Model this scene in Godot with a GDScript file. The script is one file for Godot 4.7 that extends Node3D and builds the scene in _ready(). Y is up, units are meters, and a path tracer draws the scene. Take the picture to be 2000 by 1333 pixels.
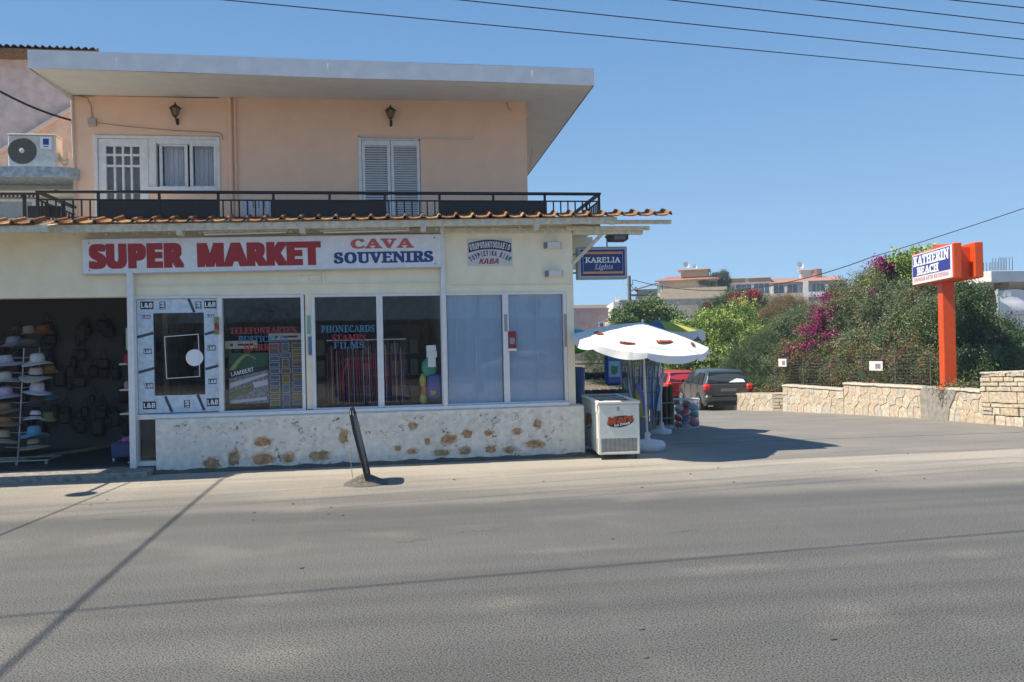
extends Node3D
# A small seaside supermarket with a white umbrella and a car park beside it.
# Axes: x runs along the shop front to the right, y is up, z comes out towards the street. Metres.

var M := {}          # materials by name
var T := {}          # computed textures by name
var taken := {}
var rng := RandomNumberGenerator.new()
const BUSH := {
	"vine": [[14.65, 1.85, -27.00, 1.24, 1.05], [16.58, 2.22, -28.00, 1.43, 1.22], [18.39, 2.48, -28.50, 1.31, 1.16], [15.52, 0.91, -26.50, 1.65, 0.78], [18.16, 1.51, -26.50, 1.12, 1.05], [13.85, 0.96, -26.00, 0.94, 0.64], [15.16, -0.24, -26.00, 1.90, 0.77], [16.39, -0.21, -24.50, 1.32, 0.75], [13.56, -0.19, -26.00, 0.80, 0.64]],
	"mulberry": [[12.73, 3.34, -30.50, 0.65, 0.63], [13.76, 3.47, -30.50, 0.89, 0.68], [14.79, 3.11, -30.50, 0.77, 0.46], [12.19, 2.97, -30.00, 0.69, 0.39], [11.98, 3.29, -31.00, 0.30, 0.40]],
	"redboug": [[19.53, 4.05, -32.00, 1.01, 0.78], [20.16, 3.68, -31.00, 0.87, 0.88], [18.58, 3.76, -32.00, 0.69, 0.66], [18.19, 3.45, -33.00, 0.70, 0.73]],
	"dry": [[19.63, 3.43, -26.00, 1.00, 0.58], [18.44, 3.10, -25.00, 0.76, 0.41]],
	"casua": [[13.18, 0.78, -17.00, 0.88, 0.79], [14.16, 1.25, -17.50, 0.82, 0.81], [13.63, 0.31, -16.00, 0.78, 0.54], [12.85, 0.20, -17.00, 0.63, 0.44], [12.88, 0.07, -15.50, 0.60, 0.30], [12.83, -0.38, -15.20, 0.79, 0.41], [13.49, -0.54, -19.00, 0.67, 0.47]],
	"olive": [[15.73, 2.04, -18.00, 0.99, 0.87], [16.90, 2.45, -18.50, 0.90, 0.63], [15.31, 1.64, -18.50, 0.78, 0.80], [15.16, 1.43, -15.00, 0.80, 0.75], [14.20, 0.69, -15.50, 0.91, 0.66], [13.53, 0.09, -14.60, 0.59, 0.40]],
	"bougmain": [[13.72, 1.11, -13.80, 0.86, 0.71], [14.53, 1.80, -13.50, 0.86, 0.89], [14.81, 2.14, -13.00, 0.75, 0.87], [14.12, 0.57, -13.50, 0.95, 0.53], [14.38, 1.11, -12.00, 0.81, 0.76], [13.60, 0.31, -13.60, 0.57, 0.35]],
	"hedge1": [[15.32, 2.44, -12.00, 0.91, 1.01], [15.40, 2.72, -11.00, 0.97, 0.98], [14.49, 1.28, -11.00, 0.87, 0.81], [14.88, 1.44, -10.00, 0.93, 0.86], [15.23, 2.34, -9.50, 0.75, 0.92], [15.08, 2.65, -12.80, 0.84, 0.78], [15.43, 3.24, -14.00, 0.58, 0.47], [14.14, 0.51, -10.20, 0.76, 0.47], [15.72, 3.45, -12.00, 0.92, 0.68]],
	"hedge2": [[14.65, 2.01, -8.00, 0.62, 0.86], [14.47, 1.16, -8.00, 0.62, 0.64], [14.68, 0.62, -9.00, 0.81, 0.37], [15.66, 2.59, -8.50, 0.64, 0.66], [15.92, 3.25, -9.50, 0.67, 0.61], [15.63, 2.97, -9.80, 0.68, 0.62]],
	"vinetop": [[15.79, 3.86, -11.00, 0.60, 0.49], [16.50, 4.10, -11.00, 0.50, 0.49], [15.66, 3.41, -11.50, 0.63, 0.50], [16.57, 3.64, -10.50, 0.44, 0.56]],
	"dark": [[14.65, 1.84, -6.50, 0.66, 1.00], [14.97, 1.56, -6.00, 0.72, 0.72], [13.78, 0.95, -5.50, 0.62, 0.50], [14.21, 0.95, -5.00, 0.68, 0.49], [15.18, 1.17, -5.50, 0.64, 0.64], [15.89, 1.15, -5.50, 0.71, 0.77], [14.91, 2.66, -7.00, 0.53, 0.55]],
	"lowdry": [[12.72, -0.05, -14.30, 0.48, 0.22], [13.03, -0.10, -14.00, 0.34, 0.18], [13.80, 0.18, -12.60, 0.64, 0.24]],
	"under": [[13.47, 0.51, -13.00, 0.74, 0.49], [13.90, 0.47, -11.50, 0.71, 0.49], [13.60, 0.58, -9.60, 0.66, 0.43], [13.82, 0.67, -8.20, 0.62, 0.40], [13.73, 0.57, -7.20, 0.37, 0.27], [13.82, 0.20, -12.00, 0.54, 0.23], [13.04, 0.50, -4.90, 0.40, 0.22], [13.05, 0.47, -4.40, 0.39, 0.21], [13.03, 1.13, -13.00, 0.55, 0.52], [13.59, 0.88, -12.20, 0.63, 0.51], [13.60, 0.99, -10.40, 0.59, 0.55], [13.64, 1.09, -9.00, 0.56, 0.59], [13.73, 1.11, -7.60, 0.53, 0.56], [13.61, 0.93, -6.60, 0.36, 0.46], [13.27, 0.62, -10.00, 0.50, 0.31], [13.48, 0.60, -8.40, 0.55, 0.26]],
	"rear": [[14.37, -0.80, -30.00, 1.18, 0.85], [16.14, -0.85, -30.00, 1.19, 0.85], [13.24, 0.28, -33.00, 1.87, 1.80], [14.79, 0.86, -32.00, 1.54, 1.48], [11.97, 0.90, -34.00, 1.58, 1.83], [17.50, -0.84, -29.00, 1.17, 0.84]],
}
const CAM := Vector3(0, 1.75, 12.38)

# ---------------------------------------------------------------- mesh builder
class MB:
	var v := PackedVector3Array()
	var n := PackedVector3Array()
	var c := PackedColorArray()
	var t := PackedVector2Array()
	var col := Color(1, 1, 1)
	var xf := Transform3D()
	func tri(a: Vector3, b: Vector3, d: Vector3) -> void:
		var A := xf * a
		var B := xf * b
		var D := xf * d
		var nn := (B - A).cross(D - A).normalized()
		v.append_array([A, D, B])
		n.append_array([nn, nn, nn])
		c.append_array([col, col, col])
		t.append_array([Vector2(), Vector2(), Vector2()])
	func tris(a: Vector3, b: Vector3, d: Vector3, na: Vector3, nb: Vector3, nd: Vector3) -> void:
		v.append_array([xf * a, xf * d, xf * b])
		n.append_array([(xf.basis * na).normalized(), (xf.basis * nd).normalized(), (xf.basis * nb).normalized()])
		c.append_array([col, col, col])
		t.append_array([Vector2(), Vector2(), Vector2()])
	func quad(a: Vector3, b: Vector3, d: Vector3, e: Vector3) -> void:
		tri(a, b, d)
		tri(a, d, e)
	func quv(a: Vector3, b: Vector3, d: Vector3, e: Vector3) -> void:   # lower left, lower right, upper right, upper left
		var k := t.size()
		quad(a, b, d, e)
		t[k] = Vector2(0, 1); t[k + 1] = Vector2(1, 0); t[k + 2] = Vector2(1, 1)
		t[k + 3] = Vector2(0, 1); t[k + 4] = Vector2(0, 0); t[k + 5] = Vector2(1, 0)
	func box(p: Vector3, s: Vector3, ch := 0.0) -> void:
		var h := s / 2.0
		if ch <= 0.0:
			for ax in 3:
				for sg in [-1.0, 1.0]:
					var u := (ax + 1) % 3
					var w := (ax + 2) % 3
					var q := []
					for k in [[-1, -1], [1, -1], [1, 1], [-1, 1]]:
						var x := Vector3()
						x[ax] = sg * h[ax]
						x[u] = k[0] * h[u] * sg
						x[w] = k[1] * h[w]
						q.append(p + x)
					quad(q[0], q[1], q[2], q[3])
			return
		var e := minf(ch, minf(h.x, minf(h.y, h.z)) * 0.9)
		var g := Vector3(h.x - e, h.y - e, h.z - e)
		for ax in 3:
			var u := (ax + 1) % 3
			var w := (ax + 2) % 3
			for sg in [-1.0, 1.0]:
				var q := []
				for k in [[-1, -1], [1, -1], [1, 1], [-1, 1]]:
					var x := Vector3()
					x[ax] = sg * h[ax]
					x[u] = k[0] * g[u] * sg
					x[w] = k[1] * g[w]
					q.append(p + x)
				quad(q[0], q[1], q[2], q[3])
			for su in [-1.0, 1.0]:                       # the edges along ax
				for sw in [-1.0, 1.0]:
					var q := []
					for k in [[-1, 0], [1, 0], [1, 1], [-1, 1]]:
						var x := Vector3()
						x[ax] = -k[0] * g[ax] * su * sw
						x[u] = su * (h[u] if k[1] == 0 else g[u])
						x[w] = sw * (g[w] if k[1] == 0 else h[w])
						q.append(p + x)
					quad(q[0], q[1], q[2], q[3])
		for sx in [-1.0, 1.0]:
			for sy in [-1.0, 1.0]:
				for sz in [-1.0, 1.0]:
					var a := p + Vector3(sx * h.x, sy * g.y, sz * g.z)
					var b := p + Vector3(sx * g.x, sy * h.y, sz * g.z)
					var d := p + Vector3(sx * g.x, sy * g.y, sz * h.z)
					if sx * sy * sz > 0: tri(a, b, d)
					else: tri(a, d, b)
	func lim(x0: float, x1: float, y0: float, y1: float, z0: float, z1: float, ch := 0.0) -> void:
		box(Vector3(x0 + x1, y0 + y1, z0 + z1) / 2.0, Vector3(absf(x1 - x0), absf(y1 - y0), absf(z1 - z0)), ch)
	func prism(p: PackedVector2Array, z0: float, z1: float, ch := 0.0) -> void:   # outline in x and y, from z0 to z1 (front, towards +z)
		if Geometry2D.is_polygon_clockwise(p):
			p = p.duplicate()
			p.reverse()
		var f := p
		if ch > 0.0:
			var off := Geometry2D.offset_polygon(p, -ch, Geometry2D.JOIN_MITER)
			if off.size() == 1 and off[0].size() == p.size():
				f = off[0]
				if Geometry2D.is_polygon_clockwise(f): f.reverse()
				var best := 0
				for k in f.size():
					if f[k].distance_squared_to(p[0]) < f[best].distance_squared_to(p[0]): best = k
				var r := PackedVector2Array()
				for k in f.size(): r.append(f[(best + k) % f.size()])
				f = r
			else:
				ch = 0.0
		var ix := Geometry2D.triangulate_polygon(f)
		for k in range(0, ix.size(), 3):
			var q := [f[ix[k]], f[ix[k + 1]], f[ix[k + 2]]]
			if (q[1] - q[0]).cross(q[2] - q[0]) < 0.0: q.reverse()
			tri(Vector3(q[0].x, q[0].y, z1), Vector3(q[1].x, q[1].y, z1), Vector3(q[2].x, q[2].y, z1))
		ix = Geometry2D.triangulate_polygon(p)
		for k in range(0, ix.size(), 3):
			var q := [p[ix[k]], p[ix[k + 1]], p[ix[k + 2]]]
			if (q[1] - q[0]).cross(q[2] - q[0]) < 0.0: q.reverse()
			tri(Vector3(q[0].x, q[0].y, z0), Vector3(q[2].x, q[2].y, z0), Vector3(q[1].x, q[1].y, z0))
		for k in p.size():
			var a := p[k]
			var b := p[(k + 1) % p.size()]
			quad(Vector3(a.x, a.y, z0), Vector3(b.x, b.y, z0), Vector3(b.x, b.y, z1 - ch), Vector3(a.x, a.y, z1 - ch))
			if ch > 0.0:
				var fa := f[k]
				var fb := f[(k + 1) % f.size()]
				quad(Vector3(a.x, a.y, z1 - ch), Vector3(b.x, b.y, z1 - ch), Vector3(fb.x, fb.y, z1), Vector3(fa.x, fa.y, z1))
	func rod(a: Vector3, b: Vector3, r0: float, r1 := -1.0, k := 8, caps := true) -> void:
		if r1 < 0.0: r1 = r0
		var d := (b - a).normalized()
		var u := d.cross(Vector3.UP if absf(d.y) < 0.9 else Vector3.RIGHT).normalized()
		var w := d.cross(u)
		for i in k:
			var p := TAU * i / k
			var q := TAU * (i + 1) / k
			var np := u * cos(p) + w * sin(p)
			var nq := u * cos(q) + w * sin(q)
			tris(a + np * r0, a + nq * r0, b + nq * r1, np, nq, nq)
			tris(a + np * r0, b + nq * r1, b + np * r1, np, nq, np)
			if caps:
				tri(a, a + nq * r0, a + np * r0)
				tri(b, b + np * r1, b + nq * r1)
	func tube(pts: Array, r: float, k := 6) -> void:
		for i in pts.size() - 1: rod(pts[i], pts[i + 1], r, r, k, true)
	func grid(rows: Array, close := false) -> void:        # rows of points; smooth; seen from outside row i+1 lies above row i and points run to the right
		var R := rows.size()
		var C: int = rows[0].size()
		var nn := []
		for i in R:
			var line := PackedVector3Array()
			for j in C:
				var jl := j - 1
				var jr := j + 1
				if close:
					jl = (j - 1 + C) % C
					jr = (j + 1) % C
				var dx: Vector3 = rows[i][mini(jr, C - 1)] - rows[i][maxi(jl, 0)]
				var dy: Vector3 = rows[mini(i + 1, R - 1)][j] - rows[maxi(i - 1, 0)][j]
				if dx.length_squared() < 1e-12:
					var o := 1 if i == 0 else R - 2
					dx = rows[o][mini(jr, C - 1)] - rows[o][maxi(jl, 0)]
				line.append(dx.cross(dy).normalized())
			nn.append(line)
		for i in R - 1:
			for j in (C if close else C - 1):
				var k := (j + 1) % C
				tris(rows[i][j], rows[i][k], rows[i + 1][k], nn[i][j], nn[i][k], nn[i + 1][k])
				tris(rows[i][j], rows[i + 1][k], rows[i + 1][j], nn[i][j], nn[i + 1][k], nn[i + 1][j])
	func lathe(prof: Array, k := 16, at := Vector3(), wave := 0.0, lobes := 3) -> void:   # [radius, height] from bottom to top on the outside
		var rows := []
		var rmax := 0.001
		for p in prof: rmax = maxf(rmax, p[0])
		for p in prof:
			var line := []
			for j in k:
				var a := -TAU * j / k
				line.append(at + Vector3(cos(a) * p[0], p[1] + wave * pow(p[0] / rmax, 3.0) * sin(a * lobes), sin(a) * p[0]))
			rows.append(line)
		grid(rows, true)
	func ball(p: Vector3, r: Vector3, k := 12, m := 8) -> void:
		var rows := []
		for i in m + 1:
			var e := -PI / 2 + PI * i / m
			var line := []
			for j in k:
				var a := -TAU * j / k
				line.append(p + Vector3(cos(a) * cos(e) * r.x, sin(e) * r.y, sin(a) * cos(e) * r.z))
			rows.append(line)
		grid(rows, true)
	func mesh() -> ArrayMesh:
		var arr := []
		arr.resize(Mesh.ARRAY_MAX)
		arr[Mesh.ARRAY_VERTEX] = v
		arr[Mesh.ARRAY_NORMAL] = n
		arr[Mesh.ARRAY_COLOR] = c
		arr[Mesh.ARRAY_TEX_UV] = t
		var am := ArrayMesh.new()
		if v.size(): am.add_surface_from_arrays(Mesh.PRIMITIVE_TRIANGLES, arr)
		return am

# ---------------------------------------------------------------- nodes
func numbered(called: String) -> String:
	if not taken.has(called):
		taken[called] = 0
		return called
	taken[called] += 1
	return "%s_%03d" % [called, taken[called]]

func thing(called: String, label: String, category: String, at := Vector3.ZERO, turn := 0.0, group := "") -> Node3D:
	var o := Node3D.new()
	o.name = numbered(called)
	add_child(o)
	o.position = at
	o.rotation.y = turn
	tag(o, label, category, group)
	return o

func tag(o: Node, label: String, category: String, group := "") -> void:
	o.set_meta("label", label)
	o.set_meta("category", category)
	if group: o.set_meta("group", group)

func put(called: String, m, mat: Material, parent: Node = self) -> MeshInstance3D:
	var o := MeshInstance3D.new()
	o.name = numbered(called) if parent == self else called
	o.mesh = m.mesh() if m is MB else m
	o.material_override = mat
	parent.add_child(o, true)
	return o

func struct(called: String, m, mat: Material) -> MeshInstance3D:
	var o := put(called, m, mat)
	o.set_meta("kind", "structure")
	return o

func part_box(called: String, parent: Node, mat: Material, x0: float, x1: float, y0: float, y1: float, z0: float, z1: float, ch := 0.004) -> MeshInstance3D:
	var b := MB.new()
	b.lim(x0, x1, y0, y1, z0, z1, ch)
	return put(called, b, mat, parent)

var fonts := {}
func font(kind: String, weight: int) -> SystemFont:
	var key := "%s%d" % [kind, weight]
	if not fonts.has(key):
		var f := SystemFont.new()
		f.font_names = PackedStringArray([kind])
		f.font_weight = weight
		fonts[key] = f
	return fonts[key]

# lettering fitted into a w x h box, centred at pos in the parent's frame, standing in its xy plane
func text(s: String, parent: Node, mat: Material, pos: Vector3, w: float, h: float, kind := "Droid Sans", weight := 700, deep := 0.003, fat := 0.0, slant := 0.0, called := "lettering", turn := 0.0) -> Node3D:
	var tm := TextMesh.new()
	tm.text = s
	tm.font = font(kind, weight)
	tm.font_size = 48
	tm.pixel_size = 0.01
	tm.depth = 0.1
	tm.curve_step = 2.0
	var bb := tm.get_aabb()
	var arr := tm.surface_get_arrays(0)
	var b := MB.new()
	var vs: PackedVector3Array = arr[Mesh.ARRAY_VERTEX]
	var ns: PackedVector3Array = arr[Mesh.ARRAY_NORMAL]
	var ix: PackedInt32Array = arr[Mesh.ARRAY_INDEX] if arr[Mesh.ARRAY_INDEX] != null else PackedInt32Array(range(vs.size()))
	var sc := Vector3((w - 2 * fat) / maxf(bb.size.x, 0.001), (h - 2 * fat) / maxf(bb.size.y, 0.001), deep / 0.1)
	var cen := bb.get_center()
	var shifts := [Vector3.ZERO]
	if fat > 0.0:
		for k in [[1, 1], [1, -1], [-1, -1], [-1, 1], [1, 0], [-1, 0], [0, 1], [0, -1]]: shifts.append(Vector3(k[0] * fat, k[1] * fat * 0.8, 0.00015 * shifts.size()))
	for sh in shifts:
		for i in ix:
			var p := (vs[i] - cen) * sc
			p.x += p.y * slant
			b.v.append(p + sh)
			b.n.append(ns[i])
			b.c.append(Color.WHITE)
			b.t.append(Vector2())
	var o := put(called, b, mat, parent)
	o.position = pos
	o.rotation.z = turn
	return o

# ---------------------------------------------------------------- materials
func noise_tex(key: String, size: int, freq: float, octaves: int, lo: float, hi: float, kind := FastNoiseLite.TYPE_SIMPLEX, seed_ := 1) -> ImageTexture:
	if T.has(key): return T[key]
	var nz := FastNoiseLite.new()
	nz.noise_type = kind
	nz.seed = seed_
	nz.frequency = freq
	nz.fractal_octaves = octaves
	if octaves == 1: nz.fractal_type = FastNoiseLite.FRACTAL_NONE
	var im := nz.get_seamless_image(size, size)
	im.convert(Image.FORMAT_L8)
	var d := im.get_data()
	for i in d.size(): d[i] = int(clampf(lerpf(lo, hi, d[i] / 255.0), 0.0, 1.0) * 255.0)
	T[key] = ImageTexture.create_from_image(Image.create_from_data(size, size, false, Image.FORMAT_L8, d))
	return T[key]

# lin: the real-world base colour (linear). tone: strength of the colour grain. bump in cm of relief.
func mat(key: String, lin: Color, rough := 0.8, tone := 0.0, tone_scale := 0.6, bump := 0.0, bump_scale := 2.0, metal := 0.0) -> StandardMaterial3D:
	if M.has(key): return M[key]
	var m := StandardMaterial3D.new()
	m.resource_name = key
	m.albedo_color = lin.linear_to_srgb()
	m.roughness = rough
	m.metallic = metal
	if tone > 0.0:
		m.albedo_texture = noise_tex("tone%d" % int(tone * 100), 512, 0.012, 5, 1.0 - tone, 1.0 + tone * 0.15)
		m.uv1_triplanar = true
		m.uv1_world_triplanar = true
		m.uv1_scale = Vector3.ONE * tone_scale
	if bump > 0.0:
		m.heightmap_enabled = true
		m.heightmap_texture = noise_tex("relief", 512, 0.03, 5, 0.0, 1.0, FastNoiseLite.TYPE_SIMPLEX, 7)
		m.heightmap_scale = bump
		m.uv1_triplanar = true
		m.uv1_world_triplanar = true
		m.uv1_scale = Vector3.ONE * (tone_scale if tone > 0.0 else bump_scale)
	M[key] = m
	return m

func make_palette() -> void:              # colours that several things share
	mat("paper white", Color(0.72, 0.72, 0.71), 0.8)
	mat("white print", Color(0.82, 0.84, 0.87), 0.4)
	mat("black print", Color(0.012, 0.013, 0.02), 0.4)
	mat("grey trim", Color(0.48, 0.48, 0.48), 0.5)
	mat("grey pole", Color(0.30, 0.32, 0.36), 0.5)
	mat("dark panel", Color(0.09, 0.085, 0.08), 0.9)
	mat("cable black", Color(0.015, 0.015, 0.016), 0.6)
	mat("rack wire", Color(0.42, 0.43, 0.45), 0.4, 0.0, 1.0, 0.0, 2.0, 0.3)
	mat("bark", Color(0.13, 0.095, 0.065), 0.95, 0.4, 3.0)

func glass(key: String, tint: Color, alpha: float) -> StandardMaterial3D:
	if M.has(key): return M[key]
	var m := StandardMaterial3D.new()
	m.resource_name = key
	var s := tint.linear_to_srgb()
	m.albedo_color = Color(s.r, s.g, s.b, alpha)
	m.transparency = BaseMaterial3D.TRANSPARENCY_ALPHA
	m.roughness = 0.02
	m.metallic_specular = 0.5
	M[key] = m
	return m

func tinted(key: String, rough: float, grain := 0.0, grain_scale := 2.0, bump := 0.0) -> StandardMaterial3D:   # takes its colour from the vertices
	var m := mat(key, Color(1, 1, 1), rough, grain, grain_scale, bump, grain_scale)
	m.vertex_color_use_as_albedo = true
	return m

func slope(z: float) -> float:            # the car park falls gently away from the street
	if z >= 0.0: return 0.0
	if z > -20.0: return 0.048 * z
	if z > -30.0: return -0.96
	if z > -120.0: return -0.96 + (-30.0 - z) * 0.105
	return 8.49

# ---------------------------------------------------------------- setting
func make_view() -> void:
	var cam := Camera3D.new()
	cam.name = "camera"
	cam.position = CAM
	cam.rotation = Vector3(deg_to_rad(0.36), deg_to_rad(-7.9), -0.022)
	cam.fov = 46.375
	cam.near = 0.05
	cam.far = 4000.0
	add_child(cam)
	cam.current = true
	var env := Environment.new()
	env.background_mode = Environment.BG_SKY
	var sky := Sky.new()
	var ps := ProceduralSkyMaterial.new()
	ps.sky_top_color = Color(0.041, 0.115, 0.254).linear_to_srgb()
	ps.sky_horizon_color = Color(0.205, 0.325, 0.455).linear_to_srgb()
	ps.sky_curve = 0.18
	ps.sky_energy_multiplier = 1.0
	ps.ground_bottom_color = Color(0.35, 0.34, 0.32)
	ps.ground_horizon_color = Color(0.6, 0.72, 0.82)
	sky.sky_material = ps
	env.sky = sky
	env.tonemap_mode = Environment.TONE_MAPPER_LINEAR
	env.tonemap_exposure = 2.3
	env.sdfgi_enabled = true
	env.ssao_enabled = true
	env.ssil_enabled = true
	env.fog_enabled = true
	env.fog_density = 0.0009
	env.fog_light_color = Color(0.72, 0.83, 0.93)
	var we := WorldEnvironment.new()
	we.name = "environment"
	we.environment = env
	add_child(we)
	var sun := DirectionalLight3D.new()
	sun.name = "sun"
	sun.light_energy = 1.06
	sun.light_color = Color(1.0, 0.95, 0.87)
	sun.light_angular_distance = 0.53
	sun.shadow_enabled = true
	add_child(sun)
	sun.look_at_from_position(Vector3.ZERO, Vector3(0.655, -1.0, 0.012), Vector3.UP)

func make_ground() -> void:
	var earth := tinted("dry earth", 0.95, 0.35, 0.5)
	var b := MB.new()
	var xs := []
	for k in 41: xs.append(signf(k - 20.0) * pow(absf(k - 20.0) / 20.0, 2.2) * 1500.0 + 10.0)
	var zs := [600.0, 200.0, 80.0, 40.0, 24.0, 12.0, 0.0, -5.0, -10.0, -15.0, -20.0, -25.0, -30.0, -45.0, -60.0, -80.0, -100.0, -120.0, -160.0, -260.0, -600.0, -1500.0]
	b.col = Color(0.22, 0.18, 0.13)
	var rows := []
	for z in zs:
		var line := []
		for x in xs:
			var y: float = slope(z) - 0.03
			if z < -160.0: y = 8.46 - (-160.0 - z) * 0.03
			line.append(Vector3(x, y, z))
		rows.append(line)
	b.grid(rows)
	struct("ground", b, earth)

	# the street and the car park: worn grey asphalt, pale dust and concrete nearer the shop
	var nz := FastNoiseLite.new()
	nz.seed = 3
	nz.frequency = 0.35
	nz.fractal_octaves = 4
	var st := FastNoiseLite.new()
	st.seed = 11
	st.frequency = 1.0
	st.fractal_octaves = 3
	var v := PackedVector3Array()
	var n := PackedVector3Array()
	var c := PackedColorArray()
	var ix := PackedInt32Array()
	var X := []
	var x := -40.0
	while x < 60.0:
		X.append(x)
		x += 0.14 if x > -9.0 and x < 16.0 else 0.8
	var Z := []
	var z := 26.0
	while z > -29.0:
		Z.append(z)
		z -= 0.10 if z < 10.0 and z > 0.0 else (0.2 if z > -12.0 and z <= 0.0 else 0.7)
		if z < 0.05 and z > -0.05: z = 0.0
	var tar := Color(0.108, 0.110, 0.108)
	var mid := Color(0.165, 0.164, 0.157)
	var dust := Color(0.56, 0.505, 0.42)
	for zz in Z:
		for xx in X:
			var w := nz.get_noise_2d(xx, zz)
			var s := st.get_noise_2d(xx * 0.10, zz * 2.2)
			var s2 := st.get_noise_2d(xx * 0.5 + 40.0, zz * 0.9)
			var edge: float = zz - 0.09 * (xx - 1.0) + w * 0.45
			var k := 0.0
			k = lerpf(0.0, 0.75, smoothstep(2.6, 1.0, edge + s * 0.8))
			k = maxf(k, 0.46 * smoothstep(3.6, 2.0, edge + s * 0.7))
			if xx > 3.0 and zz < 1.4:
				k *= lerpf(1.0, 0.28, smoothstep(3.4, 5.6, xx + w))
			var a := tar.lerp(mid, clampf(0.62 + s * 0.4 + w * 0.3 - smoothstep(4.0, 9.0, zz) * 0.45, 0.0, 1.0))
			if xx > 3.0 and zz < 1.2: a = mid.lerp(dust, 0.04 + 0.14 * s2)
			# the worn dark seam line of an old repair and the pale dust tracks that wheels leave along the kerb side
			a = a.lerp(dust, 0.16 * smoothstep(0.35, 0.0, absf(zz - 3.25 - 0.07 * xx + w * 0.2)))
			a = a.lerp(tar, 0.5 * smoothstep(0.4, 0.1, absf(zz - 3.75 - 0.07 * xx + w * 0.25)))
			a = a.lerp(dust, 0.10 * smoothstep(0.30, 0.62, s2))
			a = a.lerp(tar * 0.8, 0.35 * smoothstep(0.1, 0.5, st.get_noise_2d(xx * 0.06 + 9.0, zz * 3.1 + 5.0)) * smoothstep(3.2, 4.2, zz))
			k = maxf(k, 0.8 * smoothstep(12.6, 14.0, zz + w * 0.4))      # pale dusty verge on the far side
			var q := a.lerp(dust, k)
			v.append(Vector3(xx, slope(zz), zz))
			n.append(Vector3.UP if zz >= 0.0 or zz < -20.0 else Vector3(0, 1, -0.048).normalized())
			c.append(q)
	var W := X.size()
	for i in Z.size() - 1:
		for j in W - 1:
			var a0 := i * W + j
			ix.append_array([a0, a0 + W, a0 + 1, a0 + 1, a0 + W, a0 + W + 1])
	var arr := []
	arr.resize(Mesh.ARRAY_MAX)
	arr[Mesh.ARRAY_VERTEX] = v
	arr[Mesh.ARRAY_NORMAL] = n
	arr[Mesh.ARRAY_COLOR] = c
	arr[Mesh.ARRAY_INDEX] = ix
	var am := ArrayMesh.new()
	am.add_surface_from_arrays(Mesh.PRIMITIVE_TRIANGLES, arr)
	var m := StandardMaterial3D.new()
	m.resource_name = "worn asphalt"
	m.vertex_color_use_as_albedo = true
	m.albedo_texture = noise_tex("aggregate", 1024, 0.12, 4, 0.30, 1.55, FastNoiseLite.TYPE_SIMPLEX, 5)
	m.uv1_triplanar = true
	m.uv1_world_triplanar = true
	m.uv1_scale = Vector3(0.42, 0.42, 0.42)
	m.roughness = 0.86
	m.heightmap_enabled = true
	m.heightmap_texture = T["aggregate"]
	m.heightmap_scale = 0.2
	M["asphalt"] = m
	struct("road", am, m)

	# thin open cracks and the joint where the car park meets the street
	var cr := MB.new()
	var rr := RandomNumberGenerator.new()
	rr.seed = 21
	for q in [[-0.1, 5.1, 0.25, 5.05, 0.010], [0.5, 4.85, 0.9, 4.8, 0.010], [2.4, 5.3, 2.7, 5.27, 0.010], [-3.2, 3.4, -3.0, 3.42, 0.014]]:
		var p := Vector3(q[0], 0.004, q[1])
		for k in 10:
			var e := Vector3(lerpf(q[0], q[2], (k + 1) / 10.0), 0.004, lerpf(q[1], q[3], (k + 1) / 10.0) + rr.randf_range(-0.03, 0.03))
			var hw: float = q[4] * rr.randf_range(0.15, 0.6)
			cr.quad(p + Vector3(0, 0, hw), e + Vector3(0, 0, hw), e - Vector3(0, 0, hw), p - Vector3(0, 0, hw))
			p = e
	var g := Vector3(4.7, slope(-1.3) + 0.004, -1.3)
	for k in 24:
		var e := Vector3(lerpf(4.7, 12.2, (k + 1) / 24.0), 0, lerpf(-1.3, -0.75, (k + 1) / 24.0) + rr.randf_range(-0.05, 0.05))
		e.y = slope(e.z) + 0.004
		cr.quad(g + Vector3(0, 0, 0.015), e + Vector3(0, 0, 0.02), e - Vector3(0, 0, 0.015), g - Vector3(0, 0, 0.015))
		g = e
	struct("road_cracks", cr, mat("crack tar", Color(0.07, 0.07, 0.07), 0.9))
	# small dark pebbles and scraps on the tarmac
	var pb := MB.new()
	for k in 34:
		var p := Vector3(rr.randf_range(-5.5, 9.0), 0.0, rr.randf_range(1.0, 8.5))
		pb.col = [Color(0.06, 0.055, 0.05), Color(0.10, 0.095, 0.09), Color(0.12, 0.09, 0.06)][rr.randi() % 3]
		pb.ball(p + Vector3(0, 0.004, 0), Vector3(rr.randf_range(0.008, 0.024), 0.005, rr.randf_range(0.006, 0.014)), 6, 4)
	var lit := put("road_grit", pb, tinted("grit", 0.9))
	tag(lit, "scattered grit and small scraps lying on the grey street", "grit")
	lit.set_meta("kind", "stuff")

# ---------------------------------------------------------------- the shop building
func wobble_poly(cx: float, cy: float, w: float, h: float, r: RandomNumberGenerator, k := 11, jag := 0.2) -> PackedVector2Array:
	var p := PackedVector2Array()
	for i in k:
		var a := TAU * i / k
		var e := 1.0 + r.randf_range(-jag, jag)
		var ca := signf(cos(a)) * pow(absf(cos(a)), 0.6)
		var sa := signf(sin(a)) * pow(absf(sin(a)), 0.6)
		p.append(Vector2(cx + ca * w * 0.5 * e, cy + sa * h * 0.5 * e))
	return p

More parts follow.
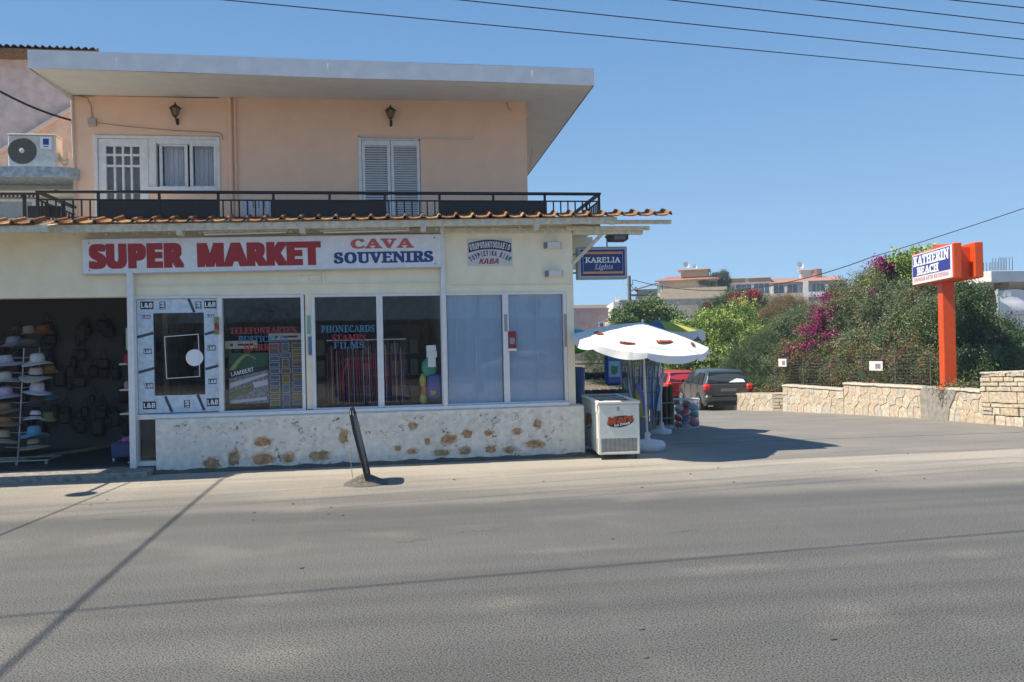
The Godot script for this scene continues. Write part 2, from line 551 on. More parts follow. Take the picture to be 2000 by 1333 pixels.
func make_building() -> Node3D:
	var B := thing("supermarket_building", "two storey supermarket with cream shop front, peach upper floor and flat overhanging roof", "building")
	var cream := mat("cream wall paint", Color(0.90, 0.825, 0.62), 0.85, 0.04, 0.4)
	var peach := mat("peach wall paint", Color(0.93, 0.63, 0.45), 0.88, 0.03, 0.3)
	var white := mat("white roof render", Color(0.85, 0.85, 0.85), 0.85, 0.06, 0.4, 0.15)
	var soffit := mat("grey soffit paint", Color(0.70, 0.70, 0.68), 0.9, 0.04, 0.4)
	var alu := mat("white aluminium", Color(0.80, 0.80, 0.80), 0.4, 0.05, 1.0)
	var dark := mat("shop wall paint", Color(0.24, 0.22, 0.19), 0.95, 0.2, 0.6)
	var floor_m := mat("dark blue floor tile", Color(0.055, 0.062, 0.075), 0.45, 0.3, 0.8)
	# ground floor walls
	for q in [[-9.5, 2.72, 2.60, 3.70, -0.24, 0.0], [-9.5, -8.3, 0.0, 2.60, -0.24, 0.0], [2.60, 2.72, 0.80, 2.60, -0.24, 0.0], [-1.44, -1.325, 0.86, 2.60, -0.2, -0.012],
			[2.52, 2.72, 0.0, 3.70, -9.0, -0.24], [-9.5, -9.3, 0.0, 3.70, -9.0, -0.24]]:
		part_box("wall", B, cream, q[0], q[1], q[2], q[3], q[4], q[5], 0.003)
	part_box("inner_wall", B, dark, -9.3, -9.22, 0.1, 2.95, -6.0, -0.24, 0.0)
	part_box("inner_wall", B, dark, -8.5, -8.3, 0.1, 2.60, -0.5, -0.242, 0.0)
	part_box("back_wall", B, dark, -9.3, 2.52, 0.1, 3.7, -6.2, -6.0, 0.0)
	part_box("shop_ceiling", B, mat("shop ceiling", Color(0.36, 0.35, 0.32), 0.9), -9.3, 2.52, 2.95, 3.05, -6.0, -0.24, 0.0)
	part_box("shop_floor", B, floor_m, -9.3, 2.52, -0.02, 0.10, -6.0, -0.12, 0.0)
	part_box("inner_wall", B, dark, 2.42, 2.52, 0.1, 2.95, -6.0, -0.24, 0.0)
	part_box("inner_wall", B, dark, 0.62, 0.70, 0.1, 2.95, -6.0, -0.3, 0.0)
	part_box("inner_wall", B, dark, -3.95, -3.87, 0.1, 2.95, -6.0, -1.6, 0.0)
	# threshold step
	part_box("threshold", B, mat("worn concrete", Color(0.33, 0.31, 0.28), 0.9, 0.3, 0.9, 0.4), -9.5, -3.62, -0.05, 0.085, -0.16, 0.50, 0.02)
	# plinth: whitewashed rubble with open cracks, bare brown stones showing through
	var plinth_top := part_box("plinth", B, mat("whitewash", Color(0.84, 0.81, 0.72), 0.9, 0.12, 0.8, 0.3), -3.60, 2.83, -0.05, 0.795, -0.24, 0.10, 0.012)
	var nz := FastNoiseLite.new()
	nz.seed = 5
	nz.frequency = 2.2
	nz.fractal_octaves = 3
	var ck := FastNoiseLite.new()
	ck.seed = 9
	ck.frequency = 2.6
	ck.fractal_type = FastNoiseLite.FRACTAL_RIDGED
	ck.fractal_octaves = 2
	var gt := FastNoiseLite.new()
	gt.seed = 31
	gt.frequency = 1.1
	var stones := [[-2.80, 0.11, 0.26, 0.17], [-2.49, 0.17, 0.17, 0.23], [-2.10, 0.15, 0.36, 0.17], [-1.71, 0.15, 0.19, 0.15], [-1.26, 0.16, 0.33, 0.15], [-2.08, 0.40, 0.27, 0.15], [-0.89, 0.43, 0.14, 0.23], [0.14, 0.56, 0.15, 0.12], [0.68, 0.34, 0.26, 0.15], [0.98, 0.40, 0.18, 0.15], [0.92, 0.15, 0.20, 0.12], [1.31, 0.41, 0.15, 0.09], [1.33, 0.16, 0.21, 0.12], [1.63, 0.14, 0.18, 0.12], [1.75, 0.42, 0.14, 0.11], [2.03, 0.21, 0.30, 0.13], [2.08, 0.53, 0.13, 0.14], [0.13, 0.17, 0.17, 0.09], [-0.10, 0.23, 0.11, 0.09], [0.58, 0.13, 0.27, 0.10], [0.36, 0.32, 0.09, 0.11]]
	var pl := MB.new()
	var rows := []
	var cols := []
	var nx := 520
	var ny := 62
	for i in ny + 1:
		var line := []
		var cl := []
		var y := -0.02 + 0.80 * i / ny
		for j in nx + 1:
			var x := -3.59 + 6.41 * j / nx
			var rough := smoothstep(-3.38, -3.28, x) * smoothstep(2.62, 2.42, x) * smoothstep(0.77, 0.70, y)
			var w := nz.get_noise_2d(x, y)
			var cv := ck.get_noise_2d(x * 0.9, y * 1.9)
			var mask := smoothstep(0.02, 0.3, gt.get_noise_2d(x * 1.4, y * 2.5) + 0.10 + 0.16 * smoothstep(0.5, 0.68, y))
			var crack := smoothstep(0.80, 0.93, cv) * mask * rough
			var pit := smoothstep(0.42, 0.52, nz.get_noise_2d(x * 3.1 + 7.0, y * 4.0)) * mask * rough
			var rim := 0.0
			for s in stones:
				if absf(x - s[0]) < s[2] and absf(y - s[1]) < s[3]:
					var d := sqrt(pow((x - s[0]) / (s[2] * 0.5), 2) + pow((y - s[1]) / (s[3] * 0.5), 2)) + w * 0.35
					rim = maxf(rim, smoothstep(1.42, 0.80, d + 0.5 * nz.get_noise_2d(x * 4.0, y * 4.0)))
			var h := 0.112 + rough * (w * 0.012) - crack * 0.022 - pit * 0.014 - rim * 0.009
			line.append(Vector3(x, y, h))
			var paint := Color(0.85, 0.815, 0.72).lerp(Color(0.76, 0.73, 0.655), clampf(0.5 + w * 1.2, 0, 1) * rough)
			paint = paint.lerp(Color(0.09, 0.08, 0.06), clampf(crack + pit, 0, 1) * 0.92)  # dirt in cracks and pits; its dark colour also paints in crevice shade
			paint = paint.lerp(Color(0.50, 0.34, 0.18), clampf(rim * (0.75 + 1.3 * w), 0.0, 0.85))
			var moss := smoothstep(0.16, 0.34, nz.get_noise_2d(x * 0.8 + 30.0, y * 1.2)) * smoothstep(-0.8, 0.2, x) * rough
			paint = paint.lerp(Color(0.50, 0.48, 0.38), moss * 0.25)
			cl.append(paint)
		rows.append(line)
		cols.append(cl)
	pl.grid(rows)
	for i in ny:
		for j in nx:
			var o := (i * nx + j) * 6
			pl.c[o] = cols[i][j]; pl.c[o + 1] = cols[i + 1][j + 1]; pl.c[o + 2] = cols[i][j + 1]
			pl.c[o + 3] = cols[i][j]; pl.c[o + 4] = cols[i + 1][j]; pl.c[o + 5] = cols[i + 1][j + 1]
	put("plinth_face", pl, tinted("flaking whitewash", 0.92, 0.10, 1.0), B)
	var r := RandomNumberGenerator.new()
	r.seed = 77
	var brown := [mat("bare stone ochre", Color(0.55, 0.36, 0.18), 0.95, 0.35, 1.2), mat("bare stone grey", Color(0.48, 0.36, 0.21), 0.95, 0.35, 1.2), mat("bare stone rust", Color(0.60, 0.34, 0.18), 0.95, 0.35, 1.2)]
	for k in stones.size():
		var s: Array = stones[k]
		var b := MB.new()
		b.prism(wobble_poly(s[0], s[1], s[2] * 0.80, s[3] * 0.80, r, 19, 0.26), 0.09, 0.1115 + r.randf_range(0, 0.002), 0.003)
		put("stone", b, brown[k % 3], plinth_top)
	# dark cement fillet smeared along the foot of the plinth
	var fl := MB.new()
	var f0 := []
	var f1 := []
	var f2 := []
	for k in 130:
		var x := -3.62 + 6.44 * k / 129.0
		var w := 0.012 * sin(k * 0.61) + 0.014 * nz.get_noise_2d(x * 2.0, 9.0)
		f0.append(Vector3(x, 0.002, 0.235 + w * 1.5))
		f1.append(Vector3(x, 0.028 + w * 0.4, 0.17))
		f2.append(Vector3(x, 0.052 + w, 0.095))
	fl.grid([f0, f1, f2])
	put("cement_fillet", fl, mat("dark cement", Color(0.12, 0.118, 0.11), 0.9, 0.3, 2.0), B)
	part_box("sill", B, alu, -3.62, 2.60, 0.797, 0.850, -0.15, 0.085, 0.006)

	# windows: white aluminium frames with one pane each
	var pane := glass("shop window glass", Color(0.05, 0.06, 0.06), 0.03)
	for q in [[-2.66, -1.49, 0.85, 2.58], [-1.31, -0.36, 0.85, 2.58], [-0.29, 0.62, 0.85, 2.58], [0.69, 1.59, 0.85, 2.58], [1.66, 2.56, 0.85, 2.58]]:
		var f := MB.new()
		f.lim(q[0] - 0.035, q[0] + 0.012, q[2], q[3] + 0.02, -0.10, 0.012, 0.004)
		f.lim(q[1] - 0.012, q[1] + 0.035, q[2], q[3] + 0.02, -0.10, 0.012, 0.004)
		f.lim(q[0] + 0.012, q[1] - 0.012, q[2], q[2] + 0.022, -0.10, 0.010, 0.004)
		f.lim(q[0] + 0.012, q[1] - 0.012, q[3] - 0.02, q[3] + 0.02, -0.10, 0.010, 0.004)
		var w := put("window", f, alu, B)
		var g := MB.new()
		g.quad(Vector3(q[0] + 0.012, q[2] + 0.022, -0.045), Vector3(q[1] - 0.012, q[2] + 0.022, -0.045), Vector3(q[1] - 0.012, q[3] - 0.02, -0.045), Vector3(q[0] + 0.012, q[3] - 0.02, -0.045))
		put("pane", g, pane, w)
		if q[0] > 0.5:                                        # closed venetian blinds
			var bl := MB.new()
			var y: float = q[2] + 0.03
			while y < q[3] - 0.03:
				bl.xf = Transform3D(Basis(Vector3.RIGHT, 1.05), Vector3((q[0] + q[1]) / 2, y, -0.075))
				bl.box(Vector3.ZERO, Vector3(q[1] - q[0] - 0.05, 0.0012, 0.028))
				y += 0.0225
			bl.xf = Transform3D()
			for t in [0.18, 0.52, 0.86]:
				var cx: float = lerpf(q[0], q[1], t)
				bl.lim(cx - 0.003, cx + 0.003, q[2] + 0.02, q[3] - 0.02, -0.062, -0.06)
			var bo := put("venetian_blind", bl, mat("blue grey blind", Color(0.46, 0.58, 0.72), 0.5, 0.05, 0.7), w)
			bo.set_meta("kind", "stuff")
	# door with printed sticker border
	var d := MB.new()
	d.lim(-3.945, -3.868, 0.10, 2.60, -0.10, 0.03, 0.005)
	d.lim(-2.715, -2.662, 0.85, 2.60, -0.10, 0.006, 0.004)
	d.lim(-3.868, -2.715, 2.565, 2.60, -0.10, 0.020, 0.004)
	d.lim(-3.868, -2.715, 0.785, 0.858, -0.10, 0.026, 0.004)
	d.lim(-3.868, -3.60, 0.10, 0.17, -0.10, 0.020, 0.004)
	var door := put("shop_door", d, alu, B)
	var dg := MB.new()
	dg.quad(Vector3(-3.868, 0.858, -0.03), Vector3(-2.715, 0.858, -0.03), Vector3(-2.715, 2.565, -0.03), Vector3(-3.868, 2.565, -0.03))
	dg.quad(Vector3(-3.868, 0.17, -0.03), Vector3(-3.60, 0.17, -0.03), Vector3(-3.60, 0.785, -0.03), Vector3(-3.868, 0.785, -0.03))
	put("pane", dg, pane, door)
	var ice := mat("pale blue print", Color(0.60, 0.72, 0.82), 0.35, 0.12, 1.2)
	var ink := mat("black print", Color(0.012, 0.013, 0.02), 0.4)
	var wht := mat("white print", Color(0.82, 0.84, 0.87), 0.4)
	var bandm := mat("dark diagonal print", Color(0.045, 0.055, 0.075), 0.4)
	# border strips on the inside of the glass
	for q in [[-3.862, -2.72, 2.352, 2.56], [-3.862, -2.72, 0.872, 1.13], [-3.862, -3.635, 1.13, 2.352], [-2.915, -2.72, 1.13, 2.352]]:
		part_box("sticker_border", door, ice, q[0], q[1], q[2], q[3], -0.028, -0.024, 0.0)
	for q in [[-3.72, 2.47, 0.185, 0.115, 0.0], [-2.82, 2.47, 0.175, 0.115, 0.0], [-3.71, 0.99, 0.185, 0.115, 0.0], [-2.81, 1.01, 0.175, 0.115, 0.0],
			[-3.50, 2.465, 0.115, 0.085, PI / 2], [-2.99, 2.46, 0.115, 0.085, PI / 2], [-3.18, 0.995, 0.115, 0.085, PI / 2],
			[-3.73, 2.30, 0.125, 0.055, 0.0], [-3.72, 1.79, 0.12, 0.08, 0.0], [-3.71, 1.28, 0.12, 0.08, 0.0], [-2.82, 2.30, 0.10, 0.045, 0.0], [-2.815, 1.82, 0.12, 0.08, 0.0], [-2.81, 1.32, 0.12, 0.08, 0.0]]:
		var bb := MB.new()
		bb.box(Vector3.ZERO, Vector3(q[2], q[3], 0.002))
		var lo := put("sticker_logo", bb, ink if q[2] > 0.15 else mat("navy print", Color(0.05, 0.075, 0.12), 0.4), door)
		lo.position = Vector3(q[0], q[1], -0.0225)
		lo.rotation.z = q[4]
		var tx := text("L&B", door, wht, Vector3(q[0], q[1], -0.0205), q[2] * 0.86, q[3] * 0.62, "Droid Sans", 700, 0.001, 0.0, 0.0, "sticker_lettering", q[4])
		tx.position.z = -0.0205
	for q in [[-3.09, 2.46, -1.2, 0.22], [-3.75, 2.03, 0.25, 0.235], [-3.74, 1.51, 0.25, 0.235], [-2.81, 2.05, 0.25, 0.2], [-2.81, 1.53, 0.25, 0.2], [-3.44, 1.0, -1.2, 0.25], [-2.98, 1.01, -1.2, 0.25]]:
		var bb := MB.new()
		bb.box(Vector3.ZERO, Vector3(q[3], 0.04, 0.002))
		var o := put("sticker_band", bb, bandm, door)
		o.position = Vector3(q[0], q[1], -0.0226)
		o.rotation.z = q[2]
	var ds := MB.new()
	ds.lathe([[0.0, 0.0], [0.125, 0.0], [0.125, 0.002], [0.0, 0.002]], 28)
	var disc := put("round_sticker", ds, wht, door)
	disc.position = Vector3(-3.06, 1.68, -0.026)
	disc.rotation.x = PI / 2
	var ol := MB.new()
	ol.tube([Vector3(-3.46, 1.38, -0.022), Vector3(-3.48, 2.0, -0.022), Vector3(-3.00, 2.03, -0.022), Vector3(-2.99, 1.40, -0.022), Vector3(-3.46, 1.38, -0.022)], 0.006, 5)
	put("outline_sticker", ol, wht, door)
	# push handles and small stickers on the frames
	var blue := mat("blue handle sticker", Color(0.06, 0.16, 0.34), 0.35)
	part_box("handle_plate", door, blue, -3.935, -3.885, 1.42, 1.70, 0.03, 0.045, 0.003)
	part_box("handle_plate", B, blue, -1.40, -1.355, 1.68, 1.96, -0.012, 0.012, 0.003)
	part_box("frame_sticker", B, mat("sea green sticker", Color(0.22, 0.42, 0.36), 0.5), -1.415, -1.36, 2.00, 2.28, -0.012, -0.006, 0.0)
	part_box("frame_sticker", door, mat("pale green sticker", Color(0.36, 0.48, 0.36), 0.5), -4.02, -3.95, 1.82, 2.14, -0.02, -0.014, 0.0)
	for q in [[2.02, 2.10, Color(0.45, 0.36, 0.08)], [2.10, 2.19, Color(0.50, 0.06, 0.03)], [2.19, 2.28, Color(0.40, 0.42, 0.12)]]:
		part_box("ice_cream_sticker", door, mat("food sticker %d" % int(q[0] * 100), q[2], 0.5, 0.6, 9.0), -2.76, -2.655, q[0], q[1], 0.008, 0.012, 0.0)
	part_box("frame_sticker", B, mat("grey sticker", Color(0.3, 0.3, 0.3), 0.5), 1.60, 1.65, 1.98, 2.25, 0.012, 0.016, 0.0)
	part_box("frame_sticker", B, mat("striped sticker", Color(0.38, 0.28, 0.30), 0.5), 2.555, 2.595, 1.72, 2.24, 0.012, 0.016, 0.0)
	part_box("note_sticker", B, mat("red note", Color(0.42, 0.03, 0.03), 0.5, 0.5, 8.0), 1.655, 1.78, 1.71, 1.98, 0.013, 0.018, 0.0)
	part_box("note_sticker", B, wht, 1.655, 1.785, 1.675, 1.71, 0.013, 0.018, 0.0)
	part_box("note_sticker", B, mat("note photo", Color(0.5, 0.5, 0.5), 0.5, 0.6, 12.0), 1.68, 1.76, 1.78, 1.88, 0.018, 0.021, 0.0)
	# posts in front of the wall
	part_box("post", B, alu, -3.958, -3.87, 0.085, 2.96, 0.03, 0.11, 0.006)
	part_box("post", B, alu, 0.622, 0.686, 0.85, 3.62, 0.012, 0.075, 0.005)
	# lines of trunking and blanked vents on the band above the windows
	part_box("cable_trunking", B, cream, -1.165, -1.135, 2.74, 2.95, 0.0, 0.02, 0.003)
	part_box("cable_trunking", B, cream, -3.85, 0.60, 2.735, 2.757, 0.0, 0.014, 0.003)
	part_box("cable_trunking", B, cream, 0.69, 2.70, 2.685, 2.71, 0.0, 0.014, 0.003)
	part_box("blank_vent", B, cream, -1.56, -1.37, 2.80, 2.88, 0.0, 0.012, 0.004)
	part_box("blank_vent", B, cream, -1.365, -1.19, 2.81, 2.89, 0.0, 0.012, 0.004)

	# upper floor
	for q in [[-5.22, -4.87, 3.8, 5.96], [-2.92, -0.63, 3.8, 6.0], [0.385, 2.24, 3.8, 6.02], [-4.87, -2.92, 5.34, 5.97], [-4.06, -2.92, 3.8, 4.43], [-0.63, 0.385, 5.34, 6.01]]:
		part_box("upper_wall", B, peach, q[0], q[1], q[2], q[3], -1.60, -1.35, 0.0)
	part_box("upper_wall", B, peach, 1.99, 2.24, 3.8, 6.02, -9.0, -1.60, 0.0)
	part_box("upper_wall", B, peach, -5.22, -4.97, 3.8, 6.02, -9.0, -1.60, 0.0)
	part_box("upper_wall", B, peach, -4.97, 1.99, 3.8, 6.02, -9.0, -8.8, 0.0)
	part_box("inner_wall", B, dark, -4.97, 1.99, 3.8, 6.0, -3.2, -3.1, 0.0)
	# flat roof with deep eaves; its soffit rises a little towards the wall
	var rf := MB.new()
	var a := Vector3(-5.205, 6.136, 0.21)
	var b2 := Vector3(3.083, 6.080, 0.21)
	var a0 := Vector3(-5.20, 5.869, 0.21)
	var b0 := Vector3(3.085, 5.813, 0.21)
	var back := Vector3(0, 0.02, -9.5)
	rf.grid([[a0, a0.lerp(b0, 0.25) + Vector3(0, 0.006, 0), a0.lerp(b0, 0.5) - Vector3(0, 0.004, 0), a0.lerp(b0, 0.75) + Vector3(0, 0.005, 0), b0], [a, a.lerp(b2, 0.25) + Vector3(0, 0.004, 0), a.lerp(b2, 0.5), a.lerp(b2, 0.75) - Vector3(0, 0.004, 0), b2]])
	rf.quad(a, b2, b2 + back, a + back)
	rf.quad(b0, b0 + back, b2 + back, b2)
	rf.quad(a0 + back, a0, a, a + back)
	rf.quad(b0 + back, a0 + back, a + back, b2 + back)
	var roof := put("roof", rf, white, B)
	var sf := MB.new()
	var wl := Vector3(-5.23, 5.972, -1.35)
	var wr := Vector3(2.235, 6.016, -1.35)
	sf.quad(a0 + Vector3(0.02, 0.006, -0.02), wl, wr, b0 + Vector3(-0.02, 0.006, -0.02))
	sf.quad(b0 + Vector3(-0.02, 0.006, -0.02), wr, wr + Vector3(0, 0, -8.1), b0 + Vector3(-0.02, 0.03, -9.45))
	put("soffit", sf, soffit, roof)
	# little dents and runs in the render of the fascia
	for q in [[-1.0, 0.10, 0.03], [2.1, 0.12, 0.02], [-4.0, 0.08, 0.02], [1.2, 0.15, 0.015]]:
		var dr := MB.new()
		dr.prism(wobble_poly(q[0], 5.98 - 0.006 * q[0], q[2], q[1], r, 9, 0.35), 0.205, 0.215, 0.004)
		put("render_lump", dr, white, roof)
	# balcony slab
	part_box("balcony_slab", B, mat("pale balcony tile", Color(0.70, 0.66, 0.58), 0.6), -5.3, 3.20, 3.60, 3.72, -1.35, -0.06, 0.006)
	part_box("balcony_slab", B, cream, 2.24, 3.20, 3.60, 3.72, -7.0, -1.352, 0.006)
	part_box("side_beam", B, cream, 2.72, 3.30, 3.06, 3.60, -1.25, -1.0, 0.006)

	# balcony door with small panes, and the window beside it
	var vin := mat("white painted joinery", Color(0.82, 0.82, 0.82), 0.45, 0.06, 1.0)
	var curt := mat("net curtain", Color(0.62, 0.63, 0.68), 0.9)
	curt.backlight_enabled = true
	curt.backlight = Color(0.3, 0.3, 0.33)
	var up_pane := glass("upper window glass", Color(0.05, 0.06, 0.06), 0.03)
	var of := MB.new()
	of.lim(-4.885, -4.835, 3.8, 5.33, -1.46, -1.33, 0.005)
	of.lim(-4.835, -2.92, 5.285, 5.33, -1.46, -1.33, 0.005)
	of.lim(-4.09, -4.05, 3.8, 5.285, -1.46, -1.332, 0.005)
	of.lim(-2.97, -2.92, 4.42, 5.285, -1.46, -1.33, 0.005)
	of.lim(-4.05, -2.97, 4.42, 4.49, -1.46, -1.31, 0.005)
	of.lim(-4.05, -3.93, 4.49, 5.285, -1.46, -1.345, 0.005)
	of.lim(-3.93, -2.97, 5.21, 5.285, -1.46, -1.36, 0.005)
	put("window_frame", of, vin, B)
	var dl := MB.new()
	dl.lim(-4.83, -4.715, 3.85, 5.28, -1.43, -1.37, 0.004)
	dl.lim(-4.195, -4.095, 3.85, 5.28, -1.43, -1.37, 0.004)
	dl.lim(-4.715, -4.195, 5.16, 5.28, -1.43, -1.37, 0.004)
	dl.lim(-4.715, -4.195, 3.85, 4.0, -1.43, -1.37, 0.004)
	for x in [-4.585, -4.455, -4.325]: dl.lim(x - 0.016, x + 0.016, 4.0, 5.16, -1.425, -1.375, 0.003)
	for y in [5.02, 4.84, 4.42, 4.2]: dl.lim(-4.715, -4.195, y - 0.016, y + 0.016, -1.424, -1.376, 0.003)
	var bd := put("balcony_door", dl, vin, B)
	for x in [-4.65, -4.52, -4.39, -4.26]:
		for q in [[5.036, 5.16], [4.856, 5.004], [4.436, 4.824], [4.216, 4.404], [4.0, 4.184]]:
			var g := MB.new()
			g.quad(Vector3(x - 0.06, q[0], -1.40), Vector3(x + 0.06, q[0], -1.40), Vector3(x + 0.06, q[1], -1.40), Vector3(x - 0.06, q[1], -1.40))
			put("pane", g, up_pane, bd)
	part_box("door_backing", bd, mat("grey door blind", Color(0.22, 0.22, 0.21), 0.9), -4.83, -4.1, 3.85, 5.28, -1.5, -1.48, 0.0)
	for q in [[-3.90, -3.45, -1.41], [-3.41, -2.98, -1.38]]:
		var f := MB.new()
		f.lim(q[0], q[0] + 0.05, 4.49, 5.21, q[2] - 0.03, q[2], 0.004)
		f.lim(q[1] - 0.05, q[1], 4.49, 5.21, q[2] - 0.03, q[2], 0.004)
		f.lim(q[0] + 0.05, q[1] - 0.05, 4.49, 4.52, q[2] - 0.03, q[2], 0.004)
		f.lim(q[0] + 0.05, q[1] - 0.05, 5.18, 5.21, q[2] - 0.03, q[2], 0.004)
		var s := put("window_sash", f, vin, B)
		var g := MB.new()
		g.quad(Vector3(q[0] + 0.05, 4.52, q[2] - 0.015), Vector3(q[1] - 0.05, 4.52, q[2] - 0.015), Vector3(q[1] - 0.05, 5.18, q[2] - 0.015), Vector3(q[0] + 0.05, 5.18, q[2] - 0.015))
		put("pane", g, up_pane, s)
		var cu := MB.new()
		var lo := []
		var hi := []
		for k in 61:
			var x: float = lerpf(q[0] + 0.05, q[1] - 0.05, k / 60.0)
			var dz := 0.016 * sin(k * 0.9) + 0.01 * sin(k * 0.37 + 1.0)
			lo.append(Vector3(x, 4.5, -1.53 + dz))
			hi.append(Vector3(x, 5.22, -1.53 + dz * 0.7))
		cu.grid([lo, hi])
		put("curtain", cu, curt, s)
	# louvred shutters
	var sh := MB.new()
	sh.lim(-0.66, -0.605, 3.8, 5.37, -1.42, -1.325, 0.005)
	sh.lim(-0.605, 0.36, 5.31, 5.335, -1.42, -1.325, 0.005)
	var sfm := put("shutter_frame", sh, vin, B)
	for q in [[-0.60, -0.125], [-0.115, 0.375]]:
		var f := MB.new()
		f.lim(q[0], q[0] + 0.05, 3.85, 5.305, -1.385, -1.335, 0.004)
		f.lim(q[1] - 0.05, q[1], 3.85, 5.305, -1.385, -1.335, 0.004)
		f.lim(q[0] + 0.05, q[1] - 0.05, 5.22, 5.305, -1.385, -1.335, 0.004)
		f.lim(q[0] + 0.05, q[1] - 0.05, 3.85, 3.93, -1.385, -1.335, 0.004)
		var leaf := put("shutter_leaf", f, vin, sfm)
		var lv := MB.new()
		var y := 3.95
		while y < 5.21:
			lv.xf = Transform3D(Basis(Vector3.RIGHT, 0.75), Vector3((q[0] + q[1]) / 2, y, -1.36))
			lv.box(Vector3.ZERO, Vector3(q[1] - q[0] - 0.1, 0.007, 0.05), 0.002)
			y += 0.0405
		lv.xf = Transform3D()
		put("louvre_slats", lv, vin, leaf).set_meta("kind", "stuff")
	part_box("shutter_backing", B, dark, -0.63, 0.385, 3.8, 5.34, -1.60, -1.50, 0.0)
	part_box("cable_cover", B, mat("cable cover", Color(0.72, 0.58, 0.48), 0.6), -0.66, 1.30, 5.345, 5.385, -1.35, -1.325, 0.004)
	# pipes and wires on the peach wall
	var pp := MB.new()
	pp.rod(Vector3(-2.74, 3.8, -1.315), Vector3(-2.74, 6.0, -1.315), 0.028, 0.028, 10)
	pp.rod(Vector3(-2.665, 3.8, -1.325), Vector3(-2.665, 6.0, -1.325), 0.018, 0.018, 10)
	put("drainpipe", pp, peach, B)
	var sleeve := mat("aged wire sleeve", Color(0.40, 0.27, 0.19), 0.7)
	for line in [[Vector3(-4.82, 5.53, -1.335), Vector3(-4.3, 5.47, -1.335), Vector3(-3.6, 5.42, -1.335), Vector3(-2.95, 5.40, -1.335), Vector3(-2.87, 5.36, -1.335), Vector3(-2.87, 5.28, -1.335)],
		[Vector3(-5.12, 5.96, -1.335), Vector3(-4.97, 5.93, -1.335), Vector3(-4.91, 5.80, -1.335), Vector3(-4.90, 5.58, -1.335)],
		[Vector3(1.90, 6.0, -1.34), Vector3(1.93, 5.9, -1.34), Vector3(1.98, 5.86, -1.34)],
		[Vector3(2.62, 5.62, -3.0), Vector3(2.55, 5.2, -3.0), Vector3(2.35, 4.95, -2.6), Vector3(2.26, 4.9, -1.7)]]:
		var wr2 := MB.new()
		wr2.tube(line, 0.0065, 5)
		put("wire", wr2, sleeve, B)
	part_box("junction_box", B, mat("grey box", Color(0.42, 0.40, 0.34), 0.6), -4.95, -4.83, 5.47, 5.59, -1.35, -1.27, 0.006)
	part_box("junction_box", B, mat("cable cover", Color(), 0.6), 2.235, 2.28, 5.76, 5.92, -1.46, -1.38, 0.006)
	var pi := MB.new()
	pi.tube([Vector3(-5.20, 5.97, -1.32), Vector3(-5.195, 5.3, -1.32), Vector3(-5.18, 4.6, -1.32), Vector3(-5.17, 3.9, -1.32)], 0.022, 8)
	put("drainpipe", pi, mat("pale pipe", Color(0.62, 0.52, 0.45), 0.6), B)
	return B

func eave(x: float) -> float:                     # the tiled canopy sags a little towards its left end
	return 3.680 + 0.0146 * x if x > -5.05 else 3.618 + 0.0146 * x

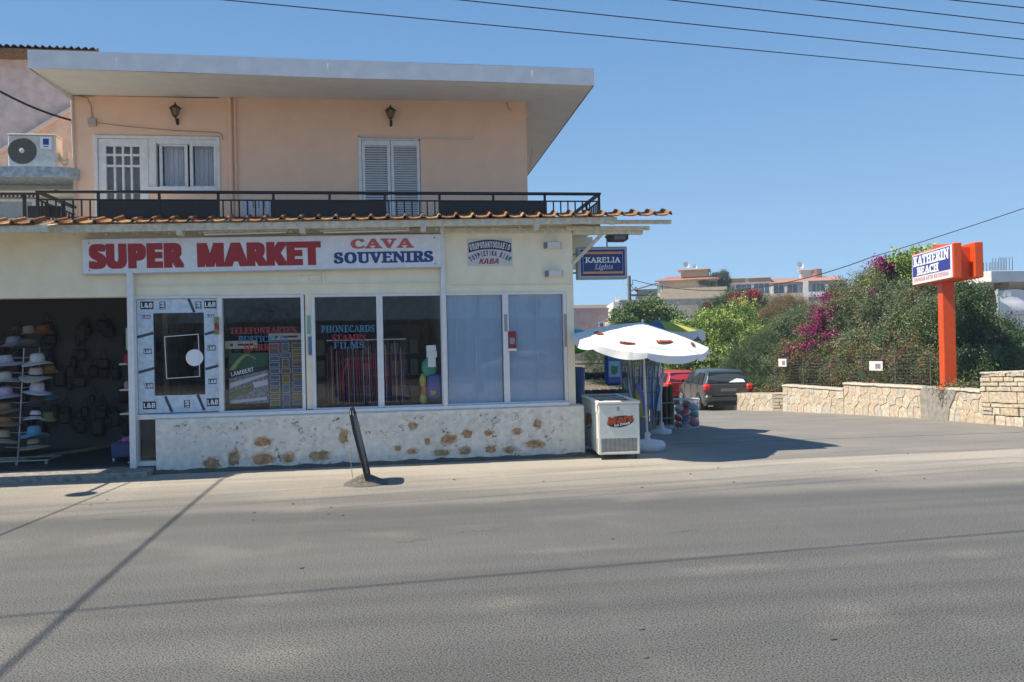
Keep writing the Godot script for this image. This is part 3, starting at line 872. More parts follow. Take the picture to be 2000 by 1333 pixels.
func make_canopy(B: Node3D) -> void:
	var beam_m := mat("cream timber", Color(0.74, 0.69, 0.54), 0.8, 0.15, 1.2)
	var tile_ms := [mat("clay tile", Color(0.47, 0.21, 0.075), 0.85, 0.5, 2.0), mat("clay tile pale", Color(0.56, 0.30, 0.13), 0.85, 0.5, 2.0), mat("clay tile dark", Color(0.34, 0.15, 0.06), 0.85, 0.55, 2.0)]
	var can: MeshInstance3D = null
	# fascia boards under the tile edge; the run left of the shop stands further out
	for q in [[-5.0, 3.36, 0.35], [-9.0, -4.76, 0.74]]:
		var c := MB.new()
		var l: float = q[0]
		var rr: float = q[1]
		var z: float = q[2]
		var base_y := 3.680 if z < 0.5 else 3.618
		var yl := base_y + 0.0146 * l
		var yr := base_y + 0.0146 * rr
		c.quad(Vector3(l, yl - 0.115, z), Vector3(rr, yr - 0.10, z), Vector3(rr, yr - 0.005, z), Vector3(l, yl - 0.005, z))
		c.quad(Vector3(l, yl - 0.115, z - 0.04), Vector3(rr, yr - 0.10, z - 0.04), Vector3(rr, yr - 0.10, z), Vector3(l, yl - 0.115, z))
		c.quad(Vector3(rr, yr - 0.10, z - 0.04), Vector3(l, yl - 0.115, z - 0.04), Vector3(l, yl - 0.005, z - 0.04), Vector3(rr, yr - 0.005, z - 0.04))
		c.quad(Vector3(rr, yr - 0.10, z), Vector3(rr, yr - 0.10, z - 0.04), Vector3(rr, yr - 0.005, z - 0.04), Vector3(rr, yr - 0.005, z))
		if can == null: can = put("tiled_canopy", c, beam_m, B)
		else: put("fascia_board", c, beam_m, can)
		var sb := MB.new()
		for k in 3:
			var z0 := z - 0.36 + k * 0.107
			var y0 := (z - z0) * 0.22
			sb.quad(Vector3(l, yl + y0 - 0.012, z0), Vector3(rr, yr + y0 - 0.012, z0), Vector3(rr, yr + y0 - 0.034, z0 + 0.10), Vector3(l, yl + y0 - 0.034, z0 + 0.10))
		put("soffit_boards", sb, beam_m, can).set_meta("kind", "stuff")
	part_box("canopy_beam", can, beam_m, 2.72, 3.87, 3.495, 3.595, -0.04, 0.05, 0.006)
	part_box("canopy_beam", can, beam_m, 2.6, 3.96, 3.555, 3.615, 0.06, 0.12, 0.005)
	part_box("canopy_beam", can, beam_m, 2.9, 4.28, 3.635, 3.695, 0.17, 0.24, 0.005)
	part_box("canopy_beam", can, beam_m, -4.5, 2.70, 3.52, 3.60, 0.002, 0.05, 0.005)
	part_box("added_shade_board", can, beam_m, -6.6, -4.77, 3.60, 3.63, -0.1, 0.40, 0.004)  # board added to cut off the sun patch on the threshold
	for x in [-7.9, -6.4, -4.89, -3.15, -1.416, 0.361, 2.091, 3.3]:
		var ze := 0.35 if x > -4.75 else 0.74
		var rb := MB.new()
		rb.xf = Transform3D(Basis(Vector3.RIGHT, 0.22), Vector3(x, eave(x) - 0.05, ze - 0.19))
		rb.box(Vector3.ZERO, Vector3(0.075, 0.075, 0.36), 0.005)
		rb.xf = Transform3D()
		put("rafter", rb, beam_m, can)
		if x < 3.0: part_box("rafter_end", can, beam_m, x - 0.042, x + 0.042, eave(x) - 0.175, eave(x) - 0.08, ze - 0.16, ze + 0.008, 0.008)
	var xx := -4.6
	while xx < 2.4:
		var nl := MB.new()
		nl.box(Vector3(xx, eave(xx) - 0.135, 0.26), Vector3(0.022, 0.035, 0.03), 0.006)
		put("gutter_clip", nl, mat("pale clip", Color(0.6, 0.58, 0.52), 0.6), can)
		xx += 0.43
	# brace from the corner of the building
	var br := MB.new()
	var pa := Vector3(2.735, 3.05, 0.0)
	var pb := Vector3(3.20, 3.50, 0.0)
	br.xf = Transform3D(Basis(Vector3.BACK, atan2(pb.y - pa.y, pb.x - pa.x)), (pa + pb) / 2)
	br.box(Vector3.ZERO, Vector3(pa.distance_to(pb) + 0.06, 0.055, 0.05), 0.005)
	br.xf = Transform3D()
	put("brace", br, beam_m, can)
	# the clay tiles, each its own piece: pan on the left, raised roll on the right
	var shapes := []
	var r := RandomNumberGenerator.new()
	r.seed = 4
	for v in 3:
		var b := MB.new()
		var prof := [Vector2(0.0, 0.0), Vector2(0.012, 0.014), Vector2(0.03, 0.004), Vector2(0.08, 0.0), Vector2(0.13, 0.004), Vector2(0.178, 0.010), Vector2(0.192, 0.040), Vector2(0.214, 0.062), Vector2(0.236, 0.048), Vector2(0.252, 0.010)]
		var lo := []
		var hi := []
		var lu := []
		var hu := []
		for p in prof:
			lo.append(Vector3(p.x, p.y + r.randf_range(-0.002, 0.002), 0.0))
			hi.append(Vector3(p.x, p.y * 0.92 + 0.016, -0.41))
			lu.append(Vector3(p.x, p.y - 0.018, 0.0))
			hu.append(Vector3(p.x, p.y * 0.9, -0.41))
		for k in prof.size() - 1:
			b.quad(lo[k], lo[k + 1], hi[k + 1], hi[k])
			b.quad(lu[k], hu[k], hu[k + 1], lu[k + 1])
			b.quad(lu[k], lu[k + 1], lo[k + 1], lo[k])
		b.quad(lu[9], hu[9], hi[9], lo[9])
		b.quad(hu[0], lu[0], lo[0], hi[0])
		shapes.append(b.mesh())
	var tilt := 0.225
	var col := 0
	for q in [[-9.0, -4.95, 0.79, 3.630], [-5.0, 4.12, 0.40, 3.692]]:
		var x: float = q[0]
		while x < q[1]:
			var o := MeshInstance3D.new()
			o.name = "roof_tile"
			o.mesh = shapes[(col * 7) % 3]
			o.material_override = tile_ms[[0, 1, 0, 2, 0, 1][r.randi() % 6]]
			o.transform = Transform3D(Basis(Vector3.BACK, 0.0146 + r.randf_range(-0.012, 0.012)) * Basis(Vector3.RIGHT, tilt + r.randf_range(-0.02, 0.02)), Vector3(x + r.randf_range(-0.004, 0.004), q[3] + 0.0146 * x + r.randf_range(-0.004, 0.004), q[2] + r.randf_range(-0.012, 0.012)))
			can.add_child(o, true)
			x += 0.2568
			col += 1

func make_railing() -> void:
	var iron := mat("dark brown iron", Color(0.022, 0.014, 0.012), 0.5, 0.15, 2.0)
	var R := thing("balcony_railing", "dark brown railing with solid panels along the front of the balcony", "railing", Vector3.ZERO)
	part_box("handrail", R, iron, -5.21, 3.20, 4.125, 4.165, -0.035, 0.035, 0.008)
	part_box("lower_rail", R, iron, -5.21, 3.19, 4.018, 4.038, -0.015, 0.015, 0.004)
	part_box("bottom_rail", R, iron, -5.21, 3.19, 3.76, 3.78, -0.015, 0.015, 0.004)
	for x in [-5.19, -4.36, -3.51, -2.67, -1.87, -1.04, -0.21, 0.63, 1.47, 2.29, 3.17]:
		part_box("railing_post", R, iron, x - 0.018, x + 0.018, 3.73, 4.125, -0.018, 0.018, 0.004)
	for q in [[-4.34, -2.66], [-1.87, -0.21], [0.63, 2.29]]:
		part_box("railing_panel", R, iron, q[0], q[1], 3.74, 4.018, -0.008, 0.008, 0.002)
	var x := -5.06
	while x < 3.1:
		if not ((x > -4.4 and x < -2.64) or (x > -1.9 and x < -0.19) or (x > 0.61 and x < 2.31)):
			part_box("baluster", R, iron, x - 0.01, x + 0.01, 3.74, 4.018, -0.01, 0.01, 0.002)
		x += 0.117
	for s in [[3.17, -6.5], [-5.19, -1.33]]:
		var xx: float = s[0]
		part_box("handrail", R, iron, xx - 0.035, xx + 0.035, 4.125, 4.164, s[1], -0.036, 0.008)
		part_box("lower_rail", R, iron, xx - 0.015, xx + 0.015, 4.018, 4.037, s[1], -0.016, 0.004)
		var z := -0.14
		var k := 0
		while z > s[1] + 0.05:
			var big := k % 7 == 6
			part_box("baluster", R, iron, xx - (0.018 if big else 0.01), xx + (0.018 if big else 0.01), 3.74, 4.124 if big else 4.018, z - 0.012, z + 0.012, 0.002)
			z -= 0.12
			k += 1
	# the next balcony to the left
	var N := thing("neighbour_railing", "dark railing of the next balcony at the left edge above the tiles", "railing", Vector3(-5.62, 3.79, -0.30))
	part_box("handrail", N, iron, -4.0, 0.30, 0.36, 0.40, -0.03, 0.03, 0.006)
	part_box("railing_panel", N, iron, 0.16, 0.62, 0.02, 0.20, -0.02, 0.0, 0.002)
	for k in 4: part_box("railing_post", N, iron, 0.10 - k * 1.1, 0.14 - k * 1.1, 0.0, 0.36, -0.02, 0.02, 0.003)
	var fr := MB.new()
	for k in 60: fr.box(Vector3(-3.0 + k * 0.055, 0.345, 0.0), Vector3(0.02, 0.03, 0.02))
	put("fringe", fr, iron, N).set_meta("kind", "stuff")

func make_neighbour() -> void:
	var N := thing("neighbour_house", "pale pink house behind the left end of the shop with a corrugated roof edge", "building", Vector3(-7.5, 0, -3.0))
	var pink := mat("dusty pink paint", Color(0.74, 0.57, 0.50), 0.9, 0.12, 0.5)
	var peach := mat("warm peach paint", Color(0.84, 0.57, 0.41), 0.9, 0.12, 0.5)
	var white := mat("white painted joinery", Color(), 0.5)
	part_box("wall", N, pink, -5.0, 2.27, 0.0, 7.22, -5.0, 0.0, 0.0)
	# lower stage of the wall below a sloping ledge
	var lw := MB.new()
	lw.prism(PackedVector2Array([Vector2(-5.0, 1.6), Vector2(2.27, 1.6), Vector2(2.27, 6.54), Vector2(0.49, 5.38), Vector2(-5.0, 1.85)]), 0.0, 0.06)
	put("lower_wall", lw, peach, N)
	var lg := MB.new()
	lg.prism(PackedVector2Array([Vector2(-1.0, 4.40), Vector2(2.27, 6.53), Vector2(2.27, 6.62), Vector2(-1.0, 4.49)]), 0.06, 0.14, 0.01)
	put("sloping_ledge", lg, mat("ledge paint", Color(0.76, 0.57, 0.46), 0.9), N)
	# corrugated roof sheet with its wavy edge
	var cr := MB.new()
	var lo := []
	var hi := []
	var lb := []
	for k in 181:
		var x := -5.0 + 7.25 * k / 180.0
		var y := 7.30 - 0.0105 * (x + 5.0) + 0.028 * sin(x * TAU / 0.118)
		lo.append(Vector3(x, y, 0.35))
		hi.append(Vector3(x - 0.35, y + 0.10, -0.9))
		lb.append(Vector3(x, y - 0.012, 0.35))
	cr.grid([lo, hi])
	cr.grid([lb, lo])
	put("corrugated_roof", cr, mat("brown roof sheet", Color(0.19, 0.135, 0.09), 0.8, 0.4, 1.5), N)
	part_box("roof_batten", N, mat("rust batten", Color(0.30, 0.17, 0.09), 0.9, 0.3, 2.0), -5.0, 2.2, 7.10, 7.21, 0.0, 0.30, 0.01)
	# blue grey concrete canopy over the window, rounded at its end
	var sl := MB.new()
	var out := PackedVector2Array()
	for p in [Vector2(-5.0, 0.06), Vector2(-5.0, 1.9)]: out.append(p)
	for k in 7: out.append(Vector2(2.20 + 0.19 * sin(k * PI / 12.0), 1.71 + 0.19 * cos(k * PI / 12.0)))
	out.append(Vector2(2.39, 0.06))
	sl.xf = Transform3D(Basis(Vector3.RIGHT, PI / 2), Vector3(0, 4.755, 0))
	sl.prism(out, 0.0, 0.165, 0.012)
	put("window_canopy", sl, mat("blue grey render", Color(0.44, 0.53, 0.62), 0.85, 0.25, 1.2), N)
	part_box("canopy_ceiling_strip", N, mat("cream wall paint", Color(), 0.8), -5.0, 2.2, 4.37, 4.47, 1.35, 1.42, 0.004)
	part_box("canopy_wall", N, mat("grey soffit paint", Color(), 0.9), -5.0, 2.26, 3.2, 4.60, 0.9, 1.22, 0.0)
	for q in [[0.55, 1.55, 3.65, 4.36], [-0.5, 0.5, 3.65, 4.36]]:
		var f := MB.new()
		f.lim(q[0], q[0] + 0.05, q[2], q[3], 1.22, 1.29, 0.004)
		f.lim(q[1] - 0.05, q[1], q[2], q[3], 1.22, 1.29, 0.004)
		f.lim(q[0] + 0.05, q[1] - 0.05, q[3] - 0.05, q[3], 1.22, 1.29, 0.004)
		f.lim(q[0] + 0.05, q[1] - 0.05, 3.98, 4.04, 1.22, 1.29, 0.004)
		f.lim(q[0] + 0.05, q[1] - 0.05, q[2], q[2] + 0.05, 1.22, 1.29, 0.004)
		var w := put("window", f, white, N)
		var g := MB.new()
		g.quad(Vector3(q[0] + 0.05, q[2], 1.275), Vector3(q[1] - 0.05, q[2], 1.275), Vector3(q[1] - 0.05, q[3], 1.275), Vector3(q[0] + 0.05, q[3], 1.275))
		put("pane", g, glass("upper window glass", Color(), 0.06), w)
		var a := []
		var b := []
		for k in 61:
			var x: float = lerpf(q[0] + 0.05, q[1] - 0.05, k / 60.0)
			a.append(Vector3(x, q[2] + 0.05, 1.245 + 0.010 * sin(k * 0.8)))
			b.append(Vector3(x, q[3] - 0.05, 1.245 + 0.010 * sin(k * 0.8)))
		var cu := MB.new()
		cu.grid([a, b])
		put("curtain", cu, mat("grey curtain", Color(0.42, 0.44, 0.44), 0.9), w)

func make_air_conditioner() -> void:
	var A := thing("air_conditioner", "white outdoor air conditioner unit standing on the blue grey canopy at upper left", "air conditioner", Vector3(-5.815, 4.76, -1.31))
	var shell := mat("air conditioner shell", Color(0.62, 0.62, 0.60), 0.45, 0.1, 1.0)
	var dk := mat("fan grille", Color(0.10, 0.10, 0.095), 0.6)
	var b := MB.new()
	b.lim(-0.36, 0.36, 0.03, 0.55, -0.28, 0.0, 0.02)
	put("casing", b, shell, A)
	part_box("lid", A, mat("aged cream plastic", Color(0.60, 0.55, 0.42), 0.5), -0.365, 0.365, 0.545, 0.565, -0.285, 0.006, 0.006)
	for x in [-0.27, 0.27]: part_box("foot", A, dk, x - 0.04, x + 0.04, -0.005, 0.03, -0.28, 0.0, 0.004)
	var rec := MB.new()
	rec.xf = Transform3D(Basis(Vector3.RIGHT, PI / 2), Vector3(-0.14, 0.29, 0.002))
	rec.lathe([[0.0, 0.0], [0.205, 0.0], [0.215, 0.008], [0.205, 0.014], [0.2, 0.004], [0.0, 0.004]], 32)
	put("fan_housing", rec, dk, A)
	var gr := MB.new()
	for k in 9:
		var rad := 0.035 + k * 0.02
		var pts := []
		for j in 25: pts.append(Vector3(-0.14 + cos(TAU * j / 24) * rad, 0.29 + sin(TAU * j / 24) * rad, 0.016))
		gr.tube(pts, 0.0025, 4)
	for k in 12: gr.tube([Vector3(-0.14, 0.29, 0.014), Vector3(-0.14 + cos(TAU * k / 12) * 0.2, 0.29 + sin(TAU * k / 12) * 0.2, 0.014)], 0.0025, 4)
	put("fan_grille", gr, mat("grille wire", Color(0.22, 0.22, 0.2), 0.5), A)
	var hb := MB.new()
	hb.xf = Transform3D(Basis(Vector3.RIGHT, PI / 2), Vector3(-0.14, 0.29, 0.014))
	hb.lathe([[0.04, 0.0], [0.04, 0.01], [0.0, 0.014]], 16)
	put("fan_hub", hb, shell, A)
	part_box("blue_badge", A, mat("blue badge", Color(0.03, 0.05, 0.22), 0.4), 0.17, 0.26, 0.39, 0.49, 0.001, 0.004, 0.0)
	part_box("badge_caption", A, mat("blue badge", Color(), 0.4), 0.175, 0.25, 0.355, 0.37, 0.001, 0.003, 0.0)
	part_box("badge_frame", A, mat("white print", Color(), 0.4), 0.13, 0.30, 0.33, 0.52, 0.0, 0.0015, 0.0)
	var pi := MB.new()
	for k in 2:
		var y := 0.12 + k * 0.07
		pi.tube([Vector3(0.36, y + 0.1, -0.12), Vector3(0.40, y + 0.02, -0.11), Vector3(0.44, y - 0.03, -0.10), Vector3(0.49, y, -0.10), Vector3(0.50, y + 0.07, -0.12), Vector3(0.47, y + 0.12, -0.2)], 0.018, 7)
	put("pipe", pi, mat("aged cream plastic", Color(), 0.5), A)

func make_shop_signs() -> void:
	var board := mat("white sign board", Color(0.80, 0.80, 0.81), 0.35, 0.05, 0.8)
	var S := thing("shop_sign", "long white shop sign with red and blue lettering above the windows", "sign", Vector3(-1.965, 3.211, 0.0))
	S.rotation.z = 0.012
	part_box("board", S, board, -2.592, 2.592, -0.256, 0.256, 0.02, 0.10, 0.006)
	var fr := MB.new()
	fr.lim(-2.60, 2.60, 0.25, 0.262, 0.018, 0.108, 0.003)
	fr.lim(-2.60, 2.60, -0.262, -0.25, 0.018, 0.108, 0.003)
	put("edge_trim", fr, mat("grey trim", Color(0.48, 0.48, 0.48), 0.5), S)
	var red := mat("sign red", Color(0.36, 0.012, 0.012), 0.35)
	var faded := mat("faded sign red", Color(0.52, 0.10, 0.085), 0.4)
	var navy := mat("sign navy", Color(0.018, 0.045, 0.19), 0.35)
	text("SUPER", S, red, Vector3(-1.845, 0.0, 0.102), 1.32, 0.375, "Droid Sans", 700, 0.004, 0.026)
	text("MARKET", S, red, Vector3(-0.105, -0.005, 0.102), 1.79, 0.365, "Droid Sans", 700, 0.004, 0.026)
	text("CAVA", S, faded, Vector3(1.71, 0.125, 0.102), 0.95, 0.150, "Droid Serif", 700, 0.004, 0.007)
	text("SOUVENIRS", S, navy, Vector3(1.725, -0.085, 0.102), 1.50, 0.175, "Droid Serif", 700, 0.004, 0.008)
	var bo := MB.new()
	for p in [Vector2(2.50, 0.20), Vector2(-2.5, 0.20), Vector2(-2.5, -0.2), Vector2(2.5, -0.2)]: bo.ball(Vector3(p.x, p.y, 0.10), Vector3(0.011, 0.011, 0.006), 8, 4)
	put("bolt", bo, mat("dark bolt", Color(0.04, 0.04, 0.04), 0.5), S)

	var G := thing("greek_notice", "small white notice with arched Greek lettering on the cream wall", "notice", Vector3(1.40, 3.22, 0.002))
	part_box("panel", G, mat("notice white", Color(0.62, 0.62, 0.62), 0.5, 0.05, 1.0), -0.35, 0.35, -0.21, 0.215, 0.0, 0.008, 0.002)
	var nv := mat("notice navy", Color(0.018, 0.022, 0.075), 0.4)
	var lt := mat("notice pale lettering", Color(0.66, 0.67, 0.70), 0.4)
	var rd := mat("notice red", Color(0.34, 0.02, 0.03), 0.4)
	var band := MB.new()
	var lo := PackedVector2Array()
	var hi := PackedVector2Array()
	for k in 17:
		var x := -0.335 + 0.67 * k / 16.0
		var dip := 0.055 * pow(x / 0.335, 2.0)
		lo.append(Vector2(x, 0.052 - dip))
		hi.append(Vector2(x, 0.200 - dip))
	hi.reverse()
	lo.append_array(hi)
	band.prism(lo, 0.008, 0.0095)
	put("blue_arch", band, nv, G)
	var arc := func(s: String, xc: float, w: float, y: float, hgt: float, bend: float, m: Material, z: float) -> void:
		var cnt := s.length()
		for k in cnt:
			if s[k] == " ": continue
			var x := xc - w / 2 + w * (k + 0.5) / cnt
			var wide := w / cnt * (0.32 if s[k] == "Ι" else 0.80)
			var o: Node3D = text(s[k], G, m, Vector3(x, y - bend * x * x, z), wide, hgt, "Droid Sans", 700, 0.001, 0.002, 0.0, "lettering", atan(-2.0 * bend * x))
			o.position.z = z
	arc.call("ΟΠΩΡΟΠΑNΤΟΠΩΛΕΙΟ", 0.0, 0.64, 0.126, 0.098, 0.49, lt, 0.0102)
	arc.call("ΤΟΥΡΙΣΤΙΚΑ ΕΙΔΗ", 0.0, 0.66, -0.010, 0.080, 0.95, nv, 0.009)
	text("ΚΑΒΑ", G, rd, Vector3(-0.01, -0.135, 0.009), 0.31, 0.085, "Droid Sans", 700, 0.001, 0.001, 0.28)

	# illuminated box sign hung from the side, not lit by day
	var K := thing("hanging_box_sign", "blue box sign with white lettering and orange stripes hanging off the right corner", "sign", Vector3(3.215, 3.05, -0.12), -0.04)
	part_box("case", K, mat("grey sign case", Color(0.36, 0.36, 0.36), 0.5, 0.1, 1.0), -0.405, 0.405, -0.258, 0.258, -0.09, 0.09, 0.01)
	part_box("face_border", K, mat("pale blue grey border", Color(0.45, 0.49, 0.55), 0.4), -0.37, 0.38, -0.226, 0.226, 0.088, 0.094, 0.002)
	part_box("face", K, mat("deep blue face", Color(0.02, 0.045, 0.20), 0.3, 0.3, 1.5), -0.355, 0.365, -0.212, 0.212, 0.09, 0.0965, 0.001)
	var ob := mat("orange stripe", Color(0.62, 0.26, 0.08), 0.35)
	part_box("stripe", K, ob, -0.31, 0.325, 0.140, 0.175, 0.094, 0.0985, 0.0)
	part_box("stripe", K, ob, -0.31, 0.325, -0.175, -0.140, 0.094, 0.0985, 0.0)
	var lb := MB.new()
	lb.lim(-0.318, -0.310, -0.178, 0.178, 0.094, 0.0985)
	lb.lim(0.325, 0.333, -0.178, 0.178, 0.094, 0.0985)
	put("side_line", lb, mat("light blue line", Color(0.20, 0.30, 0.52), 0.35), K)
	text("KARELIA", K, mat("white print", Color(), 0.4), Vector3(0.005, 0.045, 0.0975), 0.575, 0.088, "Droid Serif", 400, 0.002, 0.002)
	text("Lights", K, mat("pale lettering", Color(0.55, 0.60, 0.68), 0.4), Vector3(0.02, -0.075, 0.0975), 0.29, 0.105, "Droid Serif", 400, 0.002, 0.0005, 0.28)
	var ar := MB.new()
	ar.rod(Vector3(-0.48, 0.15, 0.0), Vector3(-0.40, 0.15, 0.0), 0.015)
	ar.rod(Vector3(-0.48, -0.15, 0.0), Vector3(-0.40, -0.15, 0.0), 0.015)
	ar.rod(Vector3(0.1, 0.25, 0.0), Vector3(0.1, 0.60, 0.0), 0.012)
	put("bracket", ar, mat("grey sign case", Color(), 0.5), K)

func make_lamps() -> void:
	var blk := mat("old black iron", Color(0.03, 0.028, 0.024), 0.55, 0.2, 3.0)
	var amber := mat("dusty amber glass", Color(0.26, 0.17, 0.06), 0.25)
	for q in [[-3.585, 5.69, "black wall lantern on the peach wall above the white window"], [-0.105, 5.72, "black wall lantern on the peach wall above the louvred shutters"]]:
		var L := thing("wall_lantern", q[2], "lantern", Vector3(q[0], q[1], -1.35), 0.0, "lanterns on the upper wall")
		var b := MB.new()
		b.lathe([[0.03, -0.06], [0.038, -0.055], [0.075, 0.06], [0.078, 0.065]], 6, Vector3(0, 0, 0.12))
		put("glass_shade", b, amber, L)
		var c := MB.new()
		c.lathe([[0.0, 0.055], [0.095, 0.060], [0.095, 0.072], [0.05, 0.105], [0.022, 0.125], [0.022, 0.135], [0.008, 0.14], [0.012, 0.155], [0.0, 0.17]], 6, Vector3(0, 0, 0.12))
		put("cap", c, blk, L)
		var d := MB.new()
		for k in 6:
			var a := TAU * k / 6
			d.tube([Vector3(cos(a) * 0.036, -0.06, 0.12 + sin(a) * 0.036), Vector3(cos(a) * 0.079, 0.062, 0.12 + sin(a) * 0.079)], 0.006, 4)
		d.lathe([[0.0, -0.09], [0.02, -0.08], [0.04, -0.06], [0.0, -0.055]], 6, Vector3(0, 0, 0.12))
		put("frame", d, blk, L)
		var e := MB.new()
		e.tube([Vector3(0, -0.075, 0.12), Vector3(0.005, -0.12, 0.10), Vector3(0.005, -0.15, 0.05), Vector3(0.005, -0.13, 0.01)], 0.011, 6)
		e.box(Vector3(0.005, -0.12, 0.008), Vector3(0.045, 0.11, 0.016), 0.005)
		put("bracket", e, blk, L)
	var housing := mat("white box fitting", Color(0.70, 0.69, 0.66), 0.5, 0.05, 1.0)
	for q in [[2.385, 3.325, "upper of the two small white box lamps on the cream wall by the corner"], [2.395, 2.878, "lower of the two small white box lamps on the cream wall by the corner"]]:
		var L := thing("box_lamp", q[2], "wall lamp", Vector3(q[0], q[1], 0.0), 0.0, "box lamps by the corner")
		part_box("housing", L, housing, -0.085, 0.125, -0.052, 0.052, 0.0, 0.09, 0.008)
		part_box("end_cap", L, mat("grey end cap", Color(0.20, 0.20, 0.18), 0.6), -0.128, -0.085, -0.05, 0.045, 0.0, 0.075, 0.006)
		part_box("end_cap", L, mat("pale end cap", Color(0.5, 0.48, 0.43), 0.6), 0.125, 0.15, -0.05, 0.045, 0.0, 0.075, 0.006)
	var F := thing("floodlight", "black floodlight fixed under the tiled canopy beside the blue box sign", "floodlight", Vector3(3.48, 3.455, -0.05))
	var fb := MB.new()
	fb.prism(PackedVector2Array([Vector2(-0.19, 0.035), Vector2(-0.13, -0.06), Vector2(0.12, -0.06), Vector2(0.15, -0.03), Vector2(0.15, 0.045)]), -0.12, 0.10, 0.012)
	put("housing", fb, blk, F)
	part_box("lens", F, mat("dull lamp glass", Color(0.12, 0.12, 0.11), 0.2), -0.09, 0.10, -0.045, 0.02, 0.10, 0.106, 0.002)
	part_box("bracket", F, blk, -0.02, 0.02, 0.03, 0.16, -0.03, 0.01, 0.003)
	for q in [[-2.86, -1.64, "left of the two fluorescent tube fittings under the tiled canopy"], [-1.15, 0.16, "right of the two fluorescent tube fittings under the tiled canopy"]]:
		var T2 := thing("tube_lamp", q[2], "lamp", Vector3((q[0] + q[1]) / 2, eave((q[0] + q[1]) / 2) - 0.125, 0.19), 0.0, "tube lamps under the canopy")
		T2.rotation.z = 0.025
		var w: float = (q[1] - q[0]) / 2
		part_box("fitting", T2, beam_like(), -w, w, 0.0, 0.05, -0.05, 0.05, 0.005)
		var tb := MB.new()
		tb.rod(Vector3(-w + 0.03, -0.02, 0.02), Vector3(w - 0.03, -0.02, 0.02), 0.016, 0.016, 10)
		put("tube", tb, mat("unlit tube", Color(0.66, 0.66, 0.62), 0.3), T2)
	# lamp on a bracket beyond the left edge; its shadow falls on the street
	var D := thing("bracket_lamp", "round lamp on an arm beyond the left end of the canopy", "lamp", Vector3(-6.30, 3.50, 0.72))
	var db := MB.new()
	db.tube([Vector3(0.0, 0.0, 0.0), Vector3(-0.02, 0.02, 0.45), Vector3(-0.02, 0.0, 0.80)], 0.026, 7)
	put("arm", db, blk, D)
	var dl := MB.new()
	dl.lathe([[0.0, -0.06], [0.17, -0.05], [0.18, -0.02], [0.06, 0.03], [0.0, 0.04]], 18, Vector3(-0.02, 0, 0.90))
	put("lamp_shade", dl, blk, D)

func beam_like() -> StandardMaterial3D:
	return mat("cream timber", Color(), 0.8)

func sag(a: Vector3, b: Vector3, drop: float, k := 14) -> Array:
	var p := []
	for i in k + 1:
		var t := float(i) / k
		p.append(a.lerp(b, t) - Vector3(0, drop * 4.0 * t * (1.0 - t), 0))
	return p

func make_cables() -> void:
	var blk := mat("cable black", Color(0.015, 0.015, 0.016), 0.6)
	var grp := "overhead wires along the street"
	var ws := [[Vector3(-2.207, 6.4, 1.492), Vector3(11.162, 6.4, -0.474), "lowest and longest of the overhead wires crossing the sky at upper right"], [Vector3(0.883, 6.4, 1.763), Vector3(10.485, 6.4, 0.315), "second overhead wire from below in the sky at upper right"],
		[Vector3(3.716, 6.4, 2.011), Vector3(9.801, 6.4, 1.112), "middle one of the five overhead wires in the sky at upper right"], [Vector3(5.766, 6.4, 2.19), Vector3(9.307, 6.4, 1.689), "second overhead wire from the top right corner of the sky"],
		[Vector3(7.638, 6.4, 2.354), Vector3(8.86, 6.4, 2.209), "short overhead wire nearest the top right corner of the sky"]]
	for w in ws:
		var d: Vector3 = (w[1] - w[0]).normalized()
		var b := MB.new()
		b.tube(sag(w[0] - d * 9.0, w[1] + d * 26.0, 0.0), 0.008, 5)
		tag(put("overhead_wire", b, blk), w[2], "wire", grp)
	var c := MB.new()
	c.tube(sag(Vector3(-5.216, 5.56, -1.33), Vector3(-5.80, 5.68, -0.30), 0.04, 6) + sag(Vector3(-5.80, 5.68, -0.30), Vector3(-6.30, 5.80, 0.8), 0.0, 4) + sag(Vector3(-6.30, 5.80, 0.8), Vector3(-6.45, 6.4, 7.2), 0.03) + sag(Vector3(-6.45, 6.4, 7.2), Vector3(-6.6, 7.1, 14.0), 0.0), 0.018, 7)
	tag(put("power_cable", c, blk), "thick black power cable hung to the upper left corner of the peach wall", "cable")
	var e := MB.new()
	e.tube(sag(Vector3(-6.15, 3.75, 0.4), Vector3(-6.75, 4.25, 4.0), 0.0) + sag(Vector3(-6.75, 4.25, 4.0), Vector3(-8.2, 5.6, 12.0), 0.0), 0.014, 6)
	tag(put("telephone_cable", e, blk), "thinner cable crossing the street beyond the left edge", "cable")
	var f := MB.new()
	f.tube(sag(Vector3(-14, 7.9, 6.95), Vector3(20.0, 7.9, 4.4), 0.3), 0.013, 6)
	tag(put("street_cable", f, blk), "cable above the street whose thin shadow runs along the tarmac", "cable")
	var an := thing("roof_antenna", "small television antenna standing on the flat roof", "antenna", Vector3(-1.95, 6.1, -2.6))
	var met := mat("antenna metal", Color(0.35, 0.35, 0.36), 0.45, 0.0, 1.0, 0.0, 2.0, 0.6)
	var mb := MB.new()
	mb.rod(Vector3(0.03, 0, 0), Vector3(0.03, 0.42, 0), 0.018)
	mb.rod(Vector3(-0.02, 0, 0.05), Vector3(-0.02, 0.34, 0.05), 0.012)
	put("mast", mb, met, an)
	var rg := MB.new()
	for k in 8: rg.rod(Vector3(-0.13, 0.12 + k * 0.055, -0.06), Vector3(0.15, 0.12 + k * 0.055 - 0.05, -0.06), 0.003, 0.003, 4)
	for x in [-0.13, 0.0, 0.15]: rg.rod(Vector3(x, 0.1, -0.06), Vector3(x, 0.52, -0.06), 0.003, 0.003, 4)
	put("reflector", rg, met, an)
	var bx := MB.new()
	for y in [0.18, 0.3]: bx.box(Vector3(0.0, y, 0.03), Vector3(0.06, 0.05, 0.05), 0.008)
	put("clamp", bx, blk, an)

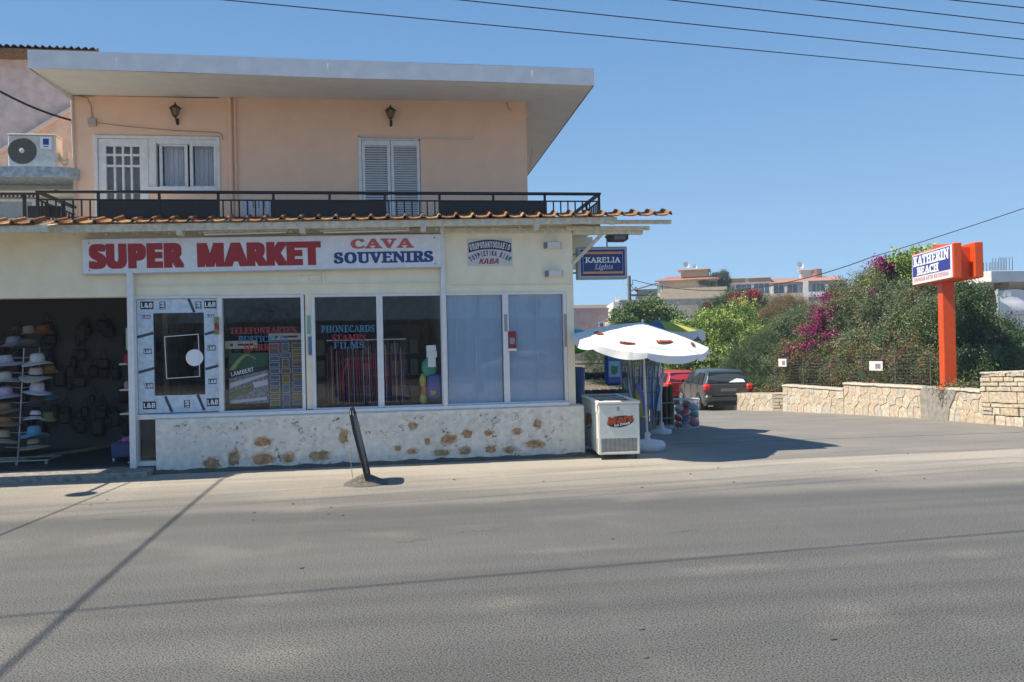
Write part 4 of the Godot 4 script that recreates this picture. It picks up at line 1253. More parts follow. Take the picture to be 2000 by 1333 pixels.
func make_balcony_chair() -> void:
	var C := thing("plastic_chair", "white plastic chair on the balcony behind the railing, mostly hidden", "chair", Vector3(-2.25, 3.72, -0.95))
	var w := mat("white plastic", Color(0.66, 0.67, 0.70), 0.45, 0.08, 2.0)
	part_box("seat", C, w, -0.22, 0.22, 0.40, 0.43, -0.22, 0.2, 0.01)
	part_box("backrest", C, w, -0.21, 0.21, 0.43, 0.44 + 0.02, 0.18, 0.21, 0.008)
	for k in 5: part_box("back_slat", C, w, -0.20 + k * 0.085, -0.14 + k * 0.085, 0.20, 0.43, 0.205, 0.225, 0.006)
	for x in [-0.2, 0.2]:
		for z in [-0.2, 0.18]: part_box("leg", C, w, x - 0.02, x + 0.02, 0.0, 0.40, z - 0.02, z + 0.02, 0.005)

# ---------------------------------------------------------------- goods in and before the shop
func hat_mesh(rc: float, hc: float, rb: float, wave: float, pinch := 0.0) -> MB:
	var b := MB.new()
	b.lathe([[rb - 0.004, -0.006 - 0.02], [rb, -0.02], [rb * 0.82, 0.0], [rc * 1.12, 0.012], [rc, 0.03], [rc * 0.96, hc * 0.6], [rc * 0.82, hc * 0.92], [rc * 0.5, hc - pinch * 0.4], [0.0, hc - pinch]], 22, Vector3(), wave, 2)
	return b

func make_hats() -> void:
	var wire := mat("rack wire", Color(0.42, 0.43, 0.45), 0.4, 0.0, 1.0, 0.0, 2.0, 0.3)
	var R := thing("hat_rack", "free standing wire hat rack just inside the open shop front at left", "display rack", Vector3(-5.83, 0.10, -0.92))
	var b := MB.new()
	b.rod(Vector3(-0.05, 0.05, 0.12), Vector3(0.07, 1.78, 0.12), 0.011)
	b.rod(Vector3(0.18, 0.9, -0.1), Vector3(0.20, 1.80, -0.1), 0.009)
	put("upright", b, wire, R)
	var f := MB.new()
	f.tube([Vector3(-0.5, 0.06, 0.22), Vector3(0.42, 0.06, 0.22), Vector3(0.42, 0.06, -0.25), Vector3(-0.5, 0.06, -0.25), Vector3(-0.5, 0.06, 0.22)], 0.013, 6)
	put("base", f, wire, R)
	for x in [-0.48, -0.02, 0.4]:
		var w := MB.new()
		w.rod(Vector3(x, 0.0, 0.22), Vector3(x, 0.06, 0.22), 0.022)
		put("caster", w, mat("caster grey", Color(0.3, 0.3, 0.32), 0.5), R)
	for k in 7:
		var a := MB.new()
		a.tube([Vector3(-0.03 + k * 0.015, 0.25 + k * 0.23, 0.12), Vector3(0.22, 0.27 + k * 0.23, 0.12)], 0.006, 4)
		a.tube([Vector3(-0.03 + k * 0.015, 0.25 + k * 0.23, 0.12), Vector3(-0.24, 0.27 + k * 0.23, 0.10)], 0.006, 4)
		put("hat_arm", a, wire, R)
	# colour, crown radius, crown height, brim radius, wave, words
	var hats := [
		[0.26, 1.56, 0.0, Color(0.62, 0.60, 0.62), 0.09, 0.13, 0.185, 0.018, "white wide brimmed sun hat, topmost of the right column on the rack"],
		[0.24, 1.33, 0.02, Color(0.48, 0.43, 0.36), 0.085, 0.15, 0.195, 0.035, "cream cowboy hat with curled brim and dark underside below the white sun hat"],
		[0.245, 1.105, 0.0, Color(0.60, 0.57, 0.66), 0.09, 0.14, 0.17, 0.01, "lilac white hat with high crown, third from the top of the right column"],
		[0.23, 0.90, -0.03, Color(0.06, 0.045, 0.04), 0.10, 0.12, 0.15, 0.01, "dark brown hat between the lilac white hat and the banded hat"],
		[0.22, 0.70, 0.02, Color(0.62, 0.62, 0.68), 0.07, 0.11, 0.14, 0.012, "white hat with a navy band low on the right column"],
		[0.20, 0.45, 0.02, Color(0.12, 0.32, 0.48), 0.085, 0.13, 0.175, 0.03, "sky blue cloth hat with a wavy brim on the rack"],
		[0.20, 0.26, 0.03, Color(0.36, 0.29, 0.20), 0.08, 0.12, 0.19, 0.01, "straw hat with a dark band at the bottom of the right column"],
		[-0.19, 1.55, 0.0, Color(0.52, 0.51, 0.60), 0.09, 0.13, 0.21, 0.02, "pale lilac sun hat, topmost of the left column on the rack"],
		[-0.20, 1.30, 0.03, Color(0.58, 0.54, 0.46), 0.09, 0.12, 0.20, 0.03, "cream sun hat with a drooping brim, second in the left column"],
		[-0.21, 1.07, 0.0, Color(0.50, 0.42, 0.58), 0.09, 0.13, 0.20, 0.015, "lilac checked hat, third in the left column at the left edge"],
		[-0.22, 0.86, 0.02, Color(0.26, 0.17, 0.09), 0.09, 0.10, 0.20, 0.02, "tan brown hat, fourth in the left column"],
		[-0.24, 0.66, 0.02, Color(0.42, 0.20, 0.09), 0.10, 0.09, 0.22, 0.01, "flat orange straw hat low in the left column"],
		[-0.25, 0.38, 0.03, Color(0.46, 0.38, 0.24), 0.085, 0.15, 0.20, 0.008, "yellow straw boater near the bottom of the left column"],
		[0.10, 1.82, -0.10, Color(0.13, 0.12, 0.09), 0.12, 0.10, 0.19, 0.01, "olive grey hat hung at the top of the rack"],
		[-0.16, 1.84, -0.2, Color(0.30, 0.31, 0.40), 0.10, 0.12, 0.16, 0.01, "pale blue grey hat behind the olive hat at the top"],
		[0.22, 2.04, -0.3, Color(0.30, 0.09, 0.04), 0.08, 0.09, 0.13, 0.01, "rust orange cap in the row along the top"],
		[0.02, 2.04, -0.3, Color(0.36, 0.31, 0.26), 0.08, 0.09, 0.11, 0.01, "beige cap in the middle of the row along the top"],
		[-0.15, 2.05, -0.3, Color(0.07, 0.05, 0.04), 0.08, 0.10, 0.14, 0.01, "dark cap at the left of the row along the top"],
		[0.36, 1.42, -0.15, Color(0.28, 0.15, 0.04), 0.08, 0.09, 0.13, 0.01, "ochre hat half hidden behind the right column"],
		[0.34, 1.02, -0.15, Color(0.05, 0.14, 0.18), 0.08, 0.09, 0.14, 0.01, "dark teal hat half hidden behind the right column"],
		[0.33, 0.68, -0.12, Color(0.20, 0.21, 0.08), 0.08, 0.10, 0.12, 0.01, "moss green cap half hidden behind the banded hat"],
	]
	var k := 0
	for h in hats:
		var o := thing("hat", h[8], "hat", Vector3(-5.83 + h[0], 0.10 + h[1], -0.80 + h[2]), k * 0.7, "hats on the rack inside the shop")
		o.rotation.x = 0.12
		put("felt", hat_mesh(h[4] * 1.15, h[5] * 1.1, h[6] * 1.18, h[7], 0.03 if k % 2 else 0.0), mat("hat %d" % k, h[3], 0.9, 0.15, 4.0), o)
		if k in [4, 6, 12, 1]:
			var rb := MB.new()
			rb.lathe([[h[4] * 1.185, 0.022], [h[4] * 1.16, 0.052]], 20)
			put("band", rb, mat("hat band", Color(0.015, 0.02, 0.05), 0.7), o)
		k += 1
	# floor edging strip and the goods in the gloom behind
	var E := thing("floor_edging", "cream edging strip running back along the dark shop floor", "edging", Vector3(-6.1, 0.10, -1.2))
	var eb := MB.new()
	eb.tube([Vector3(-0.5, 0.03, 0.15), Vector3(0.15, 0.03, 0.0), Vector3(0.75, 0.03, -1.0), Vector3(1.25, 0.03, -2.3)], 0.035, 6)
	put("strip", eb, mat("cream edging", Color(0.42, 0.40, 0.26), 0.6, 0.3, 2.0), E)
	var r := RandomNumberGenerator.new()
	r.seed = 8
	var W := thing("bag_display", "dim wall of dark bags and belts hanging deep inside the open shop", "display wall", Vector3(-5.0, 0.1, -2.7))
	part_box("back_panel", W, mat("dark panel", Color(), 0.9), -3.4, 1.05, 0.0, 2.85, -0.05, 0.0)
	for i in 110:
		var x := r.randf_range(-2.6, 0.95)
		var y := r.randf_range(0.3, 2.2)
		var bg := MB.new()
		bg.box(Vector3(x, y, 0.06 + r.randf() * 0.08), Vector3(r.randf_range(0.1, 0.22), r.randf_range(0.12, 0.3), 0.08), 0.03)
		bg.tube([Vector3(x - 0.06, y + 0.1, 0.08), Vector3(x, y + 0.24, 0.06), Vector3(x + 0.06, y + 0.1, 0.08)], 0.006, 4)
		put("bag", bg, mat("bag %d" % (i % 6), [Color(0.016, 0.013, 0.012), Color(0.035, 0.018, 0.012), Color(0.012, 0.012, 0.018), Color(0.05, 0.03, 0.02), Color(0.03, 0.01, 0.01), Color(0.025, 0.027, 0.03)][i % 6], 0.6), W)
	var S := thing("shelf_unit", "narrow shelf unit with white shelf edges just inside the opening beside the post", "shelf", Vector3(-4.18, 0.10, -0.85))
	var wh := mat("shelf white", Color(0.62, 0.62, 0.60), 0.5)
	for y in [0.72, 1.09, 1.49]: part_box("shelf", S, wh, -0.14, 0.24, y, y + 0.025, -0.3, 0.25)
	part_box("back_panel", S, mat("dark panel", Color(), 0.9), -0.14, 0.24, 0.0, 2.0, -0.34, -0.31)
	var cp := thing("cap", "red cap lying on the top white shelf beside the post", "cap", Vector3(-4.18, 1.63, -0.72))
	put("cloth", hat_mesh(0.10, 0.14, 0.13, 0.02), mat("red cap", Color(0.36, 0.015, 0.03), 0.8), cp)
	var pk := thing("toy", "pink and white soft toy on the second white shelf beside the post", "toy", Vector3(-4.17, 1.24, -0.72))
	var pb := MB.new()
	pb.ball(Vector3(0, 0.0, 0), Vector3(0.12, 0.05, 0.1))
	pb.ball(Vector3(0.08, 0.08, 0), Vector3(0.06, 0.08, 0.06))
	pb.ball(Vector3(-0.06, 0.05, 0.03), Vector3(0.05, 0.05, 0.05))
	put("body", pb, mat("pink plush", Color(0.55, 0.33, 0.40), 0.9, 0.3, 6.0), pk)
	var bx := thing("crate", "dark blue plastic crate on the floor below the white shelves", "crate", Vector3(-4.26, 0.17, -0.72))
	part_box("body", bx, mat("blue crate", Color(0.03, 0.05, 0.17), 0.5), -0.19, 0.17, 0.0, 0.22, -0.2, 0.15, 0.015)
	part_box("rim", bx, mat("blue crate", Color(), 0.5), -0.20, 0.18, 0.20, 0.23, -0.21, 0.16, 0.008)
	var ft := MB.new()
	ft.ball(Vector3(-0.16, -0.035, 0.12), Vector3(0.02, 0.035, 0.02), 8, 6)
	ft.ball(Vector3(0.14, -0.035, 0.12), Vector3(0.02, 0.035, 0.02), 8, 6)
	put("foot", ft, wh, bx)
	var pt := thing("towel", "crumpled pink towel heaped on the blue crate", "towel", Vector3(-4.24, 0.41, -0.72))
	var tb := MB.new()
	var rows := []
	for i in 9:
		var line := []
		for j in 13:
			var u := j / 12.0 * 2 - 1
			var v := i / 8.0 * 2 - 1
			line.append(Vector3(u * 0.13, 0.07 * maxf(0.0, 1 - u * u) * maxf(0.0, 1 - v * v) + 0.012 * sin(u * 9 + v * 5), -v * 0.1))
		rows.append(line)
	tb.grid(rows)
	put("cloth", tb, mat("pink towel", Color(0.46, 0.14, 0.30), 0.9), pt)
	var sl := thing("white_trim", "small white sandal lying at the foot of the post", "sandal", Vector3(-4.03, 0.12, -0.25))
	var sb := MB.new()
	sb.ball(Vector3(0, 0.012, 0), Vector3(0.075, 0.016, 0.035))
	sb.tube([Vector3(0.02, 0.015, 0.03), Vector3(0.02, 0.05, 0.0), Vector3(0.02, 0.015, -0.03)], 0.008, 5)
	put("sole", sb, wh, sl)

func make_window_goods() -> void:
	var red := mat("window letter red", Color(0.40, 0.03, 0.04), 0.5)
	var blu := mat("window letter blue", Color(0.06, 0.22, 0.40), 0.5)
	var A := thing("window_lettering", "faded red and blue serif words stuck on the glass in front of the postcards", "lettering", Vector3(-2.05, 2.0, -0.05), 0.0, "words stuck on the shop windows")
	text("TELEFONKARTEN", A, red, Vector3(-0.01, 0.07, 0), 0.98, 0.095, "Droid Serif", 700, 0.001)
	text("BUSTICKETS", A, blu, Vector3(-0.02, -0.06, 0), 0.72, 0.095, "Droid Serif", 700, 0.001)
	text("MARKEN", A, red, Vector3(-0.03, -0.185, 0), 0.56, 0.095, "Droid Serif", 700, 0.001)
	var C := thing("window_lettering", "blue and red serif words PHONECARDS STAMPS FILMS stuck on the glass", "lettering", Vector3(-0.83, 2.0, -0.05), 0.0, "words stuck on the shop windows")
	text("PHONECARDS", C, blu, Vector3(0.02, 0.07, 0), 0.80, 0.105, "Droid Serif", 700, 0.001)
	text("STAMPS", C, red, Vector3(0.03, -0.065, 0), 0.52, 0.095, "Droid Serif", 700, 0.001)
	text("FILMS", C, blu, Vector3(0.03, -0.18, 0), 0.46, 0.10, "Droid Serif", 700, 0.001)

	# tall poster: green leaf picture, black band with white lettering, grey and white packets below
	var P := thing("window_poster", "tall advertising poster with green leaf, black lettered band and grey packets in the shop window", "poster", Vector3(-2.32, 1.30, -0.22), 0.06)
	part_box("sheet", P, mat("poster grey", Color(0.30, 0.31, 0.34), 0.5, 0.4, 2.5), -0.29, 0.29, -0.34, 0.43, -0.006, 0.0, 0.0)
	part_box("green_ground", P, mat("poster green", Color(0.02, 0.11, 0.06), 0.5, 0.3, 3.0), -0.29, 0.29, 0.18, 0.43, 0.0005, 0.001, 0.0)
	var lf := MB.new()
	for k in 22:
		var t := k / 21.0
		var a := Vector2(-0.28 + 0.36 * t, 0.16 + 0.24 * sin(t * 2.2))
		lf.prism(PackedVector2Array([a + Vector2(0, -0.012), a + Vector2(0.10 - 0.06 * t, 0.03 - t * 0.05), a + Vector2(-0.01, 0.02)]), 0.001, 0.002)
	put("leaf_print", lf, mat("poster leaf", Color(0.34, 0.36, 0.10), 0.5), P)
	var bd := MB.new()
	bd.prism(PackedVector2Array([Vector2(-0.29, 0.05), Vector2(0.29, 0.17), Vector2(0.29, 0.24), Vector2(-0.29, 0.17)]), 0.002, 0.003)
	put("black_band", bd, mat("black print", Color(), 0.4), P)
	text("LAMBERT", P, mat("white print", Color(), 0.4), Vector3(-0.09, 0.148, 0.0035), 0.34, 0.065, "Droid Sans", 400, 0.001, 0.001, 0.0, "lettering", 0.2)
	var pk := MB.new()
	pk.prism(PackedVector2Array([Vector2(-0.27, -0.16), Vector2(0.05, -0.06), Vector2(0.06, -0.15), Vector2(-0.26, -0.25)]), 0.001, 0.003)
	put("packet_print", pk, mat("poster moss", Color(0.16, 0.20, 0.08), 0.5, 0.3, 3.0), P)
	var wk := MB.new()
	wk.prism(PackedVector2Array([Vector2(-0.28, -0.02), Vector2(0.27, 0.12), Vector2(0.27, 0.09), Vector2(-0.28, -0.10)]), 0.001, 0.002)
	wk.prism(PackedVector2Array([Vector2(0.05, -0.02), Vector2(0.28, 0.02), Vector2(0.28, -0.06), Vector2(0.08, -0.1)]), 0.001, 0.002)
	wk.prism(PackedVector2Array([Vector2(-0.27, -0.33), Vector2(0.26, -0.29), Vector2(0.26, -0.245), Vector2(-0.27, -0.285)]), 0.001, 0.002)
	put("white_print", wk, mat("poster white", Color(0.55, 0.55, 0.58), 0.5), P)
	for q in [[-1.76, 1.42, "tall cream postcard display with a header strip and three columns of cards"], [-2.42, 1.86, "postcard header strip with coloured title behind the window at left"]]:
		var tall: bool = q[0] > -2.0
		var D := thing("postcard_display", q[2], "postcard display", Vector3(q[0], q[1], -0.20), -0.05)
		var w := 0.26 if tall else 0.24
		part_box("header", D, mat("card cream", Color(0.50, 0.49, 0.40), 0.5, 0.1, 2.0), -w, w, 0.50 if tall else -0.06, 0.60 if tall else 0.06, 0.0, 0.006, 0.0)
		var bb := MB.new()
		bb.lim(-0.16, -0.12, (0.53 if tall else -0.02), (0.57 if tall else 0.02), 0.006, 0.008)
		bb.lim(-0.05, 0.18, (0.535 if tall else -0.015), (0.565 if tall else 0.015), 0.006, 0.008)
		put("header_print", bb, mat("black print", Color(), 0.4), D)
		if not tall: continue
		part_box("back_board", D, mat("board dark", Color(0.08, 0.08, 0.075), 0.7), -0.26, 0.26, -0.56, 0.50, -0.01, 0.0, 0.0)
		var r := RandomNumberGenerator.new()
		r.seed = 12
		var pal := [Color(0.05, 0.13, 0.30), Color(0.10, 0.20, 0.36), Color(0.22, 0.16, 0.09), Color(0.30, 0.30, 0.28), Color(0.08, 0.13, 0.05), Color(0.40, 0.26, 0.04), Color(0.16, 0.22, 0.30)]
		for col in 3:
			var y := 0.46
			while y > -0.5:
				var hgt := 0.085 + (0.05 if col == 1 and r.randf() < 0.5 else 0.0)
				var x: float = -0.175 + col * 0.17
				var cw := 0.055 if hgt > 0.1 else 0.075
				var card := part_box("postcard", D, mat("card white", Color(0.42, 0.42, 0.40), 0.4), x - cw, x + cw, y - hgt, y - 0.008, 0.0, 0.004, 0.0)
				part_box("card_picture", card, mat("postcard %d" % (r.randi() % 7), pal[r.randi() % 7], 0.4, 0.6, 9.0), x - cw + 0.008, x + cw - 0.008, y - hgt + 0.008, y - 0.016, 0.004, 0.0055, 0.0)
				y -= hgt + 0.012
	# strips of a coloured fly curtain
	var cols := [Color(0.42, 0.10, 0.03), Color(0.04, 0.16, 0.30), Color(0.40, 0.40, 0.42), Color(0.05, 0.30, 0.24), Color(0.34, 0.03, 0.05), Color(0.10, 0.06, 0.24), Color(0.44, 0.22, 0.05), Color(0.30, 0.34, 0.40)]
	var F := thing("fly_curtain", "hanging multicoloured plastic strip curtain behind the two middle windows", "strip curtain", Vector3(-0.55, 0.9, -0.42))
	var rr := RandomNumberGenerator.new()
	rr.seed = 15
	for k in 40:
		var x := -0.62 + k * 0.031 + rr.randf_range(-0.008, 0.008)
		var top := rr.randf_range(0.8, 0.98)
		var b := MB.new()
		b.quad(Vector3(x + 0.012, 0.0, 0), Vector3(x + 0.012 + 0.010, 0.0, 0.003), Vector3(x + 0.008, top, 0.003), Vector3(x, top, 0))
		b.quad(Vector3(x + 0.022, 0.0, 0.002), Vector3(x + 0.012, 0.0, -0.001), Vector3(x, top, -0.001), Vector3(x + 0.008, top, 0.002))
		put("strip", b, mat("strip %d" % (k % 8), cols[(k * 5 + k / 3) % 8], 0.5), F)
	var rl := MB.new()
	rl.rod(Vector3(-0.62, 1.0, 0), Vector3(0.62, 1.0, 0), 0.012)
	put("rail", rl, mat("rack wire", Color(), 0.4), F)
	# pool float leaning inside the fourth window
	var L := thing("pool_float", "inflatable pool float in yellow, green and blue leaning inside the fourth window", "inflatable", Vector3(0.44, 1.12, -0.28))
	for q in [[-0.12, 0.12, Color(0.42, 0.44, 0.10)], [-0.10, -0.06, Color(0.40, 0.16, 0.03)], [-0.115, -0.17, Color(0.44, 0.46, 0.10)]]:
		var b := MB.new()
		b.ball(Vector3(q[0], q[1], 0), Vector3(0.055, 0.11, 0.05))
		put("chamber", b, mat("float %d" % int(q[1] * 100), q[2], 0.4), L)
	var up := MB.new()
	up.ball(Vector3(-0.01, 0.32, 0), Vector3(0.13, 0.16, 0.06))
	put("chamber", up, mat("float green", Color(0.06, 0.32, 0.22), 0.4), L)
	var bl := MB.new()
	bl.box(Vector3(0.06, 0.02, 0.03), Vector3(0.22, 0.40, 0.07), 0.034)
	put("pillow", bl, mat("float blue", Color(0.07, 0.10, 0.36), 0.35), L)
	var ye := MB.new()
	ye.prism(wobble_poly(0.04, -0.08, 0.09, 0.07, rr, 9, 0.3), 0.066, 0.069)
	put("fish_print", ye, mat("float yellow", Color(0.56, 0.42, 0.04), 0.4), L)
	var N := thing("paper_notes", "three white paper notes taped inside the fourth window", "notice", Vector3(0.46, 1.62, -0.052))
	for q in [[-0.075, 0.075, 0.08, 0.17, 0.05], [-0.08, 0.08, -0.02, 0.08, -0.03], [-0.06, 0.06, -0.17, -0.02, 0.0]]:
		var o := part_box("note", N, mat("paper white", Color(0.66, 0.66, 0.66), 0.8), q[0], q[1], q[2], q[3], 0.0, 0.002, 0.0)
		o.rotation.z = q[4]
	# shelving deep in the shop seen through the panes
	for q in [[-3.2, "dim shelving with packets seen through the sticker bordered door"], [-1.9, "dim shelving with packets behind the postcard window"], [-0.2, "dim shelving with packets behind the strip curtain"]]:
		var H := thing("shop_shelving", q[1], "shelving", Vector3(q[0], 0.1, -2.6), 0.0, "shelving inside the shop")
		part_box("back_panel", H, mat("dark panel", Color(), 0.9), -0.55, 0.55, 0.0, 2.1, -0.3, -0.27)
		for y in [0.35, 0.75, 1.15, 1.55]:
			part_box("shelf", H, mat("grey shelf", Color(0.20, 0.20, 0.19), 0.6), -0.55, 0.55, y, y + 0.02, -0.27, 0.05)
			for k in 6:
				var hh := rr.randf_range(0.12, 0.3)
				part_box("packet", H, mat("packet %d" % (k % 5), [Color(0.22, 0.20, 0.16), Color(0.10, 0.05, 0.04), Color(0.06, 0.09, 0.14), Color(0.24, 0.22, 0.10), Color(0.09, 0.11, 0.07)][k % 5], 0.5), -0.52 + k * 0.175, -0.38 + k * 0.175, y + 0.02, y + 0.02 + hh, -0.2, 0.0, 0.004)

func make_sign_stand() -> void:
	var blk := mat("black enamel", Color(0.012, 0.012, 0.013), 0.35, 0.1, 2.0)
	var S := thing("sign_stand", "black tubular sign stand seen edge on at the roadside with a round base", "sign stand", Vector3(-0.50, 0.0, 1.83), deg_to_rad(-1.5))
	var b := MB.new()
	b.lathe([[0.29, 0.0], [0.28, 0.015], [0.06, 0.12], [0.035, 0.13], [0.0, 0.13]], 30)
	put("base", b, mat("dusty rubber", Color(0.16, 0.145, 0.125), 0.9, 0.3, 2.0), S)
	var f := MB.new()
	var rr := 0.021
	f.tube([Vector3(0.03, 0.05, 0.16), Vector3(-0.12, 0.72, 0.20), Vector3(-0.155, 0.90, 0.17), Vector3(-0.165, 0.955, 0.10), Vector3(-0.165, 0.97, 0.0), Vector3(-0.165, 0.97, -0.20), Vector3(-0.165, 0.955, -0.30), Vector3(-0.155, 0.90, -0.37), Vector3(-0.12, 0.72, -0.40), Vector3(0.02, 0.10, -0.32), Vector3(0.03, 0.05, -0.2)], rr, 8)
	put("frame", f, blk, S)
	var p := MB.new()
	p.xf = Transform3D(Basis(Vector3.BACK, 0.195), Vector3(-0.062, 0.50, -0.10))
	p.box(Vector3.ZERO, Vector3(0.012, 0.80, 0.54), 0.003)
	put("panel", p, blk, S)
	var t := MB.new()
	t.tube([Vector3(-0.16, 0.5, 0.18), Vector3(-0.165, 0.3, 0.2), Vector3(-0.15, 0.12, 0.21)], 0.004, 4)
	put("cord", t, mat("straw cord", Color(0.34, 0.26, 0.13), 0.9), S)

func logo(parent: Node3D, where: Transform3D, w: float, second := true) -> void:     # dark oval, red slanted word, pale second line
	var h := w * (0.42 if second else 0.30)
	var b := MB.new()
	var p := PackedVector2Array()
	var q := PackedVector2Array()
	for k in 26:
		var a := TAU * k / 26
		p.append(Vector2(cos(a) * w * 0.5, sin(a) * h * 0.5 - h * 0.06 + 0.10 * w * cos(a) * 0.5))
	b.prism(p, 0.0, 0.001)
	var o := put("logo_oval", b, mat("logo black", Color(0.02, 0.018, 0.012), 0.4), parent)
	o.transform = where
	var ed := MB.new()
	for k in 26: q.append(p[k] * 1.04)
	ed.prism(q, -0.0006, 0.0004)
	put("logo_edge", ed, mat("logo gold", Color(0.32, 0.22, 0.08), 0.4), o)
	var gold := text("Mars", o, mat("logo gold", Color(), 0.4), Vector3(0.0, h * 0.12, 0.0015), w * 0.98, h * 0.72, "Droid Sans", 700, 0.0008, w * 0.014, 0.3, "logo_lettering", 0.12)
	gold.name = "logo_lettering_edge"
	text("Mars", o, mat("logo red", Color(0.50, 0.045, 0.02), 0.4), Vector3(0.0, h * 0.12, 0.0036), w * 0.93, h * (0.64 if second else 0.78), "Droid Sans", 700, 0.0008, w * 0.004, 0.3, "logo_lettering", 0.12)
	if second: text("ice Cream", o, mat("white print", Color(), 0.4), Vector3(w * 0.06, -h * 0.30, 0.0036), w * 0.60, h * 0.22, "Droid Sans", 700, 0.0008, w * 0.002, 0.1, "logo_lettering", 0.16)

func make_freezer() -> void:
	var F := thing("ice_cream_freezer", "white chest freezer with a red lettered black oval logo at the corner of the shop", "freezer", Vector3(2.915, 0.0, 0.66), deg_to_rad(-4.5))
	var shell := mat("freezer shell", Color(0.78, 0.80, 0.73), 0.4, 0.06, 1.0)
	var rim := mat("freezer rim", Color(0.82, 0.81, 0.76), 0.4, 0.05, 1.0)
	var dk := mat("freezer dark", Color(0.05, 0.048, 0.042), 0.7, 0.3, 4.0)
	var W := 0.63
	var D := 1.75
	part_box("cabinet", F, shell, 0.0, W, 0.075, 0.84, -D, -0.012, 0.014)
	var fr := MB.new()
	fr.lim(0.012, W - 0.012, 0.325, 0.83, -0.02, 0.0, 0.004)
	fr.lim(0.012, 0.04, 0.085, 0.325, -0.02, 0.0, 0.004)
	fr.lim(W - 0.04, W - 0.012, 0.085, 0.325, -0.02, 0.0, 0.004)
	fr.lim(0.04, W - 0.04, 0.085, 0.115, -0.02, 0.0, 0.004)
	put("front_panel", fr, shell, F)
	part_box("grille_recess", F, dk, 0.04, W - 0.04, 0.115, 0.325, -0.017, -0.013, 0.0)
	var gr := MB.new()
	for k in 7:
		var x := 0.04 + (W - 0.08) * (k + 1) / 8.0
		gr.lim(x - 0.003, x + 0.003, 0.115, 0.325, -0.012, -0.004)
	put("grille_bar", gr, mat("grille grey", Color(0.28, 0.27, 0.24), 0.6), F)
	var sl := MB.new()
	for k in 12: sl.lim(0.042, W - 0.042, 0.120 + k * 0.017, 0.127 + k * 0.017, -0.016, -0.008)
	put("grille_slats", sl, mat("grille brown", Color(0.16, 0.125, 0.085), 0.8, 0.4, 3.0), F).set_meta("kind", "stuff")
	var rm := MB.new()
	rm.lim(-0.012, W + 0.012, 0.84, 0.885, -0.06, 0.012, 0.012)
	rm.lim(-0.012, W + 0.012, 0.84, 0.885, -D - 0.012, -D + 0.06, 0.012)
	rm.lim(-0.012, 0.05, 0.84, 0.885, -D + 0.06, -0.06, 0.012)
	rm.lim(W - 0.05, W + 0.012, 0.84, 0.885, -D + 0.06, -0.06, 0.012)
	put("top_rim", rm, rim, F)
	part_box("inside", F, mat("freezer well", Color(0.28, 0.29, 0.30), 0.6), 0.05, W - 0.05, 0.838, 0.846, -D + 0.06, -0.06, 0.0)
	for q in [[-0.94, -0.05, 0.872], [-D + 0.05, -0.90, 0.880]]:
		var g := MB.new()
		g.quad(Vector3(0.05, q[2], q[1]), Vector3(W - 0.05, q[2], q[1]), Vector3(W - 0.05, q[2], q[0]), Vector3(0.05, q[2], q[0]))
		var lid := put("glass_lid", g, glass("freezer lid glass", Color(0.8, 0.86, 0.86), 0.25), F)
		var lf := MB.new()
		lf.lim(0.05, W - 0.05, q[2] - 0.002, q[2] + 0.014, q[1] - 0.02, q[1], 0.004)
		lf.lim(0.05, W - 0.05, q[2] - 0.002, q[2] + 0.014, q[0], q[0] + 0.02, 0.004)
		put("lid_frame", lf, mat("grey trim", Color(), 0.5), lid)
	part_box("price_card", F, mat("paper white", Color(), 0.8), 0.13, 0.36, 0.873, 0.876, -0.30, -0.10, 0.0)
	part_box("price_picture", F, mat("card red", Color(0.42, 0.05, 0.08), 0.5), 0.20, 0.36, 0.877, 0.879, -0.30, -0.20, 0.0)
	part_box("lock_plate", F, mat("grey lock", Color(0.36, 0.38, 0.40), 0.4), 0.285, 0.325, 0.735, 0.80, -0.002, 0.006, 0.004)
	var ha := MB.new()
	ha.box(Vector3(-0.012, 0.78, -0.07), Vector3(0.03, 0.14, 0.10), 0.012)
	ha.lim(-0.01, 0.012, 0.08, 0.73, -0.10, -0.01, 0.01)
	put("side_trim", ha, rim, F)
	part_box("side_vent", F, mat("rust cream", Color(0.50, 0.40, 0.28), 0.7, 0.3, 3.0), -0.014, -0.008, 0.09, 0.32, -0.095, -0.02, 0.002)
	for p in [Vector3(0.06, 0, -0.06), Vector3(W - 0.06, 0, -0.06), Vector3(0.06, 0, -D + 0.06), Vector3(W - 0.06, 0, -D + 0.06)]:
		var c := MB.new()
		c.rod(p + Vector3(-0.012, 0.028, 0), p + Vector3(0.012, 0.028, 0), 0.028, 0.028, 12)
		c.lim(p.x - 0.018, p.x + 0.018, 0.045, 0.076, p.z - 0.02, p.z + 0.02)
		put("caster", c, dk, F)
	logo(F, Transform3D(Basis(), Vector3(0.335, 0.585, 0.002)), 0.40)
	logo(F, Transform3D(Basis(Vector3.UP, -PI / 2), Vector3(-0.003, 0.52, -0.95)), 0.62)

